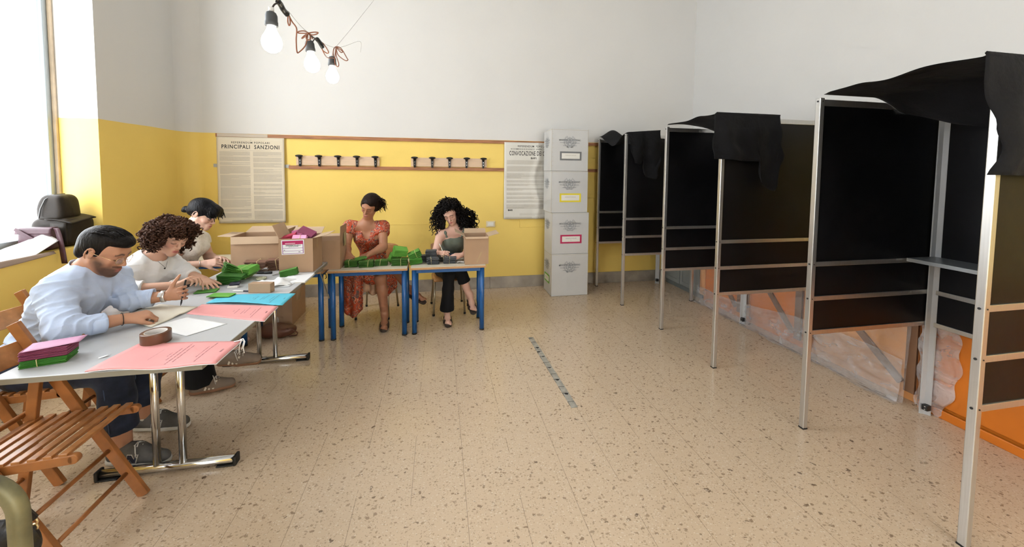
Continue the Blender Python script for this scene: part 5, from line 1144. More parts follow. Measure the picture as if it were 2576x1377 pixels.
class Shape:
    """groups of primitives: each (list, blend); joined to the whole with its own blend; cuts are removed"""
    def __init__(s): s.groups = []; s.cuts = []; s.disp = None
    def add(s, prims, k=0.02, join=0.012): s.groups.append((list(prims), k, join)); return s
    def cut(s, prim, k=0.006): s.cuts.append((prim, k)); return s
    def field(s, X, lo, hi):
        """X (nb, m, 3) samples in blocks with bounds lo, hi"""
        F = np.full(X.shape[:2], 1.0)
        for prims, k, join in s.groups:
            G = np.full(X.shape[:2], 1.0)
            for p in prims:
                a, b = bound(p); m = k+0.03
                sel = np.where(np.all((lo < b+m) & (hi > a-m), axis=1))[0]
                if len(sel): G[sel] = smin(G[sel], dist(p, X[sel]), k)
            F = smin(F, G, join)
        for p, k in s.cuts:
            a, b = bound(p); sel = np.where(np.all((lo < b+0.03) & (hi > a-0.03), axis=1))[0]
            if len(sel): F[sel] = -smin(-F[sel], dist(p, X[sel]), k)
        return F
    def mesh(s, h):
        N = 10; B = h*N
        allp = [p for g in s.groups for p in g[0]]
        lo = np.min([bound(p)[0] for p in allp], axis=0)-0.02; hi = np.max([bound(p)[1] for p in allp], axis=0)+0.02
        o = np.floor(lo/B).astype(int); n = np.ceil(hi/B).astype(int)-o
        bi = np.stack(np.meshgrid(*[np.arange(k) for k in n], indexing='ij'), -1).reshape(-1, 3)
        c = (bi+o+0.5)*B
        f = s.field(c[:, None, :], c-B/2, c+B/2)[:, 0]
        keep = np.abs(f) < B*1.05; bi = bi[keep]+o
        g = np.arange(N+1); loc = np.stack(np.meshgrid(g, g, g, indexing='ij'), -1).reshape(-1, 3)
        P = bi[:, None, :]*N+loc[None]                       # global integer grid points
        X = P*h; F = s.field(X, bi*B, (bi+1)*B)
        if s.disp is not None: F = F + s.disp(X)
        ok = (F.min(1) < 0) & (F.max(1) > 0); bi, F = bi[ok], F[ok]
        nb = len(bi); F = F.reshape(nb, N+1, N+1, N+1)
        # one vertex in every crossed cell: mean of the edge crossings
        S = (F < 0); acc = np.zeros((nb, N, N, N, 3)); cnt = np.zeros((nb, N, N, N))
        def sl(d): return slice(0, N) if d == 0 else slice(1, N+1)
        for ax in range(3):
            for d1 in (0, 1):
                for d2 in (0, 1):
                    o0 = [0, 0, 0]; oth = [i for i in range(3) if i != ax]; o0[oth[0]] = d1; o0[oth[1]] = d2; o1 = list(o0); o1[ax] = 1
                    a = F[(slice(None),)+tuple(sl(d) for d in o0)]; b = F[(slice(None),)+tuple(sl(d) for d in o1)]
                    cr = (a < 0) != (b < 0); t = np.where(cr, a/np.where(cr, a-b, 1), 0)
                    for i in range(3):
                        acc[..., i] += np.where(cr, (t if i == ax else o0[i]), 0)
                    cnt += cr
        cell = cnt > 0; idx = np.argwhere(cell)
        gl = bi[idx[:, 0]]*N+idx[:, 1:]; pos = (gl+acc[cell]/cnt[cell][:, None])*h
        K = 1 << 20; key = ((gl[:, 0]+K//2)*K+(gl[:, 1]+K//2))*K+(gl[:, 2]+K//2) if False else (gl[:, 0]+(1 << 18))*(1 << 38)+(gl[:, 1]+(1 << 18))*(1 << 19)+(gl[:, 2]+(1 << 18))
        order = np.argsort(key); key = key[order]; pos = pos[order]
        quads = []
        for ax in range(3):
            oth = [i for i in range(3) if i != ax]
            a = S[(slice(None),)+tuple(slice(0, N) for _ in range(3))]; sb = [slice(0, N)]*3; sb[ax] = slice(1, N+1); b = S[(slice(None),)+tuple(sb)]
            e = np.argwhere(a != b)
            if not len(e): continue
            fl = a[tuple(e.T)]; G = bi[e[:, 0]]*N+e[:, 1:]
            vs = []
            for d1, d2 in ((0, 0), (-1, 0), (-1, -1), (0, -1)):
                q = G.copy(); q[:, oth[0]] += d1; q[:, oth[1]] += d2
                kk = (q[:, 0]+(1 << 18))*(1 << 38)+(q[:, 1]+(1 << 18))*(1 << 19)+(q[:, 2]+(1 << 18))
                j = np.searchsorted(key, kk); j = np.minimum(j, len(key)-1); vs.append(np.where(key[j] == kk, j, -1))
            vs = np.stack(vs, 1); good = (vs >= 0).all(1)
            rev = fl if ax != 1 else ~fl
            vs = np.where(rev[:, None], vs, vs[:, ::-1]); quads.append(vs[good])
        return pos, np.concatenate(quads)
def shape_obj(name, sh, h, m, parent, label=None, color=None, smooth_it=1, faces_mask=None):
    pos, q = sh.mesh(h)
    for _ in range(smooth_it):                                # light smoothing along the edges
        acc = np.zeros_like(pos); cnt = np.zeros(len(pos))
        for i in range(4):
            a, b = q[:, i], q[:, (i+1) % 4]; np.add.at(acc, a, pos[b]); np.add.at(acc, b, pos[a]); np.add.at(cnt, a, 1); np.add.at(cnt, b, 1)
        cnt = np.maximum(cnt, 1); pos = pos*0.5+0.5*acc/cnt[:, None]
    if faces_mask is not None:
        keep = faces_mask(pos[q].mean(1)); q = q[keep]; used = np.unique(q); remap = -np.ones(len(pos), int); remap[used] = np.arange(len(used)); pos = pos[used]; q = remap[q]
    me = bpy.data.meshes.new(name); me.vertices.add(len(pos)); me.vertices.foreach_set('co', pos.astype(np.float32).ravel())
    me.loops.add(4*len(q)); me.loops.foreach_set('vertex_index', q.astype(np.int32).ravel())
    me.polygons.add(len(q)); me.polygons.foreach_set('loop_start', np.arange(0, 4*len(q), 4, dtype=np.int32)); me.polygons.foreach_set('use_smooth', [True]*len(q))
    me.update(calc_edges=True)
    if color is not None:
        c = np.ones((len(pos), 4), np.float32); c[:, :3] = color(pos)
        a = me.color_attributes.new('tone', 'FLOAT_COLOR', 'POINT'); a.data.foreach_set('color', c.ravel())
    return finish(name, me, m, parent, None, label)

def folds(seed, amp, freq, dirv=(0, 0, 1)):
    """a wavy displacement field that reads as soft creases in cloth"""
    rs = np.random.RandomState(seed); D = rs.normal(size=(5, 3)); D /= np.linalg.norm(D, axis=1)[:, None]; D = D*0.75+np.array(dirv)*0.6
    ph = rs.uniform(0, 6, 5); fr = freq*rs.uniform(0.6, 1.5, 5)
    def f(X):
        o = 0
        W = X + 0.02*np.sin(X[..., [1, 2, 0]]*23+seed)
        for d, p_, q in zip(D, ph, fr): o = o+(1-np.abs(np.sin((W@d)*q+p_))**0.8)
        return -amp*(o/5-0.35)
    return f

def crease(c, d, amp, freq, R, ph=0.0):
    """a bundle of sharp folds across direction d around point c"""
    c = np.array(c, float); d = np.array(d, float); d /= np.linalg.norm(d)
    def f(X):
        q = X-c; r2 = (q*q).sum(-1); w = np.exp(-r2/(R*R)); s = q@d + 0.012*np.sin(q[..., 2]*40+q[..., 1]*31) + 0.15*r2/R
        return -amp*w*((1-np.abs(np.sin(s*freq+ph)))**1.6-0.3)
    return f
# --- head, built facing +y with the origin between the ears
def head_prims(fem=False):
    j = 0.9 if fem else 1.0
    P = [el((0, -0.018, 0.038), (0.074, 0.094, 0.080)), el((0, 0.022, 0.025), (0.066, 0.066, 0.070)), el((0, 0.030, -0.040), (0.050*j, 0.050, 0.066)),
         rc((-0.050*j, 0.0, -0.045), (-0.016*j, 0.066, -0.092), 0.018, 0.014), rc((0.050*j, 0.0, -0.045), (0.016*j, 0.066, -0.092), 0.018, 0.014),
         el((0, 0.072, -0.093), (0.017, 0.015, 0.015)), rc((-0.034, 0.076, 0.026), (0.034, 0.076, 0.026), 0.010, 0.010),
         el((-0.040*j, 0.056, -0.020), (0.022, 0.022, 0.020)), el((0.040*j, 0.056, -0.020), (0.022, 0.022, 0.020)), el((0, 0.080, -0.062), (0.026, 0.014, 0.022))]
    F = [rc((0, 0.085, 0.014), (0, 0.104, -0.026), 0.0065, 0.0095), el((-0.011, 0.094, -0.031), (0.0075, 0.009, 0.0065)), el((0.011, 0.094, -0.031), (0.0075, 0.009, 0.0065))]
    Lp = [el((0, 0.0915, -0.0555), (0.021, 0.0068, 0.0048)), el((0, 0.0900, -0.0655), (0.018, 0.0078, 0.0060))]
    E = [el((sx*0.031, 0.073, 0.004), (0.0155, 0.0125, 0.0115)) for sx in (-1, 1)]
    ears = []
    for sx in (-1, 1):
        for i in range(9):
            a0, a1 = math.radians(-70+i*28), math.radians(-70+(i+1)*28)
            pt = lambda a: (sx*(0.080+0.006*math.cos(a*0.7)), -0.012-0.015*math.sin(a+0.4) if False else -0.010+0.016*math.cos(a+PI), 0.004+0.029*math.sin(a))
            if i < 8: ears.append(rc(pt(a0), pt(a1), 0.0036, 0.0036))
        ears.append(el((sx*0.076, -0.006, 0.0), (0.0045, 0.013, 0.024)))
    return P, F, Lp, E, ears
def add_head(sh, H, s=1.0, fem=False, join=0.012):
    P, F, Lp, E, ears = head_prims(fem); T = lambda L: [xf(p, H, s) for p in L]
    sh.add(T(P), 0.022, 0.02); sh.cut(xf(el((-0.031, 0.098, 0.006), (0.017, 0.017, 0.0125)), H, s), 0.012); sh.cut(xf(el((0.031, 0.098, 0.006), (0.017, 0.017, 0.0125)), H, s), 0.012)
def add_face(sh, H, s=1.0, fem=False):
    """details that must not be blurred by the cuts: joined last"""
    P, F, Lp, E, ears = head_prims(fem); T = lambda L: [xf(p, H, s) for p in L]
    sh.add(T(F), 0.009, 0.010); sh.add(T(E), 0.002, 0.004); sh.add(T(Lp), 0.003, 0.005); sh.add(T(ears), 0.004, 0.005)
class HeadShape(Shape):
    """cuts act before the late groups"""
    def __init__(s): super().__init__(); s.late = []
    def addlate(s, prims, k, join): s.late.append((list(prims), k, join))
    def field(s, X, lo, hi):
        F = super().field(X, lo, hi)
        for prims, k, join in s.late:
            G = np.full(X.shape[:2], 1.0)
            for p in prims:
                a, b = bound(p); m = k+0.03; sel = np.where(np.all((lo < b+m) & (hi > a-m), axis=1))[0]
                if len(sel): G[sel] = smin(G[sel], dist(p, X[sel]), k)
            F = smin(F, G, join)
        return F
def head_all(sh, H, s, fem):
    P, F, Lp, E, ears = head_prims(fem); T = lambda L: [xf(p, H, s) for p in L]
    sh.add(T(P), 0.022, 0.02)
    for sx in (-1, 1): sh.cut(xf(el((sx*0.031, 0.097, 0.006), (0.018, 0.016, 0.0125)), H, s), 0.010)
    sh.addlate(T(F), 0.009, 0.009); sh.addlate(T(E), 0.002, 0.003); sh.addlate(T(Lp), 0.0025, 0.004); sh.addlate(T(ears), 0.004, 0.004)
def face_color(H, s, skin, lip, beard=None, brow=(0.03, 0.02, 0.015), cheek=0.0):
    Hi = np.array(H.inverted().to_3x3()); o = np.array(H.translation)
    def f(pos):
        q = ((pos-o)@Hi.T)/s; c = np.tile(np.array(skin), (len(pos), 1))
        x, y, z = np.abs(q[:, 0]), q[:, 1], q[:, 2]; inh = (x < 0.09) & (np.abs(z) < 0.13) & (y > -0.12) & (y < 0.13)
        def mixin(w, col):
            w = np.clip(w, 0, 1)[:, None]; c[:] = c*(1-w)+np.array(col)*w
        ss = lambda e0, e1, v: np.clip((v-e0)/(e1-e0), 0, 1)
        if cheek: mixin(cheek*np.exp(-((x-0.042)/0.018)**2-((z+0.025)/0.02)**2)*(y > 0.02)*inh, (0.75, 0.22, 0.16))
        if beard is not None:
            low = ss(-0.034, -0.058, z); side = ss(0.028, 0.040, x)*ss(-0.004, -0.035, z)*ss(0.070, 0.040, y)
            mou = np.exp(-((z+0.045)/0.007)**2)*(x < 0.030)*(y > 0.07)
            w = np.maximum(np.maximum(low, side), mou)*ss(-0.118, -0.098, z)*ss(-0.012, 0.016, y+0.55*(z+0.03))*inh*0.86
            mixin(w, beard)
        mixin(np.exp(-(x/0.020)**6-((z+0.0605)/0.0095)**4)*(y > 0.084)*inh, lip)
        mixin(0.8*np.exp(-(x/0.020)**6-((z+0.0605)/0.0014)**2)*(y > 0.08)*inh, (lip[0]*0.35, lip[1]*0.3, lip[2]*0.3))
        zb = 0.026+0.006*np.sin(np.clip((x-0.012)/0.035, 0, 1)*PI)-0.003*ss(0.035, 0.05, x)
        mixin(0.95*np.exp(-((z-zb)/0.0042)**2)*(x > 0.011)*(x < 0.049)*(y > 0.045)*inh, brow)
        zl = -0.0025-0.0035*np.cos(np.clip((x-0.031)/0.014, -1, 1)*PI/2)
        mixin(np.exp(-((z-zl)/0.0026)**2)*(np.abs(x-0.031) < 0.0145)*(y > 0.06)*inh, (0.012, 0.008, 0.006))
        return c
    return f
# --- a hand with five fingers. W wrist, d direction of the fingers, n outward from the back of the hand, side +1 when the thumb lies along +(d x n)
def hand_prims(W, d, n, side=1, s=1.0, curl=(0.3, 0.3, 0.35, 0.4), spread=0.09, thumb=(0.7, 0.35, 0.3), grip=None):
    W = np.array(W, float); d = np.array(d, float); d /= np.linalg.norm(d); n = np.array(n, float); n = n-d*(n@d); n /= np.linalg.norm(n); t = np.cross(d, n)*side
    palm = []; fing = []
    knuck = []
    for i, off in enumerate((0.030, 0.010, -0.010, -0.029)):              # index .. little
        base = W+d*0.012*s+t*off*0.55*s; kn = W+(d*(0.090-0.006*abs(i-1.2))+t*off+n*(0.004-0.002*abs(i-1.5)))*s
        palm.append(rc(base, kn, 0.0135*s, 0.0115*s)); knuck.append(kn)
    palm += [el(W+(d*0.045-n*0.003)*s, (0.030*s, 0.030*s, 0.013*s), np.stack([d, t, n], 1))]
    L = ((0.040, 0.025, 0.020), (0.044, 0.028, 0.021), (0.041, 0.026, 0.020), (0.032, 0.020, 0.018)); R_ = ((0.0092, 0.0083, 0.0075, 0.0062), (0.0094, 0.0085, 0.0076, 0.0063), (0.009, 0.008, 0.0072, 0.006), (0.0080, 0.0071, 0.0064, 0.0054))
    for i in range(4):
        dd = d+t*(spread*(1.5-i)); dd /= np.linalg.norm(dd); p = knuck[i]; ang = curl[i]; acc = 0
        for k in range(3):
            acc += ang*(0.9, 1.15, 0.75)[k]; v = dd*math.cos(acc)-n*math.sin(acc); q = p+v*L[i][k]*s; fing.append(rc(p, q, R_[i][k]*s, R_[i][k+1]*s)); p = q
    # thumb leaves the side of the palm near its base
    a, b, c = thumb; p = W+(d*0.018+t*0.020-n*0.006)*s; v = d*math.cos(a)+t*math.sin(a)-n*b*0.5; v /= np.linalg.norm(v); q = p+v*0.045*s; palm.append(rc(p, q, 0.0155*s, 0.0115*s)); p = q
    for k, l in enumerate((0.033, 0.026)):
        v = v+(-n*b*0.6+d*0.35-t*c*0.6*(k+0.3)); v /= np.linalg.norm(v); q = p+v*l*s; fing.append(rc(p, q, (0.0105, 0.0092)[k]*s, (0.0092, 0.0072)[k]*s)); p = q
    return palm, fing
def limb(pts, rs): return [rc(pts[i], pts[i+1], rs[i], rs[i+1]) for i in range(len(pts)-1)]
def lerp(a, b, t): return tuple(a[i]+(b[i]-a[i])*t for i in range(3))
def headM(c, face, up=(0, 0, 1), tilt=0.0):
    y = Vector(face).normalized(); z = Vector(up); z = (z-y*y.dot(z)).normalized(); x = y.cross(z)
    m = Matrix((x, y, z)).transposed().to_4x4(); m.translation = Vector(c); return m @ Matrix.Rotation(tilt, 4, 'Y')
def torso_prims(pel, mid, chest, neckb, shL, shR, r=(0.15, 0.13, 0.15), depth=0.72, fwd=(1, 0, 0)):
    """pel, mid, chest, neckb: spine points; fwd the way the chest faces"""
    P = []; f = Vector(fwd).normalized()
    def ell_at(c, w, dpt, hgt, ax):
        z = Vector(ax).normalized(); y = (f-z*z.dot(f)).normalized(); x = y.cross(z)
        return el(c, (w, dpt, hgt), np.array(Matrix((x, y, z)).transposed()))
    ax1 = Vector(mid)-Vector(pel); ax2 = Vector(chest)-Vector(mid); ax3 = Vector(neckb)-Vector(chest)
    P.append(ell_at(pel, r[0]*1.08, r[0]*0.82, 0.13, ax1)); P.append(ell_at(mid, r[1], r[1]*depth, 0.15, ax1+ax2)); P.append(ell_at(chest, r[2], r[2]*depth, 0.17, ax2))
    P.append(rc(lerp(shL, shR, 0.1), lerp(shL, shR, 0.9), 0.055, 0.055)); P.append(rc(chest, neckb, 0.085, 0.06)); return P
M_skin_sets = {}
def skin(name): return mat(name, (0.6, 0.4, 0.3), 0.5, attr='tone', sss=0.12, bump=0.04, bscale=220, spec=0.4)
def hair_mat(name, c, r=0.42, sp=0.12): return mat(name, c, r+0.08, noise_=0.35, scale=30, bump=0.5, bscale=90, stretch=(1, 1, 0.25), spec=sp)
def strands(parent, name, m, roots, fn, r, n=5, seg=10):
    """thin locks grown from root points; fn(root, k, u) -> point"""
    q = MB()
    for k, p in enumerate(roots): 
        pts = [fn(p, k, u/seg) for u in range(seg+1)]
        q.tube(pts, [r*(1-0.65*u/seg) for u in range(seg+1)], n)
    return q.build(name, m, parent)
# ------------------------------------------------------------------ the five people
def infl(L, d): 
    o = []
    for p in L:
        if p[0] == 'c': o.append(('c', p[1], p[2], p[3]+d, p[4]+d))
        elif p[0] == 'e': o.append(('e', p[1], p[2]+d, p[3]))
        else: o.append(('b', p[1], p[2]+d, p[3], p[4]))
    return o
def planecut(p, n, size=0.12, thick=None):
    """removes what lies beyond the plane at p with outward normal n, within size"""
    n = Vector(n).normalized(); x = n.orthogonal().normalized(); y = n.cross(x); th = thick or size
    return bx_(Vector(p)+n*th, (size, size, th), np.array(Matrix((x, y, n)).transposed()), 0.0)
def leg_prims(hip, knee, ank, s=1.0): 
    c = lerp(knee, ank, 0.3); 
    return [rc(hip, knee, 0.082*s, 0.056*s), rc(knee, c, 0.054*s, 0.054*s), rc(c, ank, 0.054*s, 0.036*s)]
def arm_prims(sh, elb, wr, s=1.0):
    c = lerp(elb, wr, 0.25)
    return [rc(sh, elb, 0.050*s, 0.040*s), rc(elb, c, 0.039*s, 0.040*s), rc(c, wr, 0.040*s, 0.026*s)]
def foot_prims(heel, toe, s=1.0, up=(0, 0, 1)):
    h, t = Vector(heel), Vector(toe); u = Vector(up)*1.0; d = t-h
    return [rc(h+u*0.035+d*0.12, h+u*0.035+d*0.55, 0.034*s, 0.032*s), rc(h+u*0.03+d*0.55, h+u*0.022+d*0.85, 0.034*s, 0.026*s), rc(h+u*0.09+d*0.2, h+u*0.04+d*0.55, 0.034*s, 0.030*s)]
def foot_bare(heel, toe, s=1.0, up=(0, 0, 1)):
    h, t = Vector(heel), Vector(toe); u = Vector(up); d = (t-h); w = d.cross(u).normalized(); P = foot_prims(heel, toe, s*0.86, up); T = []
    for i, o in enumerate((-0.026, -0.012, 0.001, 0.013, 0.024)): T.append(rc(h+u*0.018+d*0.78+w*o*0.9, h+u*0.016+d*(1.0-0.03*abs(i))+w*o, (0.013, 0.0095, 0.009, 0.0085, 0.008)[i], (0.011, 0.008, 0.0078, 0.0072, 0.0068)[i]))
    return P, T
M_sole_w = mat('sneaker_sole_white', (0.62, 0.60, 0.55), 0.6); M_suede = mat('grey_suede', (0.10, 0.095, 0.09), 0.8, noise_=0.15, scale=30); M_whiteleather = mat('white_shoe_leather', (0.62, 0.60, 0.57), 0.5)
M_gum = mat('gum_rubber', (0.26, 0.13, 0.07), 0.6); M_taupe = mat('taupe_suede', (0.22, 0.17, 0.13), 0.8); M_stripe = mat('cream_stripe', (0.66, 0.60, 0.50), 0.6); M_navyfelt = mat('navy_felt', (0.012, 0.014, 0.03), 0.7); M_brownsandal = mat('dark_brown_leather', (0.055, 0.03, 0.022), 0.55); M_cork = mat('sandal_sole', (0.05, 0.035, 0.028), 0.7)
def sneaker(par, heel, toe, up, kind, side, s=1.0):
    """side: +1/-1 picks the flank that carries the mark"""
    h, t = Vector(heel), Vector(toe); u = Vector(up).normalized(); d = t-h; L = d.length; dn = d.normalized(); w = dn.cross(u).normalized()
    F = Matrix((dn, -w, u)).transposed().to_4x4(); F.translation = h                   # x along the foot, z up
    sh = Shape(); c = lambda x, y, z: tuple(F @ Vector((x*L, y, z)))
    sh.add([rc(c(0.14, 0, 0.045), c(0.5, 0, 0.042), 0.037*s, 0.038*s), rc(c(0.5, 0, 0.040), c(0.84, 0.0, 0.034), 0.040*s, 0.029*s), rc(c(0.16, 0, 0.070), c(0.46, 0, 0.066), 0.037*s, 0.033*s), rc(c(0.46, 0, 0.066), c(0.68, 0, 0.046), 0.033*s, 0.028*s), rc(c(0.12, 0, 0.03), c(0.86, 0, 0.03), 0.028, 0.026)], 0.02)
    sh.cut(planecut(c(0.5, 0, 0.010), -u, 0.25, 0.05)); sh.cut(rc(c(0.24, 0, 0.10), c(0.20, 0, 0.16), 0.024, 0.034), 0.006)
    so = shape_obj('shoe', sh, 0.004, M_suede if kind == 'n' else M_taupe, par)
    so2 = Shape(); so2.add([rc(c(0.11, 0, 0.016), c(0.5, 0, 0.014), 0.036*s, 0.034*s), rc(c(0.5, 0, 0.014), c(0.86, 0.0, 0.018), 0.041*s, 0.033*s)], 0.02)
    so2.cut(planecut(c(0.5, 0, 0.0), -u, 0.25, 0.05), 0.002); so2.cut(planecut(c(0.5, 0, 0.024), u, 0.25, 0.05), 0.003)
    shape_obj('sole', so2, 0.0035, M_sole_w if kind == 'n' else M_gum, so)
    q = MB()
    for i in range(4):
        x = 0.47+i*0.062; z = 0.106-0.0125*i; q.tube([F @ Vector((x*L, -0.020, z-0.006)), F @ Vector((x*L+0.006, 0, z+0.002)), F @ Vector(((x+0.05)*L, 0.020, z-0.010))], 0.0028, 6); q.tube([F @ Vector((x*L, 0.020, z-0.006)), F @ Vector((x*L+0.006, 0, z+0.003)), F @ Vector(((x+0.05)*L, -0.020, z-0.010))], 0.0028, 6)
    q.tube([F @ Vector((0.47*L, 0, 0.108)), F @ Vector((0.52*L, 0.03*side, 0.112)), F @ Vector((0.56*L, 0.044*side, 0.085)), F @ Vector((0.58*L, 0.047*side, 0.058))], 0.0025, 6)
    q.build('laces', M_whiteleather, so)
    y = 0.0425*s*side; G = F @ frame((0.40*L, y, 0.052), (side*-1.0 if False else 1, 0, 0), (0, -0.22*side, 1))
    if side < 0: G = F @ frame((0.50*L, y, 0.050), (1, 0, 0), (0, 0.10, 1))
    else: G = F @ frame((0.40*L, y, 0.052), (-1, 0, 0), (0, -0.22, 1))
    if kind == 'n':
        q = MB(); q.T = G
        a = 0.019
        q.prism([(-a-0.006, -a), (-a+0.002, -a), (-a+0.008, 0.006), (a*0.35, -a), (a+0.002, -a), (a+0.010, a), (a+0.002, a), (a-0.004, -0.004), (-a*0.35+0.006, a), (-a, a)], Matrix.Translation((0, 0, -0.001)), 0.0035)
        q.build('letter', M_navyfelt, so, label='navy letter N with a white outline')
        q = MB(); q.T = G; b = a+0.003
        q.prism([(-b-0.007, -b), (-a+0.004, -b), (-a+0.009, 0.000), (a*0.25, -b), (b+0.002, -b), (b+0.012, b), (a-0.001, b), (a-0.006, 0.001), (-a*0.35+0.009, b), (-b-0.001, b)], Matrix.Translation((0, 0, -0.004)), 0.0045)
        q.build('letter_outline', M_whiteleather, so)
        q = Shape(); q.add([rc(c(0.06, 0.0, 0.06), c(0.085, 0, 0.100), 0.016, 0.010), rc(c(0.1, 0.026, 0.088), c(0.26, 0.036, 0.075), 0.009, 0.010), rc(c(0.1, -0.026, 0.088), c(0.26, -0.036, 0.075), 0.009, 0.010)], 0.02)
        shape_obj('collar', q, 0.004, M_whiteleather, so)
        q = Shape(); q.add([el(c(0.80, 0, 0.047), (0.032, 0.028, 0.014), np.array(F.to_3x3()))], 0.01); shape_obj('toe_patch', q, 0.004, mat('beige_suede', (0.34, 0.29, 0.25), 0.8), so)
    else:
        for i in range(3):
            q = MB(); q.bar(F @ Vector(((0.34+0.085*i)*L, y*1.02, 0.026)), F @ Vector(((0.42+0.085*i)*L, y*0.72, 0.078)), 0.011, 0.004, up=w); q.build('stripe', M_stripe, so)
    return so
def sandal(par, heel, toe, up, straps, s=1.0, buckle=True):
    h, t = Vector(heel), Vector(toe); u = Vector(up).normalized(); d = t-h; L = d.length; dn = d.normalized(); w = dn.cross(u).normalized()
    F = Matrix((dn, -w, u)).transposed().to_4x4(); F.translation = h; c = lambda x, y, z: tuple(F @ Vector((x*L, y, z)))
    so = Shape(); so.add([rc(c(0.11, 0, 0.008), c(0.5, 0, 0.006), 0.033*s, 0.032*s), rc(c(0.5, 0, 0.006), c(0.90, 0.0, 0.008), 0.040*s, 0.034*s)], 0.02)
    so.cut(planecut(c(0.5, 0, -0.012), -u, 0.25, 0.05), 0.002); so.cut(planecut(c(0.5, 0, 0.010), u, 0.25, 0.05), 0.003)
    o = shape_obj('sandal', so, 0.004, M_cork, par)
    for x, wd in straps:
        q = MB(); pts = []
        q.grid(lambda a, v: F @ Vector((x*L+wd*(v-0.5), -0.042*s*math.cos(PI*a), 0.002+0.058*s*(1.25-x)*math.sin(PI*a)**0.7)), 16, 3, 0.004); q.build('strap', M_brownsandal, o)
    if buckle:
        q = MB(); q.T = F; q.box((0.40*L, -0.050, 0.02), (0.47*L, -0.043, 0.042)); q.build('buckle', M_gold, o)
    return o
def short_hair(H, s, vol=1.0):
    T = lambda L: [xf(p, H, s) for p in L]; sh = Shape()
    sh.add(T([el((0, -0.024, 0.042), (0.083, 0.102, 0.090)), el((0, 0.030, 0.088), (0.066, 0.062, 0.034)), el((0.01, 0.070, 0.090), (0.045, 0.034, 0.024)), el((0, -0.072, -0.010), (0.062, 0.042, 0.060))]), 0.02)
    sh.cut(xf(bx_((0, 0.12, -0.062), (0.2, 0.078, 0.122), rad=0.0), H, s), 0.012)                   # forehead and face
    sh.cut(xf(bx_((0, 0.09, -0.150), (0.2, 0.090, 0.135), rad=0.0), H, s), 0.006)                    # below the sideburns
    sh.cut(xf(bx_((0, 0.04, -0.175), (0.2, 0.085, 0.160), rad=0.0), H, s), 0.008)
    for sx in (-1, 1): sh.cut(xf(el((sx*0.085, -0.012, 0.0), (0.022, 0.024, 0.034)), H, s), 0.004)
    sh.cut(xf(bx_((0, -0.1, -0.17), (0.2, 0.2, 0.092), rad=0.0), H, s), 0.01)
    return sh

# ---- the man in the light blue shirt
t = thing('person', 'man in a light blue collarless shirt and glasses bending over a register, pen in hand', 'person', (-2.0, 2.36, 0))
sk = skin('tanned_skin'); SK = (0.50, 0.255, 0.155)
H = headM((-1.752, 2.38, 1.090), (0.906, 0.0, -0.44))
S1 = 1.03
pel, mid, che, nb = (-2.06, 2.37, 0.535), (-2.00, 2.375, 0.69), (-1.905, 2.38, 0.850), (-1.845, 2.38, 0.985)
shR, shL = (-1.845, 2.215, 0.925), (-1.835, 2.55, 0.905)
eR, wR, eL, wL = (-1.715, 2.085, 0.782), (-1.572, 2.235, 0.772), (-1.735, 2.49, 0.785), (-1.570, 2.540, 0.79)
hipR, knR, anR = (-2.02, 2.27, 0.52), (-1.64, 2.245, 0.50), (-1.625, 2.262, 0.10)
hipL, knL, anL = (-2.02, 2.46, 0.52), (-1.66, 2.49, 0.50), (-1.70, 2.525, 0.10)
tor = torso_prims(pel, mid, che, nb, shL, shR, (0.142, 0.132, 0.158), 0.74)
b = HeadShape(); b.add(tor, 0.05, 0.03)
head_all(b, H, S1, False)
b.add([rc((-1.865, 2.38, 0.96), (-1.80, 2.38, 1.055), 0.060, 0.056), rc((-1.81, 2.38, 1.01), (-1.745, 2.38, 1.02), 0.045, 0.035)], 0.03, 0.03)
b.add(arm_prims(shR, eR, wR)+[rc(shR, lerp(shR, nb, 0.3), 0.052, 0.05)], 0.02, 0.03); b.add(arm_prims(shL, eL, wL), 0.02, 0.03)
b.add(leg_prims(hipR, knR, anR), 0.03, 0.03); b.add(leg_prims(hipL, knL, anL), 0.03, 0.03)
pa, fi = hand_prims(wR, (0.75, 0.66, -0.02), (0.05, -0.15, 1), 1, 1.0, (0.85, 0.95, 1.0, 1.05), 0.03, (0.55, 0.5, 0.3)); b.addlate(pa, 0.014, 0.016); b.addlate(fi, 0.003, 0.007)
pa, fi = hand_prims(wL, (0.97, 0.0, 0.16), (0.30, 0.92, -0.1), 1, 1.0, (0.80, 0.90, 0.80, 0.62), 0.10, (1.15, -0.15, -0.5)); b.addlate(pa, 0.014, 0.016); b.addlate(fi, 0.003, 0.007)
b.add(foot_prims((-1.70, 2.275, 0), (-1.45, 2.225, 0), 0.62), 0.02, 0.03); b.add(foot_prims((-1.765, 2.545, 0), (-1.51, 2.515, 0), 0.62), 0.02, 0.03)
shape_obj('body', b, 0.0042, sk, t, color=face_color(H, S1, SK, (0.36, 0.13, 0.10), beard=(0.045, 0.028, 0.022)))
hm = hair_mat('black_short_hair', (0.010, 0.008, 0.007), 0.38)
h_ = short_hair(H, S1); h_.disp = folds(3, 0.004, 60, (0.6, 0, 0.3)); ho = shape_obj('hair', h_, 0.004, hm, t)
rnd = random.Random(2); Hm = H; roots = [(rnd.uniform(-0.060, 0.060), rnd.uniform(-0.07, 0.035)) for _ in range(150)]
strands(ho, 'hair_lock', hm, roots, lambda r, k, u: Hm @ (Vector((r[0]+0.004*math.sin(k), r[1]+0.045*u, 0.043+math.sqrt(max(0, 1-(r[0]/0.085)**2-((r[1]+0.045*u+0.005)/0.125)**2))*0.088+0.003*math.sin(PI*u)))*S1), 0.0042)
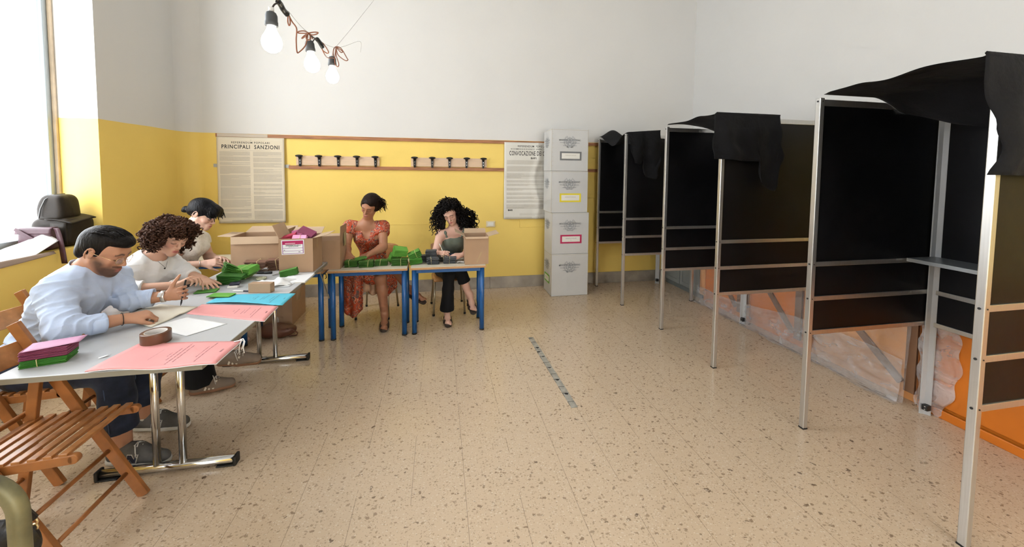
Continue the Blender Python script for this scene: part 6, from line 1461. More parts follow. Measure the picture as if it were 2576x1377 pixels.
# shirt
M_shirt = fabric('light_blue_linen', (0.50, 0.60, 0.80), crease=0.55, cscale=8)
cuR, cuL = lerp(eR, wR, 0.62), lerp(eL, wL, 0.60)
s_ = Shape(); s_.add(infl(tor, 0.014)+[rc((-2.035, 2.37, 0.60), (-2.05, 2.37, 0.47), 0.132, 0.135)], 0.06)
s_.add([rc(lerp(shR, nb, 0.25), shR, 0.075, 0.068), rc(shR, lerp(shR, eR, 0.8), 0.072, 0.062), rc(lerp(shR, eR, 0.8), eR, 0.062, 0.056), rc(eR, lerp(eR, wR, 0.75), 0.055, 0.048)], 0.02, 0.035)
s_.add([rc(lerp(shL, nb, 0.25), shL, 0.072, 0.066), rc(shL, eL, 0.070, 0.056), rc(eL, lerp(eL, wL, 0.8), 0.055, 0.047)], 0.02, 0.035)
for c_, e_, w_ in ((cuR, eR, wR), (cuL, eL, wL)): s_.cut(planecut(c_, Vector(w_)-Vector(e_), 0.058, 0.07), 0.004)
s_.cut(bx_((-2.1, 2.37, 0.30), (0.4, 0.4, 0.115), rad=0), 0.01)
s_.cut(rc((-1.842, 2.38, 1.012), (-1.75, 2.38, 1.12), 0.060, 0.085), 0.004)
fs_ = [folds(11, 0.024, 22, (0.7, 0.2, 0.9)), crease(lerp(eR, wR, 0.1), Vector(wR)-Vector(shR), 0.012, 85, 0.10), crease(lerp(eL, wL, 0.15), Vector(wL)-Vector(eL), 0.012, 80, 0.10), crease(lerp(shR, eR, 0.15), (0.5, -0.3, -0.9), 0.012, 60, 0.12),
    crease((-1.90, 2.26, 0.80), (0.75, -0.2, -0.8), 0.016, 55, 0.13), crease((-2.02, 2.26, 0.64), (0.3, -0.1, 1), 0.018, 60, 0.16, 1.0), crease((-1.83, 2.40, 0.84), (0.2, 1, 0.2), 0.012, 60, 0.12), crease(lerp(shL, eL, 0.4), Vector(eL)-Vector(shL), 0.012, 60, 0.10)]
s_.disp = lambda X: sum(g_(X) for g_ in fs_)
so = shape_obj('shirt', s_, 0.005, M_shirt, t)
q = MB(); rr = []
for i in range(26): a = 2*PI*i/26; rr.append((-1.855+0.052*math.cos(a)-0.006, 2.38+0.066*math.sin(a), 0.988-0.030*math.cos(a)-0.002))
q.grid(lambda u, v: Vector((-1.845+(0.056+0.006*v)*math.cos(2*PI*u*0.95+0.16), 2.38+(0.066+0.004*v)*math.sin(2*PI*u*0.95+0.16), 1.004-0.040*math.cos(2*PI*u*0.95+0.16)+0.026*(v-0.6)))+Vector((0.012*v, 0, 0)), 40, 3, 0.003); q.build('collar', M_shirt, so)
for nme, c_, e_, w_, r in (('cuff', cuR, eR, wR, 0.050), ('cuff', cuL, eL, wL, 0.048)):
    d = (Vector(w_)-Vector(e_)).normalized(); M = frame(c_, d.orthogonal(), d.cross(d.orthogonal())); 
    q = MB(); q.grid(lambda u, v: M @ Vector(((r+0.004*math.sin(u*12)+0.002*v)*math.cos(2*PI*u), (r-0.002+0.003*math.sin(u*19))*math.sin(2*PI*u), -0.045+0.052*v+0.004*math.sin(u*2*PI+1))), 36, 4, 0.004); q.build(nme, M_shirt, so)
# jeans
M_jean = fabric('dark_blue_denim', (0.018, 0.025, 0.048), crease=0.7, cscale=10, sheen=0.1, var=0.35)
s_ = Shape()
for hp, kn, an in ((hipR, knR, anR), (hipL, knL, anL)):
    e = lerp(kn, an, 0.84); s_.add([rc(hp, kn, 0.098, 0.074), rc(kn, lerp(kn, an, 0.4), 0.073, 0.068), rc(lerp(kn, an, 0.4), e, 0.068, 0.070)], 0.03, 0.04); s_.cut(planecut(lerp(kn, an, 0.80), Vector(an)-Vector(kn), 0.10, 0.08), 0.004)
s_.add(infl(tor[:1], 0.006), 0.02, 0.04); s_.cut(bx_((-2.1, 2.37, 0.75), (0.4, 0.4, 0.14), rad=0), 0.01); s_.disp = folds(14, 0.008, 34, (0.4, 0, 0.3))
jo = shape_obj('jeans', s_, 0.006, M_jean, t)
for kn, an, sd in ((knR, anR, -1), (knL, anL, -1)):
    q = MB(); q.tube([Vector(lerp(kn, an, k/8))+Vector((0.0, sd*0.071, 0)) for k in range(1, 7)], 0.0022, 5)
    q.build('seam', mat('blue_seam', (0.05, 0.08, 0.16), 0.7), jo)
sneaker(t, (-1.705, 2.275, 0.001), (-1.370, 2.205, 0.001), (0, 0, 1), 'n', -1, 1.08)
sneaker(t, (-1.775, 2.548, 0.001), (-1.452, 2.506, 0.001), (0, 0, 1), 'n', -1, 1.08)
# glasses, watch, bracelet, pen
M_goldwire = mat('gold_wire', (0.72, 0.52, 0.28), 0.25, metal=1.0); g = MB()
hp = lambda x, y, z: H @ (Vector((x, y, z))*S1)
for sx in (-1, 1):
    g.tube([hp(sx*0.032+0.0215*math.cos(2*PI*i/20), 0.100-0.35*max(0, abs(sx*0.032+0.0215*math.cos(2*PI*i/20))-0.033), 0.000+0.0200*math.sin(2*PI*i/20)) for i in range(20)], 0.0011, 5, closed=True)
    g.tube([hp(sx*0.0535, 0.093, 0.004), hp(sx*0.071, 0.078, 0.007), hp(sx*0.080, 0.03, 0.010), hp(sx*0.083, -0.005, 0.012), hp(sx*0.083, -0.025, -0.008)], 0.0012, 5)
g.tube([hp(-0.0085, 0.104, 0.002), hp(0, 0.108, 0.006), hp(0.0085, 0.104, 0.002)], 0.0011, 5)
go = g.build('glasses', M_goldwire, t, label='thin gold wire glasses')
g = MB()
for sx in (-1, 1):
    g.add([hp(sx*0.032+0.0205*math.cos(2*PI*i/20), 0.0995-0.35*max(0, abs(sx*0.032+0.0205*math.cos(2*PI*i/20))-0.033), 0.019*math.sin(2*PI*i/20)) for i in range(20)], [tuple(range(20))])
g.build('lens', mat('lens_glass', (0.9, 0.9, 0.9), 0.05, alpha=0.18), go)
d = (Vector(wL)-Vector(eL)).normalized(); cW = Vector(lerp(eL, wL, 0.90)); M = frame(cW, (0, -1, 0.15), d.cross(Vector((0, -1, 0.15)))) ; 
q = MB(); M = frame(cW, d.orthogonal(), d.cross(d.orthogonal()))
q.grid(lambda u, v: M @ Vector((0.0315*math.cos(2*PI*u), 0.0315*math.sin(2*PI*u), -0.009+0.018*v)), 30, 2, -0.003); wo = q.build('watch_band', mat('watch_steel', (0.72, 0.72, 0.72), 0.22, metal=0.9), t)
q = MB(); q.bar(cW+Vector((-0.010, -0.030, 0.018)), cW+Vector((0.010, -0.033, 0.018)), 0.026, 0.008, up=(0, -1, 0.6)); q.build('watch_case', mat('watch_face', (0.80, 0.80, 0.78), 0.2, metal=0.4), wo, bevel=0.002)
d = (Vector(wR)-Vector(eR)).normalized(); M = frame(Vector(lerp(eR, wR, 0.94)), d.orthogonal(), d.cross(d.orthogonal()))
q = MB(); q.tube([M @ Vector((0.031*math.cos(2*PI*i/24), 0.031*math.sin(2*PI*i/24), 0)) for i in range(24)], 0.0016, 5, closed=True); q.build('bracelet', M_cap, t)
pen((-1.490, 2.515, 0.735), (-1.462, 2.520, 0.885), 0.0042, mat('pen_dark', (0.03, 0.03, 0.04), 0.3), 'dark pen held upright in the raised hand of the man in blue', M_cap)

# ---- curly brown-haired woman in the white blouse
def curls(par, m, centre, rad, n, length, r, R_, seed, cond=None, droop=0.7, seg=20, name='curl'):
    """ringlets that start on an ellipsoid around centre and wind outward and down"""
    rnd = random.Random(seed); q = MB(); c = Vector(centre); i = 0
    while i < n:
        v = Vector((rnd.gauss(0, 1), rnd.gauss(0, 1), rnd.gauss(0.25, 1))).normalized()
        if cond and not cond(v): continue
        i += 1
        p = Vector((v.x*rad[0], v.y*rad[1], v.z*rad[2])); L = length*rnd.uniform(0.6, 1.2); ph = rnd.uniform(0, 6.28); tw = rnd.choice((-1, 1))*rnd.uniform(2.0, 3.2)
        pos = c+p*rnd.uniform(0.86, 1.0); d = v.copy(); ax1 = d.orthogonal().normalized(); pts = []; cr = R_*rnd.uniform(0.7, 1.25); dr = droop*rnd.uniform(0.6, 1.3)
        for k in range(seg+1):
            u = k/seg; dd = (d*(1-u)**1.3*0.9+Vector((0, 0, -1))*(u*dr+0.12)+Vector((v.x, v.y, 0))*0.25).normalized(); pos = pos+dd*L/seg
            b1 = (ax1-dd*ax1.dot(dd)).normalized(); b2 = dd.cross(b1); a = ph+tw*u*2*PI
            pts.append(pos+(b1*math.cos(a)+b2*math.sin(a))*cr*min(1, u*3))
        q.tube(pts, [r*(1-0.5*k/seg) for k in range(seg+1)], 5)
    return q.build(name, m, par)
t = thing('person', 'woman with curly brown hair in a white blouse sorting green ballots', 'person', (-2.0, 2.97, 0))
sk = skin('light_skin'); SK = (0.62, 0.36, 0.25)
H = headM((-1.800, 2.975, 1.066), (0.80, -0.45, -0.45), (0.30, 0.05, 1)); S2 = 0.97
pel, mid, che, nb = (-2.08, 3.0, 0.53), (-2.07, 2.99, 0.68), (-2.00, 2.98, 0.815), (-1.915, 2.985, 0.920)
shR, shL = (-1.965, 2.825, 0.868), (-1.915, 3.135, 0.862)
eR, wR, eL, wL = (-1.925, 2.735, 0.775), (-1.672, 2.800, 0.782), (-1.775, 3.07, 0.785), (-1.612, 2.955, 0.775)
hipR, knR, anR = (-2.07, 2.92, 0.52), (-1.67, 2.93, 0.495), (-1.625, 2.905, 0.10)
hipL, knL, anL = (-2.07, 3.07, 0.52), (-1.63, 2.90, 0.60), (-1.415, 2.835, 0.315)
tor = torso_prims(pel, mid, che, nb, shL, shR, (0.135, 0.118, 0.135), 0.74, (1, -0.15, 0)); bust = [el((-1.93, 2.93, 0.80), (0.06, 0.06, 0.055)), el((-1.91, 3.04, 0.80), (0.06, 0.06, 0.055))]
b = HeadShape(); b.add(tor+bust, 0.05, 0.03); head_all(b, H, S2, True)
b.add([rc((-1.925, 2.985, 0.915), (-1.835, 2.98, 1.03), 0.048, 0.046)], 0.03, 0.03)
b.add(arm_prims(shR, eR, wR, 0.9), 0.02, 0.03); b.add(arm_prims(shL, eL, wL, 0.9), 0.02, 0.03); b.add(leg_prims(hipR, knR, anR, 0.95), 0.03, 0.03); b.add(leg_prims(hipL, knL, anL, 0.95), 0.03, 0.03)
pa, fi = hand_prims(wR, (0.78, 0.15, 0.42), (-0.35, 0.1, 0.9), -1, 0.93, (0.75, 0.8, 0.9, 1.0), 0.08, (0.75, 0.5, 0.1)); b.addlate(pa, 0.014, 0.016); b.addlate(fi, 0.003, 0.007)
pa, fi = hand_prims(wL, (0.70, -0.62, -0.25), (0.1, -0.1, 1), -1, 0.93, (0.22, 0.25, 0.28, 0.3), 0.17, (0.8, 0.2, 0.0)); b.addlate(pa, 0.014, 0.016); b.addlate(fi, 0.003, 0.007)
b.add(foot_prims((-1.665, 2.875, 0), (-1.46, 2.93, 0), 0.6), 0.02, 0.03)
shape_obj('body', b, 0.0042, sk, t, color=face_color(H, S2, SK, (0.50, 0.14, 0.13), cheek=0.25, brow=(0.07, 0.035, 0.02)))
M_brh = hair_mat('curly_brown_hair', (0.060, 0.026, 0.015), 0.5)
hs = Shape(); T = lambda L: [xf(p, H, S2) for p in L]
hs.add(T([el((0, -0.040, 0.045), (0.098, 0.108, 0.092)), el((0, -0.075, -0.02), (0.095, 0.075, 0.085)), el((0.075, -0.015, -0.015), (0.035, 0.06, 0.075)), el((-0.075, -0.015, -0.015), (0.035, 0.06, 0.075)), el((0.02, 0.05, 0.095), (0.06, 0.045, 0.032))]), 0.03)
hs.cut(xf(el((0, 0.115, -0.035), (0.062, 0.085, 0.105)), H, S2), 0.012); hs.disp = folds(21, 0.016, 80, (0, 0, 0.4)); ho = shape_obj('hair', hs, 0.0055, M_brh, t)
HI = H.inverted().to_3x3()
def cond2(v):
    l = HI @ v; return not (l.y > 0.32 and l.z < 0.42 and abs(l.x) < 0.62) and l.z > -0.75
curls(ho, M_brh, H @ Vector((0, -0.04, 0.005)), (0.102, 0.112, 0.108), 680, 0.060, 0.0068, 0.0085, 5, cond2, 0.8, 14)
curls(ho, M_brh, H @ Vector((0, -0.02, 0.055)), (0.085, 0.095, 0.062), 150, 0.045, 0.0065, 0.009, 15, lambda v: (HI @ v).z > 0.45, 0.5, 12)
curls(ho, M_brh, H @ Vector((0, 0.02, 0.07)), (0.080, 0.070, 0.055), 46, 0.055, 0.0060, 0.009, 6, lambda v: (HI @ v).y > 0.25 and (HI @ v).z > 0.15, 0.5, 16)
M_blouse = fabric('white_cotton', (0.82, 0.81, 0.80), crease=0.45, cscale=8, var=0.02)
s_ = Shape(); s_.add(infl(tor+bust, 0.014)+[rc((-2.08, 2.99, 0.58), (-2.09, 3.0, 0.48), 0.135, 0.140)], 0.05)
s_.add([rc(lerp(shR, nb, 0.3), shR, 0.062, 0.060), rc(shR, eR, 0.068, 0.060), rc(eR, lerp(eR, wR, 0.6), 0.058, 0.050)], 0.02, 0.03); s_.add([rc(lerp(shL, nb, 0.3), shL, 0.06, 0.058), rc(shL, eL, 0.066, 0.058), rc(eL, lerp(eL, wL, 0.6), 0.056, 0.05)], 0.02, 0.03)
s_.cut(planecut(lerp(eR, wR, 0.36), Vector(wR)-Vector(eR), 0.065, 0.08), 0.004); s_.cut(planecut(lerp(eL, wL, 0.45), Vector(wL)-Vector(eL), 0.065, 0.08), 0.004)
s_.cut(rc((-1.895, 2.975, 0.965), (-1.83, 2.97, 1.06), 0.072, 0.085), 0.005); s_.cut(bx_((-2.1, 3.0, 0.30), (0.4, 0.4, 0.12), rad=0), 0.01)
fs_ = [folds(22, 0.013, 30, (0.4, 0, 0.8)), crease(eR, Vector(wR)-Vector(shR), 0.010, 80, 0.09), crease(lerp(shR, eR, 0.3), (0.4, -0.3, -1), 0.010, 60, 0.10), crease((-1.96, 2.93, 0.70), (0.3, 0.4, 1), 0.012, 60, 0.13), crease(lerp(shL, eL, 0.5), Vector(eL)-Vector(shL), 0.010, 60, 0.09)]
s_.disp = lambda X: sum(g_(X) for g_ in fs_); so = shape_obj('blouse', s_, 0.0055, M_blouse, t)
q = MB(); q.tube([(-1.86, 2.93, 0.915), (-1.835, 2.945, 0.875), (-1.83, 2.955, 0.862), (-1.84, 2.99, 0.90)], 0.0009, 4); q.ell((-1.832, 2.948, 0.860), (0.005, 0.004, 0.006)); q.build('necklace', M_cap, t)
M_blk = fabric('black_trouser_cloth', (0.006, 0.006, 0.007), crease=0.7, cscale=9, sheen=0.03)
s_ = Shape()
s_.add([rc(hipR, knR, 0.092, 0.066), rc(knR, lerp(knR, anR, 0.4), 0.066, 0.064), rc(lerp(knR, anR, 0.4), (-1.62, 2.905, 0.085), 0.066, 0.090)], 0.03, 0.03); s_.cut(planecut((-1.62, 2.905, 0.055), (0, 0, -1), 0.14, 0.06), 0.004)
s_.add([rc(hipL, knL, 0.090, 0.064), rc(knL, lerp(knL, anL, 0.5), 0.064, 0.060), rc(lerp(knL, anL, 0.5), lerp(knL, anL, 0.86), 0.060, 0.072)], 0.03, 0.03); s_.cut(planecut(lerp(knL, anL, 0.84), Vector(anL)-Vector(knL), 0.10, 0.08), 0.004)
s_.add(infl(tor[:1], 0.006), 0.02, 0.04); s_.cut(bx_((-2.1, 3.0, 0.75), (0.4, 0.4, 0.14), rad=0), 0.01); s_.disp = folds(24, 0.008, 30, (0.4, 0, 0.3)); shape_obj('trousers', s_, 0.006, M_blk, t)
sneaker(t, (-1.668, 2.872, 0.001), (-1.415, 2.945, 0.001), (0, 0, 1), 's', -1, 0.92)
sneaker(t, (-1.475, 2.835, 0.215), (-1.170, 2.780, 0.235), (-0.06, -0.25, 1), 's', -1, 0.92)

# ---- dark-haired woman in the white lace top
t = thing('person', 'black-haired woman in a white lace top at the far end of the grey table', 'person', (-2.1, 3.6, 0))
SK = (0.66, 0.42, 0.33); H = headM((-1.945, 3.605, 1.155), (0.87, -0.08, -0.46)); S3 = 1.02
pel, mid, che, nb = (-2.15, 3.62, 0.54), (-2.14, 3.62, 0.70), (-2.10, 3.62, 0.865), (-2.055, 3.61, 0.985)
shR, shL = (-2.075, 3.46, 0.930), (-2.05, 3.765, 0.925)
eR, wR, eL, wL = (-2.07, 3.395, 0.765), (-1.885, 3.475, 0.768), (-2.0, 3.77, 0.76), (-1.86, 3.62, 0.775)
hipR, knR, anR = (-2.14, 3.54, 0.52), (-1.78, 3.52, 0.50), (-1.80, 3.50, 0.10); hipL, knL, anL = (-2.14, 3.70, 0.52), (-1.78, 3.70, 0.50), (-1.84, 3.70, 0.10)
tor = torso_prims(pel, mid, che, nb, shL, shR, (0.140, 0.120, 0.135), 0.74); bust = [el((-2.02, 3.56, 0.875), (0.062, 0.06, 0.055)), el((-2.02, 3.68, 0.875), (0.062, 0.06, 0.055))]
b = HeadShape(); b.add(tor+bust, 0.05, 0.03); head_all(b, H, S3, True); b.add([rc((-2.06, 3.61, 0.98), (-2.005, 3.605, 1.10), 0.048, 0.046)], 0.03, 0.03)
b.add(arm_prims(shR, eR, wR, 0.92), 0.02, 0.03); b.add(arm_prims(shL, eL, wL, 0.92), 0.02, 0.03); b.add(leg_prims(hipR, knR, anR, 0.95), 0.03, 0.03); b.add(leg_prims(hipL, knL, anL, 0.95), 0.03, 0.03)
pa, fi = hand_prims(wR, (0.95, 0.2, 0.02), (-0.1, -0.75, 0.6), 1, 0.93, (0.5, 0.55, 0.6, 0.7), 0.06, (0.6, 0.4, 0.1)); b.addlate(pa, 0.014, 0.016); b.addlate(fi, 0.003, 0.007)
pa, fi = hand_prims(wL, (0.85, -0.5, 0.1), (0.1, 0.5, 0.8), -1, 0.93, (0.25, 0.35, 0.45, 0.5), 0.08, (0.6, 0.3, 0.1)); b.addlate(pa, 0.014, 0.016); b.addlate(fi, 0.003, 0.007)
b.add(foot_prims((-1.85, 3.50, 0), (-1.62, 3.49, 0), 0.9), 0.02, 0.03); b.add(foot_prims((-1.88, 3.70, 0), (-1.65, 3.70, 0), 0.9), 0.02, 0.03)
shape_obj('body', b, 0.0045, skin('light_skin'), t, color=face_color(H, S3, SK, (0.55, 0.20, 0.18), cheek=0.2, brow=(0.015, 0.012, 0.012)))
M_bh = hair_mat('sleek_black_hair', (0.006, 0.006, 0.008), 0.30); T = lambda L: [xf(p, H, S3) for p in L]
hs = Shape(); hs.add(T([el((0, -0.020, 0.046), (0.086, 0.108, 0.086)), el((0, 0.058, 0.072), (0.064, 0.056, 0.046)), el((0.03, 0.085, 0.045), (0.034, 0.028, 0.050)), el((-0.03, 0.085, 0.045), (0.034, 0.028, 0.050)), el((0, -0.078, 0.0), (0.055, 0.045, 0.050))]), 0.025)
hs.cut(xf(el((0, 0.105, -0.055), (0.085, 0.080, 0.088)), H, S3), 0.014); hs.cut(xf(bx_((0, 0.04, -0.165), (0.2, 0.09, 0.150), rad=0.0), H, S3), 0.012); hs.cut(xf(bx_((0, -0.1, -0.16), (0.2, 0.2, 0.105), rad=0.0), H, S3), 0.02)
for sx in (-1, 1): hs.cut(xf(el((sx*0.084, -0.010, -0.004), (0.02, 0.022, 0.030)), H, S3), 0.005)
hs.add(T([rc((0, -0.105, 0.0), (0, -0.135, -0.022), 0.020, 0.026), rc((0, -0.135, -0.022), (0, -0.155, -0.070), 0.026, 0.012)]), 0.01, 0.01); ho = shape_obj('hair', hs, 0.0045, M_bh, t)
rnd = random.Random(7); roots = [(rnd.choice((-1, 1))*rnd.uniform(0.02, 0.068), rnd.uniform(0.045, 0.085), rnd.uniform(0.05, 0.10)) for _ in range(60)]
strands(ho, 'hair_lock', M_bh, roots, lambda r, k, u: H @ (Vector((r[0]*(1+0.15*u), r[1]+0.035*u*(1 if k % 2 else 1.6)-0.012*u*u, r[2]-0.060*u*(0.6+0.4*((k*7) % 5)/5)))*S3), 0.0055)
q = MB(); q.T = H; q.tube([Vector((0.024*math.cos(2*PI*i/12), -0.108, 0.002+0.024*math.sin(2*PI*i/12)))*S3 for i in range(12)], 0.006, 6, closed=True); q.build('hair_tie', M_cap, ho)
q = MB(); q.T = H; q.tube([Vector((-0.082, -0.008, -0.034-0.006*k))*S3 for k in range(5)], 0.0022, 5); q.build('earring', mat('silver', (0.6, 0.6, 0.6), 0.2, metal=1), t)
M_lace = mat('white_lace', (0.82, 0.80, 0.76), 0.85, noise_=0.10, scale=45, bump=0.6, bscale=90)
s_ = Shape(); s_.add(infl(tor+bust, 0.010)+[rc((-2.14, 3.62, 0.60), (-2.15, 3.62, 0.48), 0.135, 0.140)], 0.05); s_.add([rc(lerp(shR, nb, 0.3), shR, 0.058, 0.056), rc(shR, lerp(shR, eR, 0.3), 0.060, 0.056)], 0.02, 0.03); s_.add([rc(lerp(shL, nb, 0.3), shL, 0.058, 0.056), rc(shL, lerp(shL, eL, 0.3), 0.06, 0.056)], 0.02, 0.03)
s_.cut(planecut(lerp(shR, eR, 0.33), Vector(eR)-Vector(shR), 0.070, 0.06), 0.004); s_.cut(planecut(lerp(shL, eL, 0.33), Vector(eL)-Vector(shL), 0.07, 0.06), 0.004)
s_.cut(rc((-2.045, 3.61, 1.02), (-1.99, 3.61, 1.12), 0.066, 0.08), 0.005); s_.cut(bx_((-2.15, 3.62, 0.32), (0.4, 0.3, 0.12), rad=0), 0.01); f1 = folds(32, 0.009, 34, (0.4, 0, 0.8)); s_.disp = f1; shape_obj('lace_top', s_, 0.0055, M_lace, t)
s_ = Shape()
for hp, kn, an in ((hipR, knR, anR), (hipL, knL, anL)): s_.add([rc(hp, kn, 0.092, 0.066), rc(kn, lerp(kn, an, 0.9), 0.066, 0.060)], 0.03, 0.03)
s_.add(infl(tor[:1], 0.006), 0.02, 0.04); s_.cut(bx_((-2.15, 3.62, 0.77), (0.4, 0.3, 0.14), rad=0), 0.01); shape_obj('trousers', s_, 0.008, M_blk, t)
d = Vector(wR)-Vector(eR); M = frame(lerp(eR, wR, 0.9), d.orthogonal(), d.cross(d.orthogonal())); q = MB(); q.tube([M @ Vector((0.027*math.cos(2*PI*i/20), 0.027*math.sin(2*PI*i/20), 0)) for i in range(20)], 0.0025, 5, closed=True); q.build('bracelet', mat('silver', (0.6, 0.6, 0.6), 0.2), t)

# ---- the woman in the orange patterned dress
def dress_mat():
    m = bpy.data.materials.new('orange_print_dress'); m.use_nodes = True; nt = m.node_tree; L = nt.links; b = nt.nodes['Principled BSDF']; b.inputs['Roughness'].default_value = 0.7
    tc = nt.nodes.new('ShaderNodeTexCoord'); n = nt.nodes.new('ShaderNodeTexNoise'); n.inputs['Scale'].default_value = 11; n.inputs['Detail'].default_value = 3; n.inputs['Distortion'].default_value = 2.2; L.new(tc.outputs['Object'], n.inputs['Vector'])
    r = nt.nodes.new('ShaderNodeValToRGB'); L.new(n.outputs['Fac'], r.inputs['Fac']); r.color_ramp.interpolation = 'CONSTANT'; e = r.color_ramp.elements
    e[0].position = 0; e[0].color = (0.46, 0.060, 0.018, 1); e[1].position = 0.47; e[1].color = (0.055, 0.035, 0.03, 1)
    for p, c in ((0.505, (0.50, 0.42, 0.36, 1)), (0.53, (0.62, 0.13, 0.035, 1)), (0.58, (0.30, 0.022, 0.015, 1)), (0.62, (0.14, 0.10, 0.09, 1)), (0.68, (0.50, 0.07, 0.03, 1))): k = e.new(p); k.color = c
    n2 = nt.nodes.new('ShaderNodeTexVoronoi'); n2.inputs['Scale'].default_value = 55; L.new(tc.outputs['Object'], n2.inputs['Vector']); lt = nt.nodes.new('ShaderNodeMath'); lt.operation = 'LESS_THAN'; lt.inputs[1].default_value = 0.16; L.new(n2.outputs['Distance'], lt.inputs[0])
    mx = nt.nodes.new('ShaderNodeMix'); mx.data_type = 'RGBA'; L.new(lt.outputs[0], mx.inputs['Factor']); L.new(r.outputs[0], mx.inputs['A']); mx.inputs['B'].default_value = (0.62, 0.30, 0.18, 1); L.new(mx.outputs['Result'], b.inputs['Base Color']); return m
M_dress = dress_mat(); M_lining = mat('beige_lining', (0.55, 0.34, 0.22), 0.8)
t = thing('person', 'woman in a long orange patterned dress counting green ballots behind the desks', 'person', (-0.67, 4.15, 0))
SK = (0.40, 0.185, 0.105); sk = skin('tanned_skin'); H = headM((-0.690, 4.06, 1.172), (-0.30, -0.80, -0.42), (0.16, -0.1, 1), 0.0) @ Matrix.Rotation(-0.06, 4, 'Y'); S4 = 1.0
pel, mid, che, nb = (-0.68, 4.24, 0.47), (-0.69, 4.22, 0.64), (-0.715, 4.16, 0.83), (-0.735, 4.10, 0.990)
shR, shL = (-0.895, 4.095, 0.965), (-0.575, 4.115, 0.955)
eR, wR, eL, wL = (-0.905, 3.98, 0.77), (-0.850, 3.825, 0.735), (-0.545, 3.93, 0.775), (-0.655, 3.815, 0.735)
hipR, knR, anR = (-0.77, 4.20, 0.455), (-0.565, 3.875, 0.475), (-0.532, 3.885, 0.095)
hipL, knL, anL = (-0.60, 4.20, 0.47), (-0.485, 4.00, 0.600), (-0.315, 4.035, 0.310)
tor = torso_prims(pel, mid, che, nb, shL, shR, (0.150, 0.122, 0.140), 0.74, (-0.1, -1, 0)); bust = [el((-0.785, 4.075, 0.845), (0.062, 0.060, 0.058)), el((-0.665, 4.075, 0.845), (0.062, 0.060, 0.058))]
b = HeadShape(); b.add(tor+bust, 0.04, 0.03); head_all(b, H, S4, True); b.add([rc((-0.733, 4.115, 0.975), (-0.705, 4.08, 1.11), 0.050, 0.047)], 0.03, 0.03)
b.add(arm_prims(shR, eR, wR, 0.98), 0.02, 0.03); b.add(arm_prims(shL, eL, wL, 0.98), 0.02, 0.03); b.add(leg_prims(hipR, knR, anR, 0.95), 0.03, 0.03); b.add(leg_prims(hipL, knL, anL, 0.95), 0.03, 0.03)
pa, fi = hand_prims(wR, (0.15, -0.75, -0.45), (-0.1, -0.5, 0.8), -1, 0.95, (0.35, 0.4, 0.45, 0.5), 0.10, (0.7, 0.3, 0.1)); b.addlate(pa, 0.014, 0.016); b.addlate(fi, 0.003, 0.007)
pa, fi = hand_prims(wL, (-0.75, -0.55, -0.30), (-0.1, -0.4, 0.9), 1, 0.95, (0.45, 0.5, 0.55, 0.6), 0.08, (0.7, 0.4, 0.1)); b.addlate(pa, 0.014, 0.016); b.addlate(fi, 0.003, 0.007)
for hh, tt in (((-0.535, 3.925, 0.012), (-0.518, 3.700, 0.012)), ((-0.330, 4.045, 0.262), (-0.150, 3.985, 0.180))):
    P_, T_ = foot_bare(hh, tt, 1.0, (0, 0, 1) if tt[2] < 0.1 else (0.25, -0.35, 0.85)); b.add(P_, 0.02, 0.03); b.addlate(T_, 0.002, 0.006)
shape_obj('body', b, 0.0038, sk, t, color=face_color(H, S4, SK, (0.36, 0.12, 0.10), brow=(0.02, 0.012, 0.01)))
M_dbh = hair_mat('dark_brown_hair', (0.016, 0.009, 0.007), 0.38); T = lambda L: [xf(p, H, S4) for p in L]
hs = Shape(); hs.add(T([el((0, -0.028, 0.045), (0.087, 0.100, 0.088)), el((0, 0.030, 0.078), (0.062, 0.060, 0.040)), el((-0.050, -0.070, 0.01), (0.055, 0.055, 0.07)), el((-0.060, -0.02, 0.0), (0.034, 0.05, 0.06)), el((0.045, 0.0, 0.02), (0.045, 0.06, 0.05))]), 0.025)
hs.cut(xf(el((0.004, 0.105, -0.030), (0.064, 0.078, 0.118)), H, S4), 0.010); hs.cut(xf(bx_((0, 0.04, -0.155), (0.2, 0.10, 0.120), rad=0.0), H, S4), 0.012)
hs.disp = folds(41, 0.005, 70, (0.2, 0.2, 1)); ho = shape_obj('hair', hs, 0.0045, M_dbh, t)
rnd = random.Random(9); q = MB()
for k in range(70):                                            # loose ends of the gathered hair at one side
    a = rnd.uniform(0, 6.28); p = Vector((-0.078+0.03*math.cos(a), -0.050+0.03*math.sin(a), 0.05+rnd.uniform(-0.03, 0.045))); d = Vector((rnd.uniform(-0.9, -0.1), rnd.uniform(-0.5, 0.2), rnd.uniform(-1.6, 0.5))).normalized(); L_ = rnd.uniform(0.04, 0.085); pts = []
    for s_i in range(8): u = s_i/7; pts.append(H @ (p+d*L_*u+Vector((0.018*math.sin(u*4+k), 0.01*math.cos(u*5+k), -0.03*u*u)))); 
    q.tube(pts, [0.0045*(1-0.75*i/7) for i in range(8)], 5)
q.build('hair_lock', M_dbh, ho)
s_ = Shape(); s_.add(infl(tor[:3]+bust, 0.012), 0.045); 
for sh_, e_ in ((shR, eR), (shL, eL)): s_.add([rc(lerp(sh_, nb, 0.35), sh_, 0.054, 0.066), rc(sh_, lerp(sh_, e_, 0.28), 0.066, 0.068)], 0.02, 0.03); s_.cut(planecut(lerp(sh_, e_, 0.40), Vector(e_)-Vector(sh_), 0.066, 0.030), 0.004)
s_.cut(rc((-0.725, 4.06, 1.00), (-0.722, 3.99, 0.815), 0.068, 0.016), 0.006); s_.cut(rc((-0.733, 4.10, 1.01), (-0.71, 4.07, 1.12), 0.060, 0.07), 0.006)
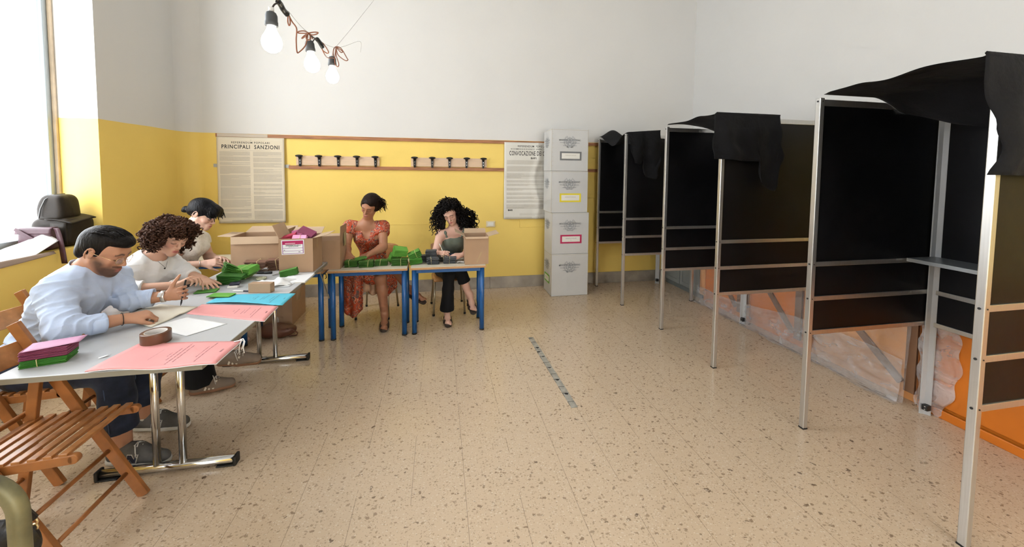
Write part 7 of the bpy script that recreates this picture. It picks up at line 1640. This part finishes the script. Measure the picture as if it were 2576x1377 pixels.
s_.add([rc((-0.72, 4.22, 0.50), (-0.66, 3.98, 0.50), 0.150, 0.115), rc((-0.74, 4.18, 0.48), (-0.84, 4.03, 0.47), 0.11, 0.095)], 0.04, 0.04)
s_.cut(bx_((-0.5, 3.80, 0.62), (0.12, 0.2, 0.1), rad=0.0), 0.01) if False else None
f1, f2 = folds(42, 0.010, 40, (0.3, 0, 0.8)), folds(43, 0.004, 90, (0, 0, 1)); s_.disp = lambda X: f1(X)+f2(X); do = shape_obj('dress', s_, 0.0055, M_dress, t)
def skirt(name, x0, x1, y0, y1, ztop, zbot, m, par, seed, amp=0.03, sweep=0.0):
    q = MB()
    def fn(u, v):
        z = ztop+(zbot(u)-ztop)*v; x = x0+(x1-x0)*u+sweep*v; y = y0+(y1-y0)*u-0.04*math.sin(PI*u)+amp*math.sin(u*15+seed+v)*(0.3+0.7*v)+0.02*noise.noise(Vector((u*4, v*4, seed)))
        return (x, y, z)
    q.grid(fn, 40, 24, 0.003); return q.build(name, m, par)
skirt('skirt_panel', -0.955, -0.735, 4.02, 3.90, 0.53, lambda u: 0.055+0.12*abs(u-0.42)**1.5*2.2+0.03*(1-u), M_dress, do, 1, 0.018)
skirt('skirt_panel', -0.945, -0.90, 4.20, 4.02, 0.53, lambda u: 0.10-0.03*u, M_dress, do, 5, 0.012)
skirt('skirt_panel', -0.60, -0.425, 3.93, 4.02, 0.55, lambda u: 0.20+0.14*u if u > 0.35 else 0.33-0.37*u, M_dress, do, 2, 0.012, 0.0)
skirt('lining', -0.76, -0.545, 4.00, 3.99, 0.56, lambda u: 0.30+0.015*math.sin(u*9), M_lining, do, 3, 0.010)
sandal(t, (-0.535, 3.935, 0.014), (-0.517, 3.690, 0.014), (0, 0, 1), ((0.42, 0.020), (0.56, 0.020), (0.70, 0.020)), buckle=False)
sandal(t, (-0.335, 4.055, 0.252), (-0.142, 3.975, 0.168), (0.25, -0.35, 0.85), ((0.42, 0.022), (0.60, 0.022)), buckle=False)

# ---- the woman with long curly black hair and the green top
t = thing('person', 'woman with long curly black hair and a green-grey sleeveless top, writing', 'person', (0.12, 4.15, 0))
SK = (0.68, 0.42, 0.33); sk = skin('light_skin'); H = headM((0.118, 4.035, 1.095), (-0.16, -0.82, -0.50), (-0.20, -0.1, 1), 0.0) @ Matrix.Rotation(0.05, 4, 'Y'); S5 = 0.95
pel, mid, che, nb = (0.12, 4.24, 0.46), (0.13, 4.21, 0.62), (0.155, 4.14, 0.78), (0.165, 4.09, 0.915)
shR, shL = (0.015, 4.055, 0.880), (0.320, 4.085, 0.880)
eR, wR, eL, wL = (-0.035, 3.965, 0.70), (-0.012, 3.835, 0.715), (0.31, 3.93, 0.715), (0.235, 3.80, 0.700)
hipR, knR, anR = (0.04, 4.22, 0.45), (0.10, 3.90, 0.475), (0.082, 3.90, 0.09); hipL, knL, anL = (0.20, 4.22, 0.455), (0.205, 3.92, 0.545), (0.315, 3.93, 0.235)
tor = torso_prims(pel, mid, che, nb, shL, shR, (0.140, 0.108, 0.128), 0.74, (-0.1, -1, 0)); bust = [el((0.105, 4.065, 0.785), (0.056, 0.056, 0.052)), el((0.205, 4.070, 0.785), (0.056, 0.056, 0.052))]
b = HeadShape(); b.add(tor+bust, 0.04, 0.03); head_all(b, H, S5, True); b.add([rc((0.165, 4.10, 0.905), (0.135, 4.055, 1.03), 0.045, 0.044)], 0.03, 0.03)
b.add(arm_prims(shR, eR, wR, 0.90), 0.02, 0.03); b.add(arm_prims(shL, eL, wL, 0.90), 0.02, 0.03); b.add(leg_prims(hipR, knR, anR, 0.92), 0.03, 0.03); b.add(leg_prims(hipL, knL, anL, 0.92), 0.03, 0.03)
pa, fi = hand_prims(wR, (0.65, -0.65, 0.02), (-0.5, -0.45, 0.7), -1, 0.92, (0.8, 0.85, 0.9, 1.0), 0.03, (0.6, 0.5, 0.2)); b.addlate(pa, 0.014, 0.016); b.addlate(fi, 0.003, 0.007)
pa, fi = hand_prims(wL, (-0.95, -0.1, 0.0), (0.1, -0.2, 0.95), -1, 0.92, (0.25, 0.3, 0.3, 0.35), 0.08, (0.6, 0.2, 0.1)); b.addlate(pa, 0.014, 0.016); b.addlate(fi, 0.003, 0.007)
for hh, tt in (((0.082, 3.945, 0.014), (0.088, 3.715, 0.014)), ((0.318, 3.975, 0.190), (0.345, 3.800, 0.110))):
    P_, T_ = foot_bare(hh, tt, 0.95, (0, 0, 1) if tt[2] < 0.1 else (0, -0.40, 0.9)); b.add(P_, 0.02, 0.03); b.addlate(T_, 0.002, 0.006)
shape_obj('body', b, 0.0038, sk, t, color=face_color(H, S5, SK, (0.50, 0.15, 0.15), cheek=0.15, brow=(0.012, 0.009, 0.009)))
M_cbh = hair_mat('curly_black_hair', (0.008, 0.006, 0.006), 0.36); T = lambda L: [xf(p, H, S5) for p in L]
hs = Shape(); hs.add(T([el((0.008, -0.034, 0.050), (0.098, 0.108, 0.090)), el((0.02, -0.075, -0.03), (0.110, 0.070, 0.10))])+[el((0.235, 4.11, 1.02), (0.085, 0.06, 0.10)), el((0.30, 4.11, 0.965), (0.065, 0.05, 0.065)), el((0.035, 4.08, 1.03), (0.040, 0.05, 0.10)), el((0.20, 4.035, 1.07), (0.028, 0.030, 0.09)), el((0.035, 4.055, 0.95), (0.028, 0.035, 0.065))], 0.03)
hs.cut(xf(el((0.004, 0.108, -0.036), (0.060, 0.092, 0.115)), H, S5), 0.012); hs.disp = folds(51, 0.016, 70, (0, 0, 0.5)); ho = shape_obj('hair', hs, 0.0055, M_cbh, t)
HI5 = H.inverted().to_3x3()
curls(ho, M_cbh, H @ Vector((0.01, -0.03, 0.03)), (0.100, 0.105, 0.10), 260, 0.08, 0.0062, 0.010, 8, lambda v: not ((HI5 @ v).y > 0.05 and (HI5 @ v).z < 0.60 and abs((HI5 @ v).x) < 0.80) and (HI5 @ v).z > -0.7, 0.8, 16)
curls(ho, M_cbh, (0.25, 4.11, 1.03), (0.09, 0.05, 0.08), 120, 0.12, 0.0062, 0.012, 9, lambda v: v.x > -0.2, 0.9, 24)
curls(ho, M_cbh, (0.035, 4.07, 1.05), (0.040, 0.04, 0.07), 70, 0.14, 0.0060, 0.011, 10, lambda v: v.x < 0.3, 0.9, 24)
curls(ho, M_cbh, (0.215, 4.045, 1.05), (0.026, 0.025, 0.06), 24, 0.12, 0.0055, 0.010, 12, lambda v: v.x > -0.1, 1.0, 22)
M_tank = fabric('green_grey_jersey', (0.14, 0.165, 0.13), crease=0.4, cscale=10)
s_ = Shape(); s_.add(infl(tor[:3]+bust, 0.008), 0.045); s_.cut(bx_((0.16, 4.1, 1.04), (0.4, 0.4, 0.135), rad=0), 0.01); s_.cut(bx_((0.12, 4.2, 0.36), (0.4, 0.3, 0.10), rad=0), 0.01); s_.cut(el((0.155, 4.03, 0.885), (0.07, 0.07, 0.050)), 0.01)
s_.disp = folds(52, 0.005, 50, (0.3, 0, 0.8)); to = shape_obj('tank_top', s_, 0.005, M_tank, t)
for x0_, x1_ in ((0.080, 0.052), (0.240, 0.268)):
    q = Shape(); q.add([rc((x0_, 4.020, 0.850), ((x0_+x1_)/2, 4.012, 0.893), 0.013, 0.012), rc(((x0_+x1_)/2, 4.012, 0.893), (x1_, 4.060, 0.940), 0.012, 0.012)], 0.02); shape_obj('shoulder_strap', q, 0.005, M_tank, to)
s_ = Shape(); s_.add([rc(hipR, knR, 0.088, 0.062), rc(knR, lerp(knR, anR, 0.4), 0.060, 0.056), rc(lerp(knR, anR, 0.4), (0.082, 3.90, 0.12), 0.056, 0.074)], 0.03, 0.03); s_.cut(planecut((0.08, 3.90, 0.105), (0, 0, -1), 0.12, 0.06), 0.004)
s_.add([rc(hipL, knL, 0.086, 0.060), rc(knL, lerp(knL, anL, 0.58), 0.060, 0.066)], 0.03, 0.03); s_.cut(planecut(lerp(knL, anL, 0.52), Vector(anL)-Vector(knL), 0.10, 0.10), 0.004); s_.add(infl(tor[:1], 0.006), 0.02, 0.04); s_.cut(bx_((0.12, 4.25, 0.75), (0.4, 0.4, 0.14), rad=0), 0.01)
s_.disp = folds(53, 0.006, 40, (0.4, 0, 0.3)); shape_obj('trousers', s_, 0.006, M_blk, t)
q = Shape(); q.add([rc((0.02, 4.05, 0.60), (0.24, 4.03, 0.61), 0.055, 0.060)], 0.02); q.disp = folds(54, 0.010, 50, (0, 0, 1)); shape_obj('draped_denim', q, 0.006, mat('blue_denim_lap', (0.03, 0.06, 0.15), 0.8), t)
sandal(t, (0.081, 3.960, 0.014), (0.089, 3.700, 0.014), (0, 0, 1), ((0.40, 0.032), (0.66, 0.036)))
sandal(t, (0.317, 3.990, 0.182), (0.347, 3.785, 0.095), (0, -0.40, 0.9), ((0.40, 0.032), (0.66, 0.036)))
pen((0.052, 3.805, 0.705), (0.005, 3.835, 0.812), 0.0035, M_white_pl, 'white pen in the writing hand of the woman with black curls', M_white_pl)
